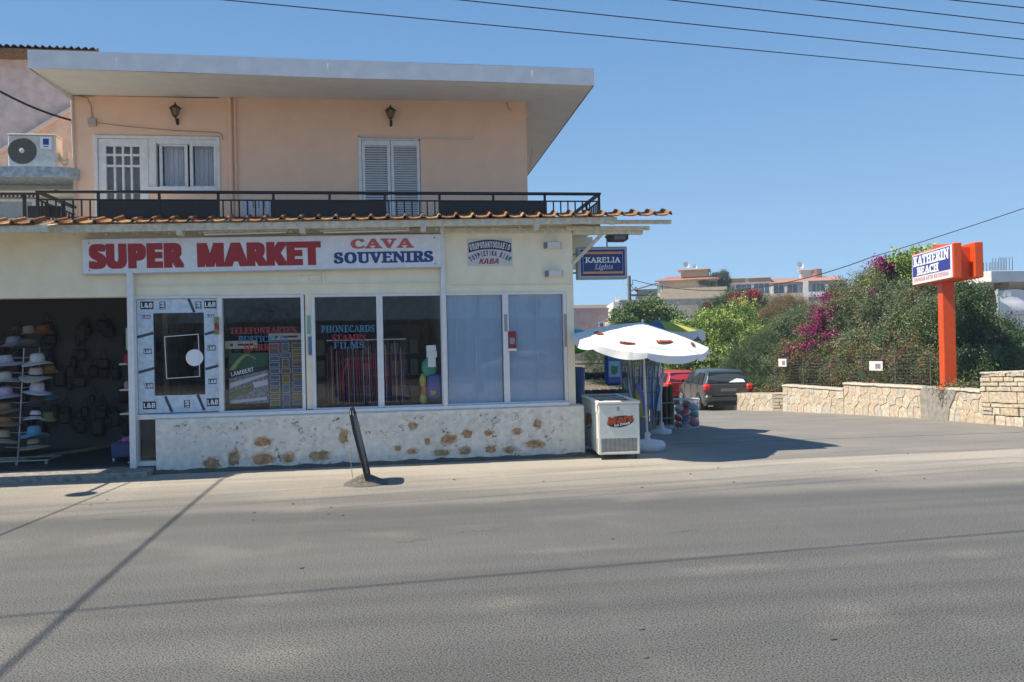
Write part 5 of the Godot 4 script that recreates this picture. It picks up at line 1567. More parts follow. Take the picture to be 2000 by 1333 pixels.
func umbrella(U: Node3D, R: float, top: float, rim_h: float, mats: Array, val_mat: Array, n := 8, drop := 0.17, head := Transform3D(), foot := Vector3(0, 0.12, 0)) -> void:
	var pole := mat("white pole", Color(0.70, 0.70, 0.68), 0.4)
	var pl := MB.new()
	var tip := head * Vector3(0, top, 0)
	pl.rod(foot, foot.lerp(tip, 0.55), 0.017, 0.017, 10)
	pl.rod(foot.lerp(tip, 0.55), tip, 0.0135, 0.0135, 10)
	pl.ball(tip + Vector3(0, 0.025, 0), Vector3(0.022, 0.035, 0.022), 8, 6)
	put("pole", pl, pole, U)
	for k in n:
		var a0 := TAU * k / n + 0.18
		var a1 := TAU * (k + 1) / n + 0.18
		var b := MB.new()
		var rows := []
		for i in 7:
			var t := 1.0 - i / 6.0
			var line := []
			for j in 9:
				var u := j / 8.0
				var e := a1 + (a0 - a1) * u
				var pull := 1.0 - 0.055 * sin(PI * u) * t
				var rr := R * t * pull
				var y := top - (top - rim_h) * (0.72 * t + 0.28 * t * t) - 0.03 * sin(PI * u) * t
				line.append(Vector3(cos(e) * rr, y, sin(e) * rr))
			rows.append(line)
		b.grid(rows)
		var panel := put("canopy_panel", b, mats[k % mats.size()], U)
		panel.transform = head
		var v := MB.new()
		var lo := []
		var hi := []
		for j in 17:
			var u := j / 16.0
			var e := a1 + (a0 - a1) * u
			var rr := R * (1.0 - 0.055 * sin(PI * u))
			var y := rim_h - 0.03 * sin(PI * u)
			var sc := drop * (0.62 + 0.38 * pow(absf(sin(PI * u)), 0.6)) 
			hi.append(Vector3(cos(e) * rr, y, sin(e) * rr))
			lo.append(Vector3(cos(e) * (rr + 0.018 + 0.012 * sin(u * 9.0 + k)), y - sc, sin(e) * (rr + 0.018 + 0.012 * sin(u * 9.0 + k))))
		v.grid([lo, hi])
		put("valance", v, val_mat[k % val_mat.size()], panel)
		var rb := MB.new()
		rb.tube([Vector3(0, top - 0.05, 0), Vector3(cos(a0) * R * 0.5, lerpf(top, rim_h, 0.43) - 0.02, sin(a0) * R * 0.5), Vector3(cos(a0) * R * 0.98, rim_h - 0.01, sin(a0) * R * 0.98)], 0.006, 5)
		rb.tube([Vector3(0, rim_h - 0.15, 0), Vector3(cos(a0) * R * 0.5, lerpf(top, rim_h, 0.43) - 0.025, sin(a0) * R * 0.5)], 0.005, 5)
		put("rib", rb, pole, U).transform = head

func make_umbrellas() -> void:
	var cloth := mat("white parasol cloth", Color(0.80, 0.80, 0.80), 0.8)
	cloth.backlight_enabled = true
	cloth.backlight = Color(0.35, 0.35, 0.36)
	var U := thing("white_parasol", "open white parasol with red logos leaning beside the chest freezer", "parasol", Vector3(3.94, 0.0, -0.20))
	var base := MB.new()
	base.lathe([[0.25, 0.0], [0.285, 0.03], [0.29, 0.10], [0.26, 0.145], [0.10, 0.175], [0.045, 0.19], [0.04, 0.30], [0.0, 0.30]], 28)
	put("base", base, mat("white plastic", Color(0.66, 0.67, 0.70), 0.45, 0.08, 2.0), U)
	var kn := MB.new()
	kn.rod(Vector3(0.03, 0.26, 0.0), Vector3(0.075, 0.26, 0.0), 0.018, 0.012, 8)
	put("clamp_screw", kn, mat("white plastic", Color(), 0.4), U)
	# the pole leans towards the street; the cloth droops to the right
	var apex := Vector3(3.735, 2.07, 0.34) - U.position
	var lean := Transform3D(Basis(Vector3.BACK, -0.09) * Basis(Vector3.RIGHT, 0.19), apex) * Transform3D(Basis(), Vector3(0, -2.0, 0))
	umbrella(U, 1.07, 2.0, 1.71, [cloth], [cloth], 8, 0.115, lean, Vector3(0.0, 0.2, 0.0))
	# printed logos on panels and valance
	for q in [[1.30, 0.66, 0.30], [2.10, 0.80, 0.24], [2.95, 0.72, 0.26], [0.46, 0.80, 0.22]]:
		var a: float = q[0]
		var rr: float = 1.04 * q[1]
		var n := Vector3(cos(a) * 0.31, 0.95, sin(a) * 0.31).normalized()
		var t := Vector3(-sin(a), 0, cos(a)) * -1.0
		var y: float = 2.0 - 0.29 * (0.72 * q[1] + 0.28 * q[1] * q[1]) - 0.03 * q[1]
		logo(U, lean * Transform3D(Basis(t, n.cross(t).normalized(), n), Vector3(cos(a) * rr * 0.965, y + 0.022, sin(a) * rr * 0.965)), q[2], false)
	for a in [0.55]:
		var n := Vector3(cos(a), 0.1, sin(a)).normalized()
		var t := Vector3(-sin(a), 0, cos(a)) * -1.0
		logo(U, lean * Transform3D(Basis(t, n.cross(t).normalized(), n), Vector3(cos(a) * 1.06, 1.645, sin(a) * 1.06)), 0.15, false)
	var g := [mat("green parasol cloth", Color(0.07, 0.16, 0.07), 0.85), mat("yellow parasol cloth", Color(0.40, 0.38, 0.05), 0.85), mat("blue parasol cloth", Color(0.08, 0.15, 0.26), 0.85), mat("green parasol cloth", Color(), 0.8)]
	var V := thing("green_parasol", "green and yellow parasol with a white valance half hidden behind the white one", "parasol", Vector3(5.45, slope(-4.0), -4.0))
	var vb := MB.new()
	vb.lathe([[0.2, 0.0], [0.22, 0.08], [0.06, 0.12], [0.04, 0.25], [0.0, 0.25]], 18)
	put("base", vb, mat("white plastic", Color(), 0.4), V)
	umbrella(V, 0.95, 2.42, 2.18, g, [mat("white valance cloth", Color(0.62, 0.63, 0.66), 0.85)], 8, 0.2)

func make_beach_goods() -> void:
	var dark_wire := mat("dark rack wire", Color(0.16, 0.165, 0.17), 0.5)
	var r := RandomNumberGenerator.new()
	r.seed = 31
	# rack with shelves against the side of the shop
	var R := thing("goods_rack", "dark wire shelf rack of folded goods in the shade beside the shop", "display rack", Vector3(3.75, slope(-3.4), -3.4))
	var b := MB.new()
	for x in [-0.35, 0.75]:
		for z in [-0.2, 0.2]: b.rod(Vector3(x, 0, z), Vector3(x, 1.55, z), 0.012)
	put("upright", b, dark_wire, R)
	for y in [0.5, 0.85, 1.2, 1.52]:
		var s := MB.new()
		s.tube([Vector3(-0.35, y, 0.2), Vector3(0.75, y, 0.2), Vector3(0.75, y, -0.2), Vector3(-0.35, y, -0.2), Vector3(-0.35, y, 0.2)], 0.008, 5)
		for k in 8: s.rod(Vector3(-0.35 + k * 0.157, y, -0.2), Vector3(-0.35 + k * 0.157, y, 0.2), 0.004, 0.004, 4)
		put("shelf", s, dark_wire, R)
	var n := 0
	for y in [0.52, 0.87, 1.22]:
		for k in 6:
			var g := thing("folded_towel", "dim folded beach towel on the wire shelf rack, shelf %s" % ["low", "middle", "high"][n / 6], "towel", Vector3(3.52 + k * 0.18, slope(-3.4) + y, -3.4), 0.0, "folded towels on the wire rack, %s shelf" % ["low", "middle", "high"][n / 6])
			var tb := MB.new()
			tb.box(Vector3(0, 0.06, 0.05), Vector3(0.165, 0.12, 0.28), 0.03)
			put("cloth", tb, mat("towel %d" % (n % 5), [Color(0.03, 0.05, 0.12), Color(0.05, 0.10, 0.08), Color(0.10, 0.09, 0.08), Color(0.02, 0.03, 0.05), Color(0.12, 0.04, 0.05)][n % 5], 0.9), g)
			n += 1
	var inflatable := func(name_: String, label: String, pos: Vector3, turn: float) -> Node3D:
		return thing(name_, label, "inflatable", pos, turn, "inflatable beach toys beside the shop")
	# turquoise and green inflatable hung high by the wall
	var A: Node3D = inflatable.call("inflatable_boat", "turquoise and green inflatable boat hung upright against the side of the shop", Vector3(3.02, slope(-2.2) + 1.35, -2.2), 0.0)
	var ab := MB.new()
	ab.ball(Vector3(0.10, 0.66, 0), Vector3(0.38, 0.16, 0.22), 16, 10)
	put("end_tube", ab, mat("turquoise vinyl", Color(0.06, 0.38, 0.42), 0.3), A)
	var ac := MB.new()
	ac.ball(Vector3(0.14, 0.46, 0.12), Vector3(0.26, 0.13, 0.12), 16, 10)
	put("seat", ac, mat("green vinyl", Color(0.06, 0.32, 0.05), 0.3), A)
	var ad := MB.new()
	ad.tube([Vector3(-0.18, 0.6, 0.05), Vector3(-0.1, 0.2, 0.12), Vector3(-0.03, -0.2, 0.14), Vector3(0.0, -0.45, 0.1)], 0.12, 12)
	put("side_tube", ad, mat("dark green vinyl", Color(0.03, 0.17, 0.09), 0.3), A)
	# blue air mattress leaning on the corner
	var Bm: Node3D = inflatable.call("air_mattress", "long blue air mattress standing against the shop corner behind the freezer", Vector3(2.95, slope(-1.2), -1.2), 0.0)
	Bm.rotation.z = -0.07
	var bb := MB.new()
	for k in 4: bb.rod(Vector3(0.035, 0.05, -0.3 + k * 0.14), Vector3(0.035, 1.42, -0.3 + k * 0.14), 0.07, 0.05, 10)
	put("chamber", bb, mat("blue vinyl", Color(0.05, 0.11, 0.30), 0.35), Bm)
	# blue ring with turtle print
	var C: Node3D = inflatable.call("swim_seat", "bright blue inflatable with a green turtle print hanging on the rack", Vector3(4.12, slope(-2.9) + 1.38, -2.9), 0.15)
	var cb := MB.new()
	cb.box(Vector3(0, 0, 0), Vector3(0.36, 0.62, 0.12), 0.055)
	put("body", cb, mat("bright blue vinyl", Color(0.015, 0.07, 0.32), 0.3), C)
	part_box("window_print", C, mat("pale aqua print", Color(0.22, 0.42, 0.50), 0.4), -0.12, 0.12, -0.14, 0.17, 0.058, 0.064, 0.0)
	var tu := MB.new()
	tu.prism(wobble_poly(0.0, 0.0, 0.15, 0.17, r, 12, 0.25), 0.064, 0.067)
	put("turtle_print", tu, mat("turtle green", Color(0.03, 0.16, 0.05), 0.4), C)
	# yellow and violet float
	var D: Node3D = inflatable.call("float_board", "yellow and violet float board leaning between the rack and the parasol pole", Vector3(4.52, slope(-2.6), -2.6), 0.2)
	var db := MB.new()
	db.prism(PackedVector2Array([Vector2(-0.02, 0.45), Vector2(0.18, 0.45), Vector2(0.17, 0.8), Vector2(0.06, 1.05), Vector2(-0.06, 1.12), Vector2(-0.05, 0.8)]), -0.03, 0.03, 0.02)
	put("board", db, mat("violet foam", Color(0.16, 0.14, 0.34), 0.6), D)
	var dy := MB.new()
	dy.prism(PackedVector2Array([Vector2(-0.12, 0.42), Vector2(0.08, 0.42), Vector2(0.05, 0.75), Vector2(-0.08, 1.02)]), 0.035, 0.08, 0.015)
	put("yellow_panel", dy, mat("yellow foam", Color(0.38, 0.31, 0.02), 0.6), D)
	part_box("support", D, dark_wire, -0.15, 0.2, 0.0, 0.43, -0.03, 0.03)
	# blue float on the shelf
	var E: Node3D = inflatable.call("beach_pillow", "royal blue beach pillow lying on the wire rack above the freezer", Vector3(3.55, slope(-2.6) + 0.78, -2.6), 0.0)
	var eb := MB.new()
	eb.box(Vector3(0.1, 0.0, 0), Vector3(0.75, 0.09, 0.3), 0.04)
	put("body", eb, mat("royal blue vinyl", Color(0.02, 0.06, 0.35), 0.35), E)
	part_box("stand", E, dark_wire, -0.2, 0.4, -0.78, -0.05, -0.1, 0.1)
	# white notice card
	var N := thing("card_stand", "pale grey cardboard sheet standing among the beach goods", "card", Vector3(4.05, slope(-2.3), -2.3))
	part_box("sheet", N, mat("grey card", Color(0.30, 0.31, 0.31), 0.7), -0.14, 0.2, 0.55, 0.92, -0.004, 0.004, 0.0)
	part_box("leg", N, dark_wire, -0.13, -0.10, 0.0, 0.55, -0.01, 0.01)
	part_box("leg", N, dark_wire, 0.15, 0.18, 0.0, 0.55, -0.01, 0.01)
	# bundle of furled beach parasols in a bin
	var zb := -4.6
	var Q := thing("parasol_bin", "dark wire bin holding the bundle of furled beach parasols", "bin", Vector3(5.24, slope(zb), zb))
	var qb := MB.new()
	for x in [-0.28, 0.28]:
		for z in [-0.25, 0.25]: qb.rod(Vector3(x, 0, z), Vector3(x, 1.22, z), 0.011)
	for y in [0.1, 0.6, 0.9, 1.2]: qb.tube([Vector3(-0.28, y, 0.25), Vector3(0.28, y, 0.25), Vector3(0.28, y, -0.25), Vector3(-0.28, y, -0.25), Vector3(-0.28, y, 0.25)], 0.007, 5)
	put("frame", qb, dark_wire, Q)
	for k in 15:
		var x := 5.02 + (k % 5) * 0.105 + r.randf_range(-0.02, 0.02)
		var z := zb - 0.16 + (k / 5) * 0.16
		var lean := (x - 5.24) * 0.55
		var P := thing("furled_parasol", "furled blue and white striped beach parasol standing in the wire bin", "parasol", Vector3(x, slope(zb) + 0.06, z), 0.0, "furled beach parasols in the wire bin")
		P.rotation.z = -lean
		P.rotation.x = r.randf_range(-0.12, 0.16)
		var st := MB.new()
		for s in 6:
			st.col = [Color(0.08, 0.17, 0.38), Color(0.62, 0.66, 0.72), Color(0.16, 0.08, 0.10), Color(0.10, 0.20, 0.42)][(s + k) % (4 if k % 4 == 0 else 2)]
			var w := TAU / 6
			for j in 1:
				var p0 := Vector3(cos(s * w) * 0.075, 0.45, sin(s * w) * 0.055)
				var p1 := Vector3(cos((s + 1) * w) * 0.075, 0.45, sin((s + 1) * w) * 0.055)
				var q0 := Vector3(cos(s * w) * 0.02, 1.42, sin(s * w) * 0.02)
				var q1 := Vector3(cos((s + 1) * w) * 0.02, 1.42, sin((s + 1) * w) * 0.02)
				st.quad(p1, p0, q0, q1)
		put("cloth", st, tinted("striped parasol cloth", 0.8), P)
		var sp := MB.new()
		sp.rod(Vector3(0, 0, 0), Vector3(0, 1.52, 0), 0.011, 0.011, 6)
		put("pole", sp, mat("grey pole", Color(0.3, 0.32, 0.36), 0.5), P)
	# bamboo mats rolled upright in a white framed bin
	var zm := -5.0
	var K := thing("mat_bin", "white framed bin on casters full of rolled bamboo beach mats", "bin", Vector3(5.85, slope(zm), zm))
	var kb := MB.new()
	for x in [-0.30, 0.16]:
		for z in [-0.2, 0.2]: kb.rod(Vector3(x, 0.06, z), Vector3(x, 0.66, z), 0.014)
	for y in [0.14, 0.30, 0.64]: kb.tube([Vector3(-0.30, y, 0.2), Vector3(0.16, y, 0.2), Vector3(0.16, y, -0.2), Vector3(-0.30, y, -0.2), Vector3(-0.30, y, 0.2)], 0.011, 5)
	put("frame", kb, mat("rack cream wire", Color(0.34, 0.34, 0.32), 0.5), K)
	for x in [-0.3, 0.16]:
		var cs := MB.new()
		cs.rod(Vector3(x - 0.01, 0.03, 0.2), Vector3(x + 0.01, 0.03, 0.2), 0.03, 0.03, 10)
		put("caster", cs, dark_wire, K)
	for k in 12:
		var P := thing("rolled_mat", "rolled brown bamboo beach mat standing in the white framed bin", "beach mat", Vector3(5.61 + (k % 4) * 0.116, slope(zm) + 0.14, zm - 0.12 + (k / 4) * 0.12), 0.0, "rolled mats in the white framed bin")
		var mb := MB.new()
		var hh := r.randf_range(0.80, 0.92)
		mb.rod(Vector3(0, 0, 0), Vector3(r.randf_range(-0.02, 0.02), hh, 0), 0.055, 0.055, 10)
		put("roll", mb, mat("bamboo %d" % (k % 3), [Color(0.20, 0.13, 0.06), Color(0.15, 0.095, 0.05), Color(0.13, 0.12, 0.06)][k % 3], 0.8, 0.4, 4.0), P)
		var tie := MB.new()
		tie.rod(Vector3(0, hh * 0.5, 0), Vector3(0, hh * 0.5 + 0.03, 0), 0.058, 0.058, 10)
		put("tie", tie, mat("mat tie", Color(0.12, 0.05, 0.04), 0.8), P)
	# cage of balls
	var zc := -5.68
	var cage := thing("ball_cage", "white wire cage full of coloured beach balls in front of the parked cars", "cage", Vector3(6.58, slope(zc), zc))
	var wt := mat("cage white", Color(0.60, 0.62, 0.64), 0.4)
	var cb2 := MB.new()
	var ring := func(y: float, rr: float) -> Array:
		var p := []
		for j in 21: p.append(Vector3(cos(TAU * j / 20) * 0.33, y, sin(TAU * j / 20) * 0.24))
		return p
	for y in [0.02, 0.68]: cb2.tube(ring.call(y, 0.33), 0.014, 6)
	for k in 4: cb2.rod(Vector3([-0.31, 0.27, 0.31, -0.27][k], 0.0, [0.09, 0.14, -0.09, -0.14][k]), Vector3([-0.31, 0.27, 0.31, -0.27][k], 0.68, [0.09, 0.14, -0.09, -0.14][k]), 0.013)
	put("frame", cb2, wt, cage)
	var wires := MB.new()
	for k in 40: wires.rod(Vector3(cos(TAU * k / 40) * 0.33, 0.02, sin(TAU * k / 40) * 0.24), Vector3(cos(TAU * k / 40) * 0.33, 0.68, sin(TAU * k / 40) * 0.24), 0.0018, 0.0018, 4, false)
	for k in 12: wires.tube(ring.call(0.06 + k * 0.055, 0.33), 0.0015, 3)
	put("wire_mesh", wires, wt, cage).set_meta("kind", "stuff")
	var bc := [[-0.17, 0.44, 0.10, Color(0.30, 0.28, 0.40), "lilac grey"], [0.02, 0.52, 0.09, Color(0.14, 0.06, 0.06), "dark brown"], [0.17, 0.47, 0.09, Color(0.10, 0.34, 0.52), "sky blue"], [-0.04, 0.36, 0.14, Color(0.48, 0.04, 0.03), "bright red"], [0.19, 0.31, 0.11, Color(0.04, 0.28, 0.22), "teal green"], [-0.20, 0.25, 0.12, Color(0.40, 0.03, 0.04), "dark red"], [-0.03, 0.19, 0.14, Color(0.14, 0.10, 0.22), "violet"], [0.12, 0.16, 0.13, Color(0.42, 0.10, 0.16), "rose pink"], [-0.18, 0.09, 0.10, Color(0.30, 0.10, 0.08), "brick red"], [0.22, 0.10, 0.08, Color(0.50, 0.14, 0.18), "coral pink"], [-0.06, 0.08, 0.13, Color(0.08, 0.20, 0.26), "deep teal"], [0.05, 0.30, -0.08, Color(0.3, 0.3, 0.32), "pale grey"]]
	for q in bc:
		var P := thing("beach_ball", "%s beach ball in the white wire cage" % q[4], "ball", Vector3(6.58 + q[0], slope(zc) + q[1] + 0.02, zc + q[2]), 0.0, "balls in the wire cage")
		var body := MB.new()
		body.ball(Vector3.ZERO, Vector3.ONE * 0.105, 16, 10)
		put("skin", body, mat("ball " + q[4], q[3], 0.35), P)
		var band := MB.new()
		band.xf = Transform3D(Basis(Vector3(0.6, 0.3, 0.7).normalized(), 0.9 + q[0] * 9), Vector3.ZERO)
		var rows := []
		for e in [-0.22, 0.0, 0.22]:
			var line := []
			for j in 24: line.append(Vector3(cos(-TAU * j / 24) * cos(e), sin(e), sin(-TAU * j / 24) * cos(e)) * 0.107)
			rows.append(line)
		band.grid(rows, true)
		put("stripe", band, mat("ball stripe", Color(0.5, 0.46, 0.44), 0.35), P)

# ---------------------------------------------------------------- cars
func car(label: String, paint: StandardMaterial3D, at: Vector3, turn: float, group := "") -> Node3D:     # rear towards +z
	var C := thing("parked_car", label, "car", at, turn, group)
	var st := [  # z, roof height, belt height, width, roof width, sill height
		[2.06, 0.97, 0.95, 0.80, 0.74, 0.34], [2.00, 1.00, 0.96, 0.83, 0.74, 0.28], [1.88, 1.22, 0.95, 0.84, 0.66, 0.24], [1.70, 1.42, 0.95, 0.845, 0.60, 0.22], [1.25, 1.47, 0.94, 0.85, 0.61, 0.20], [0.4, 1.49, 0.92, 0.85, 0.62, 0.20], [-0.35, 1.44, 0.91, 0.85, 0.60, 0.20],
		[-0.80, 1.20, 0.90, 0.85, 0.66, 0.20], [-1.15, 0.98, 0.88, 0.845, 0.74, 0.20], [-1.7, 0.86, 0.80, 0.82, 0.72, 0.22], [-2.0, 0.76, 0.70, 0.77, 0.66, 0.24], [-2.12, 0.62, 0.58, 0.70, 0.58, 0.28]]
	var rows := []
	for s in st:
		var half := [Vector2(s[3] * 0.90, s[5]), Vector2(s[3] * 0.985, s[5] + 0.14), Vector2(s[3], lerpf(s[5], s[2], 0.6)), Vector2(s[3] * 0.985, s[2] - 0.03), Vector2(s[3] * 0.955, s[2]), Vector2(s[4] + 0.05, maxf(s[2] + 0.004, s[1] - 0.09)), Vector2(s[4] - 0.03, s[1] - 0.02), Vector2(s[4] * 0.5, s[1] - 0.004)]
		var line := []
		for p in half: line.append(Vector3(p.x, p.y, s[0]))
		line.append(Vector3(0, s[1], s[0]))
		for k in 8: line.append(Vector3(-half[7 - k].x, half[7 - k].y, s[0]))
		rows.append(line)
	var b := MB.new()
	b.grid(rows)
	for e in [0, st.size() - 1]:
		var cen := Vector3(0, 0.6, st[e][0])
		for k in 16:
			if e == 0: b.tri(cen, rows[e][k], rows[e][k + 1])
			else: b.tri(cen, rows[e][k + 1], rows[e][k])
	put("body", b, paint, C)
	var gl := mat("car glass", Color(0.02, 0.025, 0.03), 0.05)
	var blk := mat("car black trim", Color(0.012, 0.012, 0.013), 0.6)
	for sd in [-1.0, 1.0]:                        # side windows: front door, rear door, quarter
		for q in [[-0.72, -0.36, 0.22], [0.28, 0.31, 1.12], [1.18, 1.20, 1.60]]:
			var w := MB.new()
			var zs := [q[0], q[1], q[2]]
			var top_l: float = q[1]
			var bl := Vector3(sd * 0.818, 0.955, q[0])
			var br := Vector3(sd * 0.818, 0.965, q[2] + (0.10 if q[2] > 1.5 else 0.0))
			var tr := Vector3(sd * 0.672, 1.37, q[2] - (0.06 if q[2] > 1.5 else 0.0))
			var tl := Vector3(sd * 0.668, 1.36, top_l)
			if sd > 0: w.quad(bl, tl, tr, br)
			else: w.quad(bl, br, tr, tl)
			put("side_window", w, gl, C)
		var m := MB.new()
		m.ball(Vector3(sd * 0.93, 1.0, -0.72), Vector3(0.10, 0.065, 0.06), 10, 6)
		put("mirror", m, blk, C)
		var tl2 := MB.new()
		tl2.box(Vector3(sd * 0.72, 0.87, 2.01), Vector3(0.27, 0.25, 0.20), 0.07)
		put("tail_light", tl2, mat("tail light red", Color(0.62, 0.02, 0.012), 0.15), C)
		var hl := MB.new()
		hl.box(Vector3(sd * 0.60, 0.68, -1.99), Vector3(0.28, 0.14, 0.2), 0.05)
		put("headlight", hl, mat("headlight glass", Color(0.55, 0.57, 0.6), 0.1), C)
		for z in [-1.28, 1.28]:
			var ar := MB.new()
			ar.rod(Vector3(sd * 0.60, 0.32, z), Vector3(sd * 0.856, 0.32, z), 0.37, 0.37, 22)
			put("wheel_arch", ar, blk, C)
			var ty := MB.new()
			ty.xf = Transform3D(Basis(Vector3.BACK, -PI / 2 * sd), Vector3(sd * 0.66, 0.31, z))
			ty.lathe([[0.2, 0.0], [0.31, 0.02], [0.315, 0.10], [0.31, 0.185], [0.27, 0.208], [0.22, 0.20]], 26)
			var wh := put("wheel", ty, mat("tyre", Color(0.018, 0.018, 0.018), 0.85), C)
			var ri := MB.new()
			ri.xf = Transform3D(Basis(Vector3.BACK, -PI / 2 * sd), Vector3(sd * 0.66, 0.31, z))
			ri.lathe([[0.222, 0.20], [0.215, 0.212], [0.20, 0.19], [0.07, 0.185], [0.05, 0.21], [0.0, 0.212]], 24)
			for k in 6:
				ri.xf = Transform3D(Basis(Vector3.RIGHT, TAU * k / 6), Vector3(sd * 0.66, 0.31, z))
				ri.box(Vector3(sd * 0.203, 0.12, 0), Vector3(0.014, 0.18, 0.05), 0.004)
			put("rim", ri, mat("alloy", Color(0.42, 0.43, 0.45), 0.35, 0.0, 1.0, 0.0, 2.0, 0.7), wh)
	var rw := MB.new()
	rw.quad(Vector3(-0.70, 1.01, 2.004), Vector3(0.70, 1.01, 2.004), Vector3(0.58, 1.385, 1.745), Vector3(-0.58, 1.385, 1.745))
	put("rear_window", rw, gl, C)
	var ws := MB.new()
	ws.quad(Vector3(0.70, 0.985, -1.17), Vector3(-0.70, 0.985, -1.17), Vector3(-0.58, 1.42, -0.40), Vector3(0.58, 1.42, -0.40))
	put("windscreen", ws, gl, C)
	var bp := MB.new()
	bp.box(Vector3(0, 0.50, 2.04), Vector3(1.62, 0.26, 0.20), 0.07)
	put("rear_bumper", bp, paint, C)
	part_box("bumper_strip", C, paint, -0.62, 0.62, 0.605, 0.625, 2.07, 2.142, 0.004)
	part_box("lower_valance", C, blk, -0.70, 0.70, 0.27, 0.37, 1.96, 2.10, 0.01)
	part_box("number_plate", C, mat("plate", Color(0.30, 0.30, 0.30), 0.4), -0.26, 0.26, 0.74, 0.85, 2.05, 2.075, 0.004)
	part_box("plate_lamp_bar", C, paint, -0.30, 0.30, 0.865, 0.89, 2.055, 2.085, 0.004)
	var wi := MB.new()
	wi.tube([Vector3(0.10, 1.0, 2.02), Vector3(0.0, 1.03, 2.0), Vector3(-0.35, 1.06, 1.985)], 0.012, 5)
	put("rear_wiper", wi, blk, C)
	var hd := MB.new()
	hd.box(Vector3(-0.83, 0.90, 0.98), Vector3(0.05, 0.03, 0.14), 0.01)
	hd.box(Vector3(-0.83, 0.88, 0.08), Vector3(0.05, 0.03, 0.14), 0.01)
	put("door_handle", hd, paint, C)
	var ds := MB.new()
	for z in [0.25, 1.15, -0.75]: ds.box(Vector3(-0.846, 0.62, z), Vector3(0.012, 0.60, 0.012))
	put("door_seam", ds, blk, C)
	return C

func paint(key: String, c: Color) -> StandardMaterial3D:
	var m := mat(key, c, 0.3)
	m.clearcoat_enabled = true
	m.clearcoat = 0.8
	m.clearcoat_roughness = 0.05
	return m

func make_cars() -> void:
	var dk := car("dark olive grey hatchback parked by the stone wall, seen from behind", paint("olive grey paint", Color(0.045, 0.048, 0.045)), Vector3(11.72, slope(-16.7), -16.7), deg_to_rad(-7.0))
	dk.scale = Vector3(1.05, 1.05, 1.05)
	var pap := MB.new()
	pap.prism(PackedVector2Array([Vector2(-0.28, 0.0), Vector2(0.30, 0.0), Vector2(0.24, 0.12), Vector2(0.02, 0.16), Vector2(-0.2, 0.05)]), 0.0, 0.012, 0.004)
	var po := put("white_sunshade", pap, mat("paper white", Color(), 0.8), dk)
	po.transform = Transform3D(Basis(Vector3.RIGHT, -0.60), Vector3(0.30, 1.03, 2.002))
	car("bright red hatchback parked beyond the dark hatchback, mostly hidden", paint("red paint", Color(0.44, 0.02, 0.02)), Vector3(12.3, slope(-22.8), -22.8), deg_to_rad(-4.0))
	car("red car parked across the street, mirrored in the shop windows", paint("red paint", Color()), Vector3(-1.45, 0, 16.6), deg_to_rad(172.0))
	car("white car parked far across the street, mirrored beside the round traffic sign", paint("white paint", Color(0.66, 0.67, 0.68)), Vector3(6.2, 0, 31.0), deg_to_rad(95.0), "")
	car("white car parked far across the street, right of the other white one", paint("white paint", Color()), Vector3(11.2, 0, 32.0), deg_to_rad(86.0), "")

# ---------------------------------------------------------------- stone walls, fence and sign at the right
func clip_cell(poly: PackedVector2Array, p: Vector2, q: Vector2) -> PackedVector2Array:
	var mid := (p + q) / 2.0
	var d := (q - p).normalized()
	var out := PackedVector2Array()
	for i in poly.size():
		var a := poly[i]
		var b := poly[(i + 1) % poly.size()]
		var da := (a - mid).dot(d)
		var db := (b - mid).dot(d)
		if da <= 0.0: out.append(a)
		if (da < 0.0 and db > 0.0) or (da > 0.0 and db < 0.0): out.append(a + (b - a) * (da / (da - db)))
	return out

var stone_mats := []
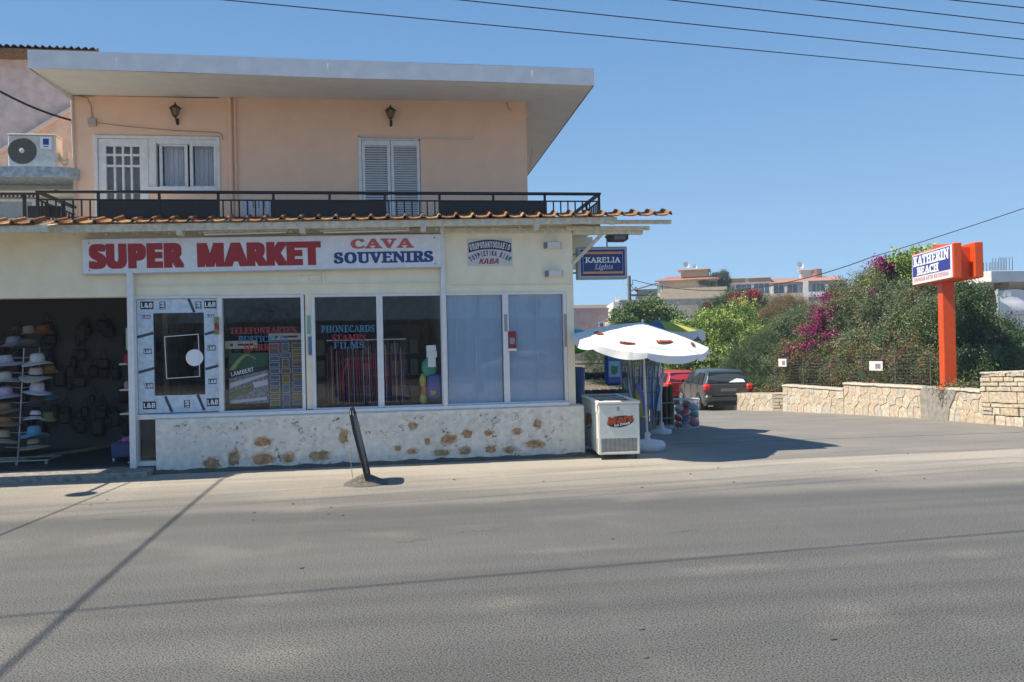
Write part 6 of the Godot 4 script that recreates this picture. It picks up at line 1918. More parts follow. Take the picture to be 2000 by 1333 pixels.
# wall from a to b (ground points), heights ha and hb, stones on the face to the left of the direction a -> b; style 0 rubble, 1 coursed
func wall_run(W: Node3D, a: Vector3, b: Vector3, ha: float, hb: float, size: float, style: int, r: RandomNumberGenerator, thick := 0.35, faces := true) -> void:
	var u := Vector3(b.x - a.x, 0, b.z - a.z)
	var L := u.length()
	u /= L
	var n := u.cross(Vector3.UP)
	var gy := b.y - a.y
	var core := MB.new()
	core.xf = Transform3D(Basis(u, Vector3.UP, n), a)
	var pts := []
	for q in [[0.0, -0.3], [L, gy - 0.3], [L, gy + hb], [0.0, ha]]: pts.append(Vector2(q[0], q[1]))
	core.prism(PackedVector2Array(pts), -thick, -0.006 if style == 0 else -0.012)
	put("mortar_core", core, mat("lime mortar", Color(0.62, 0.56, 0.45), 0.95, 0.3, 1.5, 0.5), W)
	if not faces: return
	if stone_mats.is_empty():
		for k in 7:
			stone_mats.append(mat("wall stone %d" % k, [Color(0.66, 0.56, 0.42), Color(0.70, 0.62, 0.48), Color(0.64, 0.53, 0.39), Color(0.72, 0.65, 0.53), Color(0.62, 0.55, 0.43), Color(0.67, 0.55, 0.42), Color(0.60, 0.55, 0.47)][k], 0.93, 0.22, 1.2, 0.5))
	var cells := []
	if style == 0:
		var seeds := []
		var ny := maxi(2, roundi((ha + hb) * 0.5 / (size * 0.78)))
		var nx := roundi(L / size)
		for j in ny:
			for i in nx:
				seeds.append(Vector2((i + 0.5 + (0.25 if j % 2 else -0.25) + r.randf_range(-0.34, 0.34)) * L / nx, lerpf(0.0, 1.0, (j + 0.5 + r.randf_range(-0.25, 0.25)) / ny)))
		for s in seeds: s.y = s.y
		for i in seeds.size():
			var s: Vector2 = seeds[i]
			var base := gy * s.x / L
			var h := lerpf(ha, hb, s.x / L)
			var P := Vector2(s.x, base + s.y * h)
			var poly := PackedVector2Array([Vector2(0, -0.05), Vector2(L, gy - 0.05), Vector2(L, gy + hb - 0.035), Vector2(0, ha - 0.035)])
			for j in seeds.size():
				if j == i: continue
				var t: Vector2 = seeds[j]
				if absf(t.x - s.x) > size * 4.0: continue
				var Q := Vector2(t.x, gy * t.x / L + t.y * lerpf(ha, hb, t.x / L))
				poly = clip_cell(poly, P, Q)
				if poly.size() < 3: break
			if poly.size() >= 3: cells.append(poly)
	else:
		var y := -0.02
		while y < maxf(ha, hb) - 0.02:
			var ch: float = [0.17, 0.11, 0.22, 0.09, 0.24][r.randi() % 5]
			ch = minf(ch, maxf(ha, hb) - y)
			if maxf(ha, hb) - y - ch < 0.06: ch = maxf(ha, hb) - y
			var x := 0.0
			while x < L - 0.02:
				var w := minf(r.randf_range(0.16, 0.50) * (1.0 if ch > 0.09 else 1.3), L - x)
				if L - x - w < 0.12: w = L - x
				var g0 := gy * x / L
				var g1 := gy * (x + w) / L
				if ch > 0.16 and r.randf() < 0.30 and w > 0.25:
					cells.append(PackedVector2Array([Vector2(x, g0 + y), Vector2(x + w, g1 + y), Vector2(x + w, g1 + y + ch * 0.45), Vector2(x, g0 + y + ch * 0.5)]))
					cells.append(PackedVector2Array([Vector2(x, g0 + y + ch * 0.5), Vector2(x + w, g1 + y + ch * 0.45), Vector2(x + w, g1 + y + ch), Vector2(x, g0 + y + ch)]))
				else:
					var e := r.randf_range(-0.012, 0.012)
					cells.append(PackedVector2Array([Vector2(x, g0 + y), Vector2(x + w + e, g1 + y), Vector2(x + w, g1 + y + ch), Vector2(x + e, g0 + y + ch)]))
				x += w
			y += ch
	for poly in cells:
		var off := Geometry2D.offset_polygon(poly, -0.006 if style == 0 else -0.007, Geometry2D.JOIN_ROUND)
		if off.is_empty() or off[0].size() < 3: continue
		var rough := PackedVector2Array()
		var src: PackedVector2Array = off[0]
		var cen := Vector2.ZERO
		for p in src: cen += p / src.size()
		for i in src.size():
			var p0 := src[i]
			var p1 := src[(i + 1) % src.size()]
			rough.append(p0 + (p0 - cen).normalized() * r.randf_range(-0.012, 0.0))
			if p0.distance_to(p1) > 0.09: rough.append((p0 + p1) / 2.0 + (cen - (p0 + p1) / 2.0).normalized() * r.randf_range(-0.002, 0.014))
		var m := MB.new()
		m.xf = Transform3D(Basis(u, Vector3.UP, n), a)
		if Geometry2D.triangulate_polygon(rough).is_empty(): continue
		var proud := r.randf_range(0.001, 0.014) if style == 0 else r.randf_range(0.02, 0.055)
		m.prism(rough, -0.03, proud, 0.006)
		put("stone", m, stone_mats[r.randi() % 7], W)

func make_walls() -> void:
	var r := RandomNumberGenerator.new()
	r.seed = 41
	var W := thing("low_stone_wall", "low wall of pale rubble stone along the right side of the car park", "wall", Vector3.ZERO)
	var P := [Vector3(12.36, slope(-12.31), -12.31), Vector3(12.74, slope(-9.3), -9.3), Vector3(12.86, slope(-5.86), -5.86), Vector3(12.70, slope(-4.77), -4.77), Vector3(12.47, slope(-3.37), -3.37)]
	wall_run(W, P[0], P[1], 0.86, 0.72, 0.30, 0, r)
	wall_run(W, P[1], P[2], 0.90, 0.77, 0.32, 0, r)
	wall_run(W, P[2], P[3], 0.78, 0.78, 0.3, 0, r, 0.8, false)
	wall_run(W, P[3], P[4], 0.76, 0.70, 0.30, 0, r)
	# cement coping on top and the cement patch that carries the tall sign
	for q in [[0, 1, 0.86, 0.72], [1, 2, 0.90, 0.77], [3, 4, 0.76, 0.70]]:
		var a: Vector3 = P[q[0]] + Vector3(0, q[2] - 0.03, 0)
		var b: Vector3 = P[q[1]] + Vector3(0, q[3] - 0.03, 0)
		var u := (b - a).normalized()
		var n := u.cross(Vector3.UP).normalized()
		var rows := []
		for k in [[0.03, 0.0], [0.035, 0.04], [-0.1, 0.06], [-0.36, 0.055]]:
			var line := []
			for j in 13:
				var t := j / 12.0
				line.append(a.lerp(b, t) + n * (k[0] + r.randf_range(-0.008, 0.008)) + Vector3(0, k[1] + r.randf_range(-0.010, 0.008), 0))
			rows.append(line)
		var cp := MB.new()
		cp.grid(rows)
		put("coping", cp, mat("pale coping", Color(0.60, 0.55, 0.45), 0.95, 0.3, 1.5, 0.6), W)
	var a := P[2] as Vector3
	var b := P[3] as Vector3
	var u := Vector3(b.x - a.x, 0, b.z - a.z).normalized()
	var cb := MB.new()
	cb.xf = Transform3D(Basis(u, Vector3.UP, u.cross(Vector3.UP)), a)
	var L := Vector2(b.x - a.x, b.z - a.z).length()
	cb.prism(PackedVector2Array([Vector2(-0.12, -0.1), Vector2(L * 0.5, -0.1), Vector2(L + 0.02, -0.05), Vector2(L + 0.10, 0.35), Vector2(L + 0.30, 0.58), Vector2(L + 0.42, 0.80), Vector2(-0.18, 0.80), Vector2(-0.15, 0.4)]), -0.85, 0.035, 0.012)
	put("cement_patch", cb, mat("grey cement", Color(0.36, 0.34, 0.30), 0.95, 0.2, 0.7, 0.2), W)
	var W2 := thing("end_stone_wall", "short lower stretch of rubble wall behind the parked dark hatchback", "wall", Vector3.ZERO)
	wall_run(W2, Vector3(11.3, slope(-15.6), -15.6), Vector3(12.30, slope(-12.9), -12.9), 0.60, 0.60, 0.28, 0, r)
	wall_run(W2, Vector3(12.30, slope(-12.9), -12.9), Vector3(12.62, slope(-12.6), -12.6), 0.60, 0.60, 0.25, 1, r)
	var H := thing("high_stone_wall", "higher wall of rough coursed stone blocks at the right edge beside the street", "wall", Vector3.ZERO)
	wall_run(H, Vector3(12.46, slope(-3.36), -3.36), Vector3(12.36, slope(-1.6), -1.6), 1.08, 1.10, 0.3, 1, r, 0.5)
	wall_run(H, Vector3(12.36, slope(-1.6), -1.6), Vector3(13.3, slope(0.0), 0.3), 1.10, 1.15, 0.3, 1, r, 0.5)
	var top := MB.new()
	for k in 6:
		var t := (k + 0.5) / 6.0
		top.box(Vector3(lerpf(12.66, 12.58, t), lerpf(slope(-3.36) + 1.09, slope(-1.6) + 1.11, t), lerpf(-3.36, -1.6, t)), Vector3(0.5, 0.05, 0.285), 0.015)
	put("coping", top, mat("pale coping", Color(), 0.9), H)
	# wire fence above the low wall
	var F := thing("wire_fence", "thin grey wire mesh fence on posts above the low stone wall", "fence", Vector3.ZERO)
	var wire := mat("galvanised wire", Color(0.17, 0.175, 0.165), 0.5, 0.0, 1.0, 0.0, 2.0, 0.4)
	var fp := [Vector3(12.55, 0.10, -13.2), Vector3(12.72, 0.20, -11.6), Vector3(12.88, 0.22, -10.2), Vector3(13.02, 0.36, -8.8), Vector3(13.12, 0.40, -7.4), Vector3(13.15, 0.44, -6.0)]
	for p in fp:
		var m := MB.new()
		m.rod(p - Vector3(0, 0.2, 0), p + Vector3(0, 0.95, 0), 0.012, 0.012, 6)
		put("fence_post", m, wire, F)
	var ms := MB.new()
	for i in fp.size() - 1:
		for k in 11: ms.rod(fp[i] + Vector3(0, 0.06 + k * 0.09, 0), fp[i + 1] + Vector3(0, 0.06 + k * 0.09, 0), 0.0035, 0.0035, 3, false)
		for k in 14: ms.rod(fp[i].lerp(fp[i + 1], k / 14.0), fp[i].lerp(fp[i + 1], k / 14.0) + Vector3(0, 0.98, 0), 0.003, 0.003, 3, false)
	put("wire_mesh", ms, wire, F).set_meta("kind", "stuff")
	for q in [[Vector3(12.50, 1.0, -12.55), "small white notice wired to the far end of the fence near the dark hatchback", 0.16], [Vector3(12.98, 0.98, -8.05), "small white notice with dark print wired to the fence left of the orange sign", 0.20]]:
		var N := thing("fence_notice", q[1], "notice", q[0], deg_to_rad(-65.0), "notices on the wire fence")
		part_box("sheet", N, mat("paper white", Color(), 0.8), -q[2], q[2], -0.13, 0.13, 0.0, 0.008, 0.001)
		part_box("print_block", N, mat("grey print", Color(0.25, 0.22, 0.28), 0.7), -q[2] * 0.1, q[2] * 0.7, -0.08, 0.06, 0.008, 0.0095, 0.0)

func make_tall_sign() -> void:
	var orange := mat("orange red paint", Color(0.72, 0.085, 0.008), 0.4, 0.06, 0.8)
	var S := thing("roadside_sign", "tall orange red post carrying a blue and white hotel sign above the stone wall", "sign", Vector3(12.98, 0.50, -5.12), deg_to_rad(-105.6))
	# local x runs along the sign face from its far end (left in view) to its near end, z points out of the face
	part_box("post", S, orange, -0.15, 0.15, 0.02, 2.62, -0.14, 0.14, 0.012)
	part_box("base_plate", S, orange, -0.24, 0.24, 0.0, 0.03, -0.24, 0.24, 0.006)
	for sx in [-1.0, 1.0]:
		var g := MB.new()
		g.prism(PackedVector2Array([Vector2(sx * 0.17, 0.03), Vector2(sx * 0.24, 0.03), Vector2(sx * 0.17, 0.16)]), -0.01, 0.01)
		put("gusset", g, orange, S)
	for q in [[0.13, 0.32], [-0.32, -0.13]]:
		part_box("sign_case", S, orange, -1.27, 1.27, 2.555, 3.36, q[0], q[1], 0.02)
	part_box("sign_core", S, orange, -1.05, 1.05, 2.57, 3.28, -0.13, 0.13, 0.01)
	var cap := MB.new()
	var arc := PackedVector2Array([Vector2(-0.42, 3.27)])
	for k in 9: arc.append(Vector2(-0.42 + 0.84 * k / 8.0, 3.34 + 0.13 * sin(PI * k / 8.0)))
	arc.append(Vector2(0.42, 3.27))
	cap.prism(arc, -0.13, 0.20, 0.01)
	put("cap", cap, orange, S)
	var face := part_box("sign_face", S, mat("sign face white", Color(0.74, 0.73, 0.74), 0.35), -1.235, 1.235, 2.585, 3.33, 0.322, 0.328, 0.0)
	part_box("blue_field", face, mat("sign blue", Color(0.022, 0.02, 0.24), 0.3), -1.20, 1.13, 2.775, 3.305, 0.328, 0.330, 0.0)
	var wt := mat("white print", Color(), 0.4)
	text("KATHERIN", face, wt, Vector3(-0.03, 3.155, 0.331), 2.22, 0.255, "Droid Serif", 700, 0.002, 0.012)
	text("BEACH", face, wt, Vector3(-0.22, 2.895, 0.331), 1.38, 0.205, "Droid Serif", 700, 0.002, 0.012)
	text("ΠΑΡΑΛΙΑ ΑΚΤΗ ΚΑΤΕΡΙNΑ", face, mat("faded pink lettering", Color(0.52, 0.26, 0.28), 0.4), Vector3(-0.04, 2.695, 0.330), 2.14, 0.095, "Droid Sans", 700, 0.002)

# ---------------------------------------------------------------- greenery
var leaf_meshes := {}
func leaf_mesh(kind: String) -> ArrayMesh:
	if leaf_meshes.has(kind): return leaf_meshes[kind]
	var r := RandomNumberGenerator.new()
	r.seed = kind.hash()
	var b := MB.new()
	var spec: Array = {"broad": [9, 0.095, 0.075, 0.17], "narrow": [16, 0.115, 0.020, 0.15], "small": [14, 0.050, 0.032, 0.13], "needle": [22, 0.13, 0.009, 0.13], "petal": [14, 0.055, 0.05, 0.12], "twig": [10, 0.22, 0.007, 0.16]}[kind]
	var spread: float = spec[3]
	for k in int(spec[0]):
		var p: Vector3 = Vector3(r.randf_range(-1, 1), r.randf_range(-1, 1), r.randf_range(-1, 1)).normalized() * spread * pow(r.randf(), 0.5)
		var d: Vector3 = (p.normalized() * 0.6 + Vector3(r.randf_range(-1, 1), r.randf_range(-0.5, 1.0), r.randf_range(-1, 1)) * 0.7).normalized()
		var s: Vector3 = d.cross(Vector3(r.randf_range(-1, 1), 1.3, r.randf_range(-1, 1))).normalized()
		var up := s.cross(d)
		var l: float = spec[1] * r.randf_range(0.7, 1.2)
		var w: float = spec[2] * 0.5 * r.randf_range(0.8, 1.2)
		var m := p + d * l * 0.45 + up * w * 0.25
		b.col = Color(1, 1, 1) * r.randf_range(0.72, 1.2)
		b.tri(p, m + s * w, p + d * l)
		b.tri(p, p + d * l, m - s * w)
	leaf_meshes[kind] = b.mesh()
	return leaf_meshes[kind]

var leaf_mats := {}
func leaf_mat(kind: String) -> StandardMaterial3D:
	if not leaf_mats.has(kind):
		var m := StandardMaterial3D.new()
		m.resource_name = "leaf " + kind
		m.vertex_color_use_as_albedo = true
		m.roughness = 0.55
		m.backlight_enabled = true
		m.backlight = Color(0.55, 0.6, 0.35) if kind != "petal" else Color(0.6, 0.35, 0.5)
		leaf_mats[kind] = m
	return leaf_mats[kind]

func leaves(called: String, parent: Node, blobs: Array, kind: String, colors: Array, per_area: float, r: RandomNumberGenerator, inner := 0.45, fit := 1.0) -> void:
	var nz := FastNoiseLite.new()
	nz.seed = r.randi() % 1000
	nz.frequency = 1.1
	var where := []
	var tint := []
	for q in blobs:
		var c := Vector3(q[0], q[1], q[2])
		var rx: float = q[3]
		var ry: float = q[4]
		var count := int(per_area * 12.0 * rx * ry)
		for i in count:
			var d := Vector3(r.randfn(), r.randfn(), r.randfn()).normalized()
			var rad := inner + (1.0 - inner) * pow(r.randf(), 0.6)
			if r.randf() < 0.07: rad = r.randf_range(1.0, 1.35)              # stray shoots
			var lump := 1.0 + 0.7 * nz.get_noise_3dv(c + d * 1.3) + 0.25 * nz.get_noise_3dv((c + d) * 3.1)
			var p := c + Vector3(d.x * rx, d.y * ry, d.z * rx * 0.9) * rad * lump
			if nz.get_noise_3dv(p * 2.4) < -0.22: continue           # gaps
			var s := r.randf_range(0.75, 1.25) * fit
			where.append(Transform3D(Basis.from_euler(Vector3(r.randf() * TAU, r.randf() * TAU, r.randf() * TAU)).scaled(Vector3(s, s, s)), p))
			var pick: Color = colors[int(clampf((nz.get_noise_3dv(p * 1.2 + Vector3(50, 0, 0)) * 0.9 + 0.5 + r.randf_range(-0.3, 0.3)) * colors.size(), 0, colors.size() - 1))]
			tint.append(pick * r.randf_range(0.75, 1.25))
	var mm := MultiMesh.new()
	mm.transform_format = MultiMesh.TRANSFORM_3D
	mm.use_colors = true
	mm.mesh = leaf_mesh(kind)
	mm.instance_count = where.size()
	for i in where.size():
		mm.set_instance_transform(i, where[i])
		mm.set_instance_color(i, tint[i])
	var o := MultiMeshInstance3D.new()
	o.name = called
	o.multimesh = mm
	o.material_override = leaf_mat(kind)
	o.set_meta("kind", "stuff")
	parent.add_child(o, true)

func bush(called: String, label: String, category: String, blobs: Array, kind: String, colors: Array, per_area: float, seed_: int, group := "") -> Node3D:
	var r := RandomNumberGenerator.new()
	r.seed = seed_
	var c := Vector3.ZERO
	for q in blobs: c += Vector3(q[0], 0, q[2]) / blobs.size()
	c.y = slope(c.z)
	var B := thing(called, label, category, c, 0.0, group)
	var loc := []
	for q in blobs: loc.append([q[0] - c.x, q[1] - c.y, q[2] - c.z, q[3], q[4]])
	leaves("crown", B, loc, kind, colors, per_area, r)
	var st := MB.new()
	for q in loc:
		for k in 3:
			var foot := Vector3(q[0] * 0.75 + r.randf_range(-0.2, 0.2), 0.0, q[2] * 0.75 + r.randf_range(-0.2, 0.2))
			var tip := Vector3(q[0], q[1], q[2]) + Vector3(r.randf_range(-0.5, 0.5) * q[3], r.randf_range(-0.2, 0.6) * q[4], r.randf_range(-0.5, 0.5) * q[3])
			var mid := foot.lerp(tip, 0.5) + Vector3(r.randf_range(-0.15, 0.15), 0.1, r.randf_range(-0.15, 0.15))
			st.rod(foot, mid, 0.035, 0.022, 5, false)
			st.rod(mid, tip, 0.022, 0.008, 5, false)
	put("stems", st, mat("bark", Color(0.13, 0.095, 0.065), 0.95, 0.4, 3.0), B)
	return B

func make_greenery() -> void:
	var r := RandomNumberGenerator.new()
	r.seed = 99
	var lime := [Color(0.174, 0.290, 0.051), Color(0.290, 0.392, 0.072), Color(0.435, 0.507, 0.131), Color(0.131, 0.217, 0.043)]
	var grey := [Color(0.24, 0.28, 0.16), Color(0.123, 0.181, 0.080), Color(0.189, 0.239, 0.123), Color(0.094, 0.145, 0.065), Color(0.246, 0.261, 0.145)]
	var deep := [Color(0.041, 0.080, 0.032), Color(0.065, 0.123, 0.043), Color(0.102, 0.174, 0.058), Color(0.051, 0.094, 0.043)]
	var green := [Color(0.072, 0.145, 0.036), Color(0.123, 0.217, 0.058), Color(0.203, 0.290, 0.087), Color(0.058, 0.109, 0.036)]
	var straw := [Color(0.24, 0.155, 0.075), Color(0.18, 0.125, 0.06), Color(0.28, 0.20, 0.10)]
	var magenta := [Color(0.32, 0.015, 0.14), Color(0.40, 0.03, 0.20), Color(0.25, 0.015, 0.12)]
	var crimson := [Color(0.42, 0.012, 0.05), Color(0.50, 0.03, 0.09), Color(0.34, 0.01, 0.04)]
	var rust := [Color(0.30, 0.14, 0.08), Color(0.36, 0.22, 0.12), Color(0.24, 0.10, 0.07), Color(0.16, 0.16, 0.06)]
	bush("vine_hedge", "tall bright yellow green vine hedge behind the parked cars", "hedge", BUSH.vine, "broad", lime, 95, 1)
	bush("young_tree", "fresh green leafy young tree behind the white parasol below the beige wall", "tree", BUSH.mulberry, "broad", green + [Color(0.22, 0.28, 0.07)], 120, 2)
	var rb := bush("red_bougainvillea", "dark bush topped with crimson red flowers below the far hotel", "shrub", BUSH.redboug, "small", deep, 150, 3)
	leaves("flowers", rb, local(rb, [[19.35, 4.3, -31.6, 0.5, 0.3], [20.05, 4.35, -31.0, 0.5, 0.35], [19.7, 3.95, -31.0, 0.75, 0.3], [18.9, 4.0, -31.6, 0.35, 0.3], [18.2, 3.9, -32.6, 0.45, 0.16], [18.9, 3.3, -31.5, 0.35, 0.2]]), "petal", crimson, 90, r, 0.2)
	bush("dry_shrub", "brown dried shrub with feathery twigs in front of the far hotel", "shrub", BUSH.dry, "needle", straw, 190, 4)
	bush("feathery_shrub", "soft feathery green shrub right beside the dark parked hatchback", "shrub", BUSH.casua, "needle", [Color(0.075, 0.135, 0.045), Color(0.11, 0.18, 0.06), Color(0.06, 0.10, 0.04), Color(0.15, 0.20, 0.08)], 210, 5)
	bush("olive_shrub", "grey green olive like shrub in the hedge below the brown dried shrub", "shrub", BUSH.olive, "narrow", grey, 140, 6)
	var bm := bush("magenta_bougainvillea", "bougainvillea with magenta sprays and rust coloured dry leaves in the middle of the hedge", "shrub", BUSH.bougmain, "small", rust + green, 150, 7)
	leaves("flowers", bm, local(bm, [[13.0, 1.2, -13.0, 0.32, 0.16], [13.3, 1.45, -12.9, 0.4, 0.12], [13.7, 1.6, -12.7, 0.35, 0.12], [13.8, 2.1, -13.0, 0.45, 0.22], [14.0, 2.5, -12.8, 0.35, 0.3], [14.4, 2.75, -12.8, 0.45, 0.25], [15.0, 2.6, -12.4, 0.4, 0.12], [15.4, 2.3, -12.0, 0.3, 0.1], [14.2, 1.9, -12.5, 0.5, 0.15], [14.3, 3.2, -13.0, 0.35, 0.12]]), "petal", magenta, 45, r, 0.1)
	bush("oleander_hedge", "big grey green oleander filling the middle of the hedge left of the orange sign", "hedge", BUSH.hedge1, "narrow", grey + [Color(0.36, 0.38, 0.24), Color(0.26, 0.15, 0.09)], 150, 8)  # the extra pale leaf tint paints in highlights
	bush("climber_hedge", "dense green climber on the fence beside the orange post", "hedge", BUSH.hedge2, "small", green + grey, 190, 9)
	var vt := bush("grape_climber", "light green climber standing above the hedge left of the orange sign with magenta sprays", "climber", BUSH.vinetop, "broad", lime, 75, 10)
	leaves("flowers", vt, local(vt, [[15.0, 4.15, -11.0, 0.22, 0.14], [15.25, 4.05, -11.0, 0.25, 0.14], [15.5, 3.85, -11.0, 0.2, 0.18], [14.85, 3.2, -11.0, 0.12, 0.08]]), "petal", magenta, 130, r, 0.1)
	bush("dark_shrub", "large dark glossy evergreen shrub right of the orange post", "shrub", BUSH.dark, "small", deep + [Color(0.10, 0.16, 0.06), Color(0.16, 0.21, 0.10)], 210, 11)
	bush("dry_ground_shrub", "low yellowing shrub at the foot of the hedge behind the low stone wall", "shrub", BUSH.lowdry, "small", [Color(0.24, 0.17, 0.07), Color(0.16, 0.16, 0.06), Color(0.28, 0.21, 0.09)], 170, 12)
	bush("undergrowth_shrub", "green undergrowth behind the wire fence along the low wall", "shrub", BUSH.under, "small", green + rust + deep, 120, 13)
	bush("rear_shrubs", "dark green bushes along the back of the car park", "hedge", BUSH.rear, "small", deep + green, 90, 14)
	# grape climber's bare pole
	var pole := thing("climber_pole", "thin pale stake standing in the grape climber", "stake", Vector3(15.9, slope(-11.0), -11.0))
	var pm := MB.new()
	pm.rod(Vector3.ZERO, Vector3(0, 5.05, 0), 0.035, 0.03, 7)
	put("stake", pm, mat("pale wood", Color(0.42, 0.36, 0.24), 0.9), pole)

func local(B: Node3D, blobs: Array) -> Array:
	var out := []
	for q in blobs: out.append([q[0] - B.position.x, q[1] - B.position.y, q[2] - B.position.z, q[3], q[4]])
	return out

# ---------------------------------------------------------------- buildings beyond, and what stands across the street
func boxes(parent: Node, called: String, m: Material, list: Array, ch := 0.0) -> void:      # [x0, x1, y0, y1, z0, z1]
	for q in list: part_box(called, parent, m, q[0], q[1], q[2], q[3], q[4], q[5], ch)

func far_window(parent: Node, x0: float, x1: float, y0: float, y1: float, z: float, panes: int) -> void:
	var w := part_box("window", parent, mat("far white frame", Color(0.70, 0.71, 0.72), 0.6), x0 - 0.1, x1 + 0.1, y0 - 0.1, y1 + 0.1, z - 0.1, z + 0.03)
	for k in panes:
		var a := lerpf(x0, x1, k / float(panes)) + 0.06
		var b := lerpf(x0, x1, (k + 1) / float(panes)) - 0.06
		part_box("pane", w, mat("far glass", Color(0.06, 0.10, 0.13), 0.12), a, b, y0, y1, z + 0.03, z + 0.05)

func tiled(parent: Node, a: Vector3, b: Vector3, c: Vector3, d: Vector3, n: int) -> void:     # roof slope with its roll lines; a b along the eave, d c along the ridge
	var m := MB.new()
	var up := (b - a).cross(d - a).normalized()
	var lo := []
	var hi := []
	for k in n * 4 + 1:
		var t := k / (n * 4.0)
		var bump := up * 0.07 * absf(sin(t * PI * n))
		lo.append(a.lerp(b, t) + bump)
		hi.append(d.lerp(c, t) + bump)
	m.grid([lo, hi])
	m.quad(a - up * 0.12, b - up * 0.12, b, a)
	put("roof", m, mat("far roof tile", Color(0.52, 0.24, 0.155), 0.9, 0.3, 0.4), parent)

func dish(label: String, at: Vector3, rad: float) -> void:
	var D := thing("satellite_dish", label, "satellite dish", at, 0.2, "satellite dishes on the far roofs")
	var b := MB.new()
	b.xf = Transform3D(Basis(Vector3.RIGHT, PI / 2 - 0.35), Vector3(0, rad * 1.25, 0))
	b.lathe([[0.0, -0.10 * rad], [rad * 0.55, -0.0], [rad, 0.28 * rad], [rad * 0.97, 0.30 * rad], [rad * 0.5, 0.05 * rad], [0.0, -0.05 * rad]], 22)
	put("reflector", b, mat("dish white", Color(0.74, 0.74, 0.73), 0.5), D)
	var p := MB.new()
	p.rod(Vector3(0, 0, -0.1), Vector3(0, rad * 1.25, -0.1), 0.07)
	p.rod(Vector3(0, rad * 0.4, 0.0), Vector3(0, rad * 1.1, rad * 0.9), 0.03)
	put("mount", p, mat("grey pole", Color(0.3, 0.32, 0.36), 0.5), D)

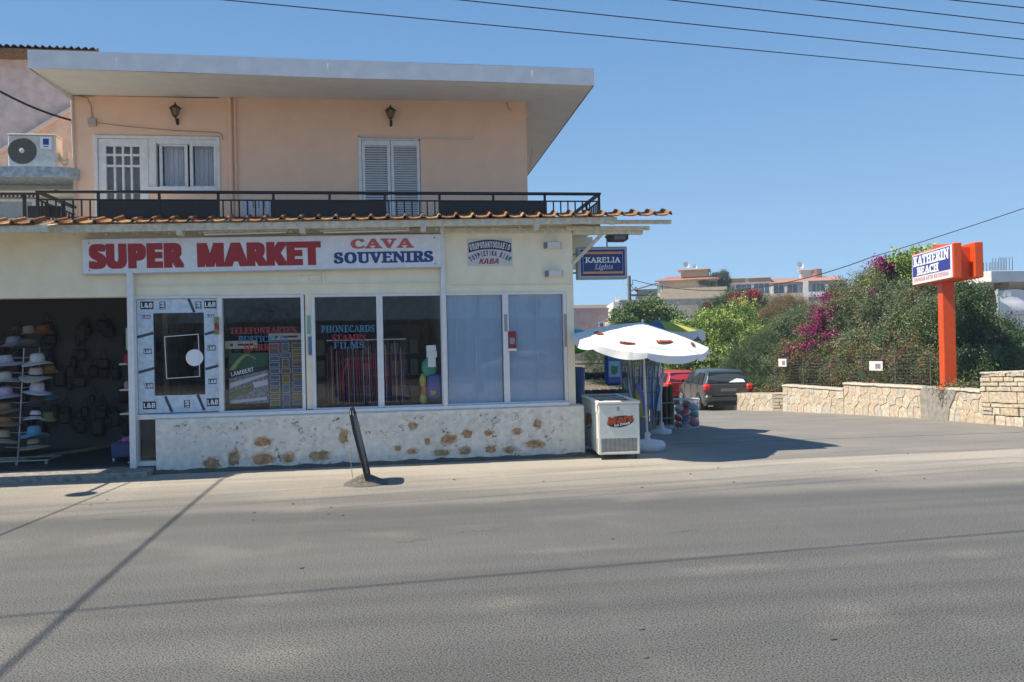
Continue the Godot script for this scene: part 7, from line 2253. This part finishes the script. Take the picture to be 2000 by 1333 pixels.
func make_far_buildings() -> void:
	var sand := mat("sand render", Color(0.60, 0.49, 0.34), 0.9, 0.1, 0.15)
	var pale := mat("pale render", Color(0.70, 0.66, 0.56), 0.9, 0.1, 0.15)
	var snow := mat("whitewashed render", Color(0.76, 0.75, 0.72), 0.9, 0.08, 0.15)
	var rose := mat("rose render", Color(0.60, 0.42, 0.36), 0.9, 0.1, 0.2)
	# beige walled house nearest
	var A := thing("beige_house", "flat roofed beige house with a plain wall behind the white parasol", "building", Vector3(22, slope(-50), -50), deg_to_rad(-10.0))
	boxes(A, "wall", mat("plain beige render", Color(0.66, 0.57, 0.44), 0.95, 0.15, 0.2), [[-4.05, 5.6, -1.0, 4.12, -7.0, 0.0]])
	boxes(A, "wall", snow, [[-4.85, -4.05, -1.0, 4.05, -6.9, -0.25]])
	boxes(A, "parapet", pale, [[-4.4, 5.6, 4.12, 4.19, -7.1, 0.05]])
	boxes(A, "chimney", snow, [[-4.6, -4.4, 4.05, 4.6, -1.2, -1.0], [-4.3, -4.2, 4.05, 4.5, -1.2, -1.0]])
	part_box("gutter_pipe", A, snow, -3.2, -3.1, 1.5, 3.8, 0.0, 0.1)
	# villa with the two dishes
	var V := thing("red_roof_villa", "sand coloured villa with red tiled roof and two roof dishes on the rise", "building", Vector3(38, slope(-95), -95), deg_to_rad(-24.0))
	var y0 := slope(-95.0)
	boxes(V, "wall", sand, [[-1.95, 5.9, -2.0, 10.42 - y0, -9.0, 0.0], [-1.4, 7.2, -2.0, 9.15 - y0, -1.0, 2.5]])
	boxes(V, "wall", snow, [[-2.35, -1.95, -2.0, 10.3 - y0, -9.0, -0.1], [-5.5, -2.35, -2.0, 8.4 - y0, -8.0, -0.6]])
	boxes(V, "wall", sand, [[-5.3, -2.35, 8.4 - y0, 9.4 - y0, -8.0, -0.5]])
	tiled(V, Vector3(-2.6, 10.42 - y0, 0.7), Vector3(6.3, 10.40 - y0, 0.7), Vector3(5.0, 11.2 - y0, -4.0), Vector3(-1.2, 11.25 - y0, -4.0), 26)
	tiled(V, Vector3(-6.0, 9.25 - y0, 0.2), Vector3(-2.3, 10.15 - y0, 0.2), Vector3(-2.3, 10.35 - y0, -4.0), Vector3(-6.0, 9.6 - y0, -4.0), 10)
	boxes(V, "penthouse", mat("ochre render", Color(0.58, 0.44, 0.26), 0.9, 0.1, 0.2), [[0.9, 4.6, 10.9 - y0, 11.9 - y0, -6.0, -1.2]])
	boxes(V, "penthouse_roof", pale, [[0.4, 4.9, 11.9 - y0, 12.05 - y0, -6.4, -0.8]])
	boxes(V, "awning", mat("bottle green awning", Color(0.03, 0.075, 0.06), 0.8), [[-5.9, -2.7, 8.45 - y0, 8.62 - y0, -0.6, 1.8]])
	far_window(V, -1.75, -1.45, 8.95 - y0, 9.9 - y0, 0.0, 1)
	part_box("vent_pipe", V, sand, 4.9, 5.0, 10.9 - y0, 11.7 - y0, -2.1, -2.0)
	dish("larger satellite dish on the left roof of the far villa", Vector3(40.0, 11.95, -95.5), 0.52)
	dish("smaller satellite dish right of the larger one on the far villa", Vector3(41.25, 11.9, -95.5), 0.38)
	var ir := RandomNumberGenerator.new()
	ir.seed = 5
	var iv := thing("roof_creeper", "dark green creeper hanging over the right end of the villa roof", "creeper", Vector3(43.4, 8.0, -93.6))
	leaves("crown", iv, [[0.6, 2.4, 0, 1.2, 0.8], [1.3, 2.0, 0.2, 0.8, 1.2], [-0.6, 1.7, 0, 1.2, 0.45], [0.2, 1.2, 0, 0.9, 0.4], [-1.5, 1.9, 0, 0.8, 0.25]], "small", [Color(0.04, 0.075, 0.03), Color(0.06, 0.10, 0.04), Color(0.09, 0.12, 0.05)], 130, ir, 0.3, 2.2)
	var stt := MB.new()
	stt.rod(Vector3(0.8, -1.5, -0.2), Vector3(0.4, 2.2, 0), 0.08, 0.03, 6)
	put("stems", stt, mat("bark", Color(), 0.9), iv)
	# hotel with its row of balcony windows
	var H := thing("far_hotel", "long white and sand hotel with red roofs and a row of balcony windows", "building", Vector3(76, slope(-140), -140), deg_to_rad(-24.0))
	var h0 := slope(-140.0)
	boxes(H, "wall", pale, [[-12.1, -1.5, -3.0, 14.55 - h0, -10, 0.0], [-1.5, 4.9, -3.0, 13.3 - h0, -10, 0.0]])
	boxes(H, "wall", mat("hotel rose render", Color(0.62, 0.46, 0.36), 0.9, 0.1, 0.2), [[4.9, 12.4, -3.0, 13.4 - h0, -10, 0.3]])
	boxes(H, "parapet", snow, [[-12.3, -1.4, 14.55 - h0, 14.75 - h0, -10, 0.2]])
	boxes(H, "sign_board", mat("brown board", Color(0.26, 0.16, 0.035), 0.8, 0.5, 1.2), [[-11.9, -6.6, 13.8 - h0, 14.6 - h0, 0.0, 0.25], [-5.8, -1.55, 13.75 - h0, 14.55 - h0, 0.0, 0.25]])
	boxes(H, "sill_band", rose, [[-12.1, -1.5, 13.45 - h0, 13.7 - h0, 0.0, 0.25]])
	tiled(H, Vector3(-1.7, 13.25 - h0, 1.6), Vector3(5.0, 13.3 - h0, 1.6), Vector3(5.0, 14.4 - h0, -4.0), Vector3(-1.7, 14.3 - h0, -4.0), 18)
	tiled(H, Vector3(4.6, 13.4 - h0, 1.6), Vector3(12.9, 13.4 - h0, 1.6), Vector3(11.0, 14.5 - h0, -4.0), Vector3(5.2, 14.5 - h0, -4.0), 22)
	boxes(H, "rear_wing", rose, [[-1.8, 4.4, 13.2 - h0, 14.5 - h0, -9.0, -4.0]])
	for q in [[-11.2, -9.7, 12.1, 13.2, 2], [-8.4, -5.3, 12.0, 13.3, 3], [-4.9, -1.8, 11.4, 13.35, 3], [-1.0, 0.95, 11.2, 12.9, 2], [1.6, 3.6, 11.15, 12.9, 2], [6.3, 8.6, 11.3, 12.95, 3], [9.3, 11.2, 11.6, 12.9, 2]]:
		far_window(H, q[0], q[1], q[2] - h0, q[3] - h0, 0.3 if q[0] > 5 else 0.0, q[4])
	boxes(H, "balcony_divider", snow, [[-5.25, -4.9, 9.0 - h0, 12.6 - h0, 0.0, 1.8], [-1.45, -1.1, 9.0 - h0, 12.6 - h0, 0.0, 1.8], [1.05, 1.5, 9.0 - h0, 12.4 - h0, 0.0, 1.8], [4.5, 5.5, 9.0 - h0, 13.4 - h0, 0.0, 2.0], [8.7, 9.3, 9.0 - h0, 12.6 - h0, 0.3, 2.0], [12.0, 12.4, 9.0 - h0, 12.5 - h0, 0.3, 2.0]])
	boxes(H, "balcony_front", mat("balcony blue white", Color(0.62, 0.66, 0.70), 0.8), [[5.5, 12.0, 10.2 - h0, 11.2 - h0, 1.8, 2.0]])
	boxes(H, "balcony_front", sand, [[-12.1, 4.5, 9.5 - h0, 11.1 - h0, 1.8, 2.0]])
	var rd := MB.new()
	rd.rod(Vector3(7.2, 14.0 - h0, -4.0), Vector3(7.2, 16.1 - h0, -4.0), 1.45, 1.45, 24)
	put("round_stair_head", rd, mat("terracotta render", Color(0.50, 0.31, 0.22), 0.9), H)
	boxes(H, "stair_head", pale, [[4.4, 6.4, 14.0 - h0, 15.9 - h0, -5.5, -2.8]])
	boxes(H, "stair_head_roof", snow, [[4.0, 6.8, 15.9 - h0, 16.1 - h0, -6, -2.4]])
	dish("large satellite dish on the roof at the right end of the far hotel", Vector3(82.2, 16.05, -143.0), 0.85)
	# pink flat house far left of the hill
	var P := thing("pink_house", "low pink flat roofed house just right of the shop corner", "building", Vector3(13, slope(-45), -45))
	boxes(P, "wall", mat("pink render", Color(0.62, 0.44, 0.40), 0.9, 0.1, 0.2), [[-6.0, 2.2, -1.0, 4.35 - slope(-45.0), -6, 0]])
	boxes(P, "parapet", rose, [[-6.05, 2.25, 4.30 - slope(-45.0), 4.42 - slope(-45.0), -6.05, 0.06]])
	far_window(P, 1.5, 1.85, 3.0 - slope(-45.0), 3.3 - slope(-45.0), 0.0, 1)
	part_box("lean_to", P, mat("lean to cream", Color(0.66, 0.58, 0.46), 0.9), 1.9, 2.5, 0.0, 3.35 - slope(-45.0), 0.0, 1.5)
	# unfinished white building on the right
	var U := thing("unfinished_building", "white building with bare steel rods on its roof and a white sheet hung below", "building", Vector3(23, slope(-14), -14))
	var u0 := slope(-14.0)
	boxes(U, "slab", snow, [[-1.9, 7.0, 3.68 - u0, 4.08 - u0, -7.0, 0.35]], 0.01)
	boxes(U, "column", mat("raw beige wall", Color(0.42, 0.37, 0.28), 0.95, 0.3, 0.8), [[-1.2, -0.9, -1, 3.68 - u0, -0.4, 0.0], [3.0, 3.3, -1, 3.68 - u0, -0.4, 0.0], [-1.3, 6.6, -1, 3.68 - u0, -6.5, -4.0]])
	var rb := MB.new()
	for k in 16: rb.rod(Vector3(-1.6 + k * 0.062, 4.0 - u0, -0.4 + 0.3 * (k % 2)), Vector3(-1.6 + k * 0.062 + 0.01, (4.45 if k < 6 else 4.62) - u0, -0.4 + 0.3 * (k % 2)), 0.012, 0.012, 4)
	put("steel_rod", rb, mat("rusty steel", Color(0.10, 0.07, 0.055), 0.8), U)
	var sh := MB.new()
	var rows := []
	for i in 15:
		var line := []
		for j in 31:
			var x := -1.75 + 6.0 * j / 30.0
			var t := i / 14.0
			var sagy := 0.10 * sin(j * 0.55) * (1 - t) + 0.05 * sin(j * 1.3 + i * 0.7)
			line.append(Vector3(x, lerpf(0.9, 3.38 - u0, t) + sagy * 0.5, 0.45 + 0.10 * sin(i * 1.25 + j * 0.22) + 0.05 * sin(j * 0.9 + i * 0.3)))
		rows.append(line)
	sh.grid(rows)
	put("hanging_sheet", sh, mat("white sheet", Color(0.72, 0.72, 0.73), 0.7), U)
	var sp := MB.new()
	sp.rod(Vector3(-1.78, -1, 0.5), Vector3(-1.78, 3.4 - u0, 0.5), 0.05)
	put("support_pole", sp, mat("pale green pole", Color(0.40, 0.46, 0.42), 0.7), U)
	# utility pole with its wires
	var pole := thing("utility_pole", "weathered utility pole behind the white parasol with a bracket at its top", "utility pole", Vector3(13.3, slope(-33), -33))
	var pm := MB.new()
	pm.rod(Vector3.ZERO, Vector3(0.03, 5.72 - slope(-33.0), 0), 0.15, 0.10, 10)
	put("shaft", pm, mat("grey pole wood", Color(0.27, 0.25, 0.22), 0.9, 0.3, 1.0), pole)
	var pb := MB.new()
	var yy := 5.2 - slope(-33.0)
	pb.tube([Vector3(-0.12, yy, 0), Vector3(0.25, yy + 0.0, 0), Vector3(0.25, yy + 0.28, 0)], 0.02, 5)
	pb.tube([Vector3(0.12, yy, 0), Vector3(0.28, yy - 0.28, 0), Vector3(0.45, yy - 0.12, 0), Vector3(0.38, yy - 0.38, 0), Vector3(0.50, yy - 0.33, 0)], 0.018, 5)
	pb.box(Vector3(0.48, yy - 0.36, 0), Vector3(0.14, 0.10, 0.1), 0.02)
	put("bracket", pb, mat("dark iron", Color(0.05, 0.05, 0.05), 0.6), pole)
	var w := MB.new()
	w.tube(sag(Vector3(13.58, 5.48, -33), Vector3(20.5, 5.3, -20.0), 1.0), 0.022, 5)
	w.tube(sag(Vector3(20.5, 5.3, -20.0), Vector3(40, 12.5, -14.0), 0.4), 0.018, 5)
	tag(put("pole_wire", w, mat("cable black", Color(), 0.6)), "black wire running right from the utility pole across the far hotel", "wire")

func make_across_street() -> void:
	var sand := mat("sand render", Color(), 0.9)
	var K := thing("opposite_shops", "long low row of beige shops across the street, seen only in window reflections", "building", Vector3(-2, 0, 36))
	boxes(K, "wall", sand, [[-22, 18, 0, 3.5, 0.0, 6.0]])
	boxes(K, "canopy", mat("dark blue canopy", Color(0.03, 0.05, 0.12), 0.8), [[-22, 2, 2.5, 2.75, -2.2, 0.0]])
	boxes(K, "opening", mat("dark panel", Color(), 0.9), [[-20, -15, 0.1, 2.4, -0.05, 0.0], [-13, -8, 0.1, 2.4, -0.05, 0.0], [-6, -1, 0.1, 2.4, -0.05, 0.0], [4, 8, 0.1, 2.3, -0.05, 0.0]])
	boxes(K, "column", mat("dark column", Color(0.12, 0.11, 0.10), 0.9), [[-14.2, -13.9, 0, 2.5, -2.2, -1.9], [-7.2, -6.9, 0, 2.5, -2.2, -1.9], [-0.2, 0.1, 0, 2.5, -2.2, -1.9]])
	var S := thing("round_traffic_sign", "round traffic sign on a pole across the street, seen only in the window reflections", "sign", Vector3(5.0, 0, 17.4))
	var b := MB.new()
	b.rod(Vector3.ZERO, Vector3(0, 3.5, 0), 0.04)
	put("pole", b, mat("grey pole", Color(), 0.5), S)
	var d := MB.new()
	d.xf = Transform3D(Basis(Vector3.RIGHT, PI / 2), Vector3(0, 3.3, -0.05))
	d.lathe([[0.0, -0.01], [0.32, -0.01], [0.33, 0.0], [0.32, 0.01], [0.0, 0.01]], 28)
	put("disc", d, mat("grey trim", Color(), 0.5), S)
	var G := thing("street_post", "plain grey post across the street, seen only in the window reflections", "post", Vector3(2.95, 0, 18.4))
	var g := MB.new()
	g.rod(Vector3.ZERO, Vector3(0, 6.0, 0), 0.13, 0.09, 12)
	g.rod(Vector3.ZERO, Vector3(0, 0.5, 0), 0.19, 0.15, 12)
	put("shaft", g, mat("grey pole wood", Color(), 0.9), G)
	bush("opposite_trees", "row of green trees behind the shops across the street", "trees", [[-16, 3.5, 40, 3.0, 2.6], [-9, 3.2, 44, 3.0, 2.2], [14, 3.0, 42, 3.4, 2.4], [20, 2.6, 36, 3.0, 2.6]], "broad", [Color(0.05, 0.09, 0.03), Color(0.08, 0.13, 0.04)], 8, 55)

func _ready() -> void:
	rng.seed = 1
	make_view()
	make_palette()
	make_ground()
	var B := make_building()
	make_canopy(B)
	make_railing()
	make_neighbour()
	make_air_conditioner()
	make_balcony_chair()
	make_far_buildings()
	make_walls()
	make_across_street()
	make_greenery()
	make_shop_signs()
	make_lamps()
	make_cables()
	make_tall_sign()
	make_hats()
	make_window_goods()
	make_sign_stand()
	make_freezer()
	make_umbrellas()
	make_beach_goods()
	make_cars()
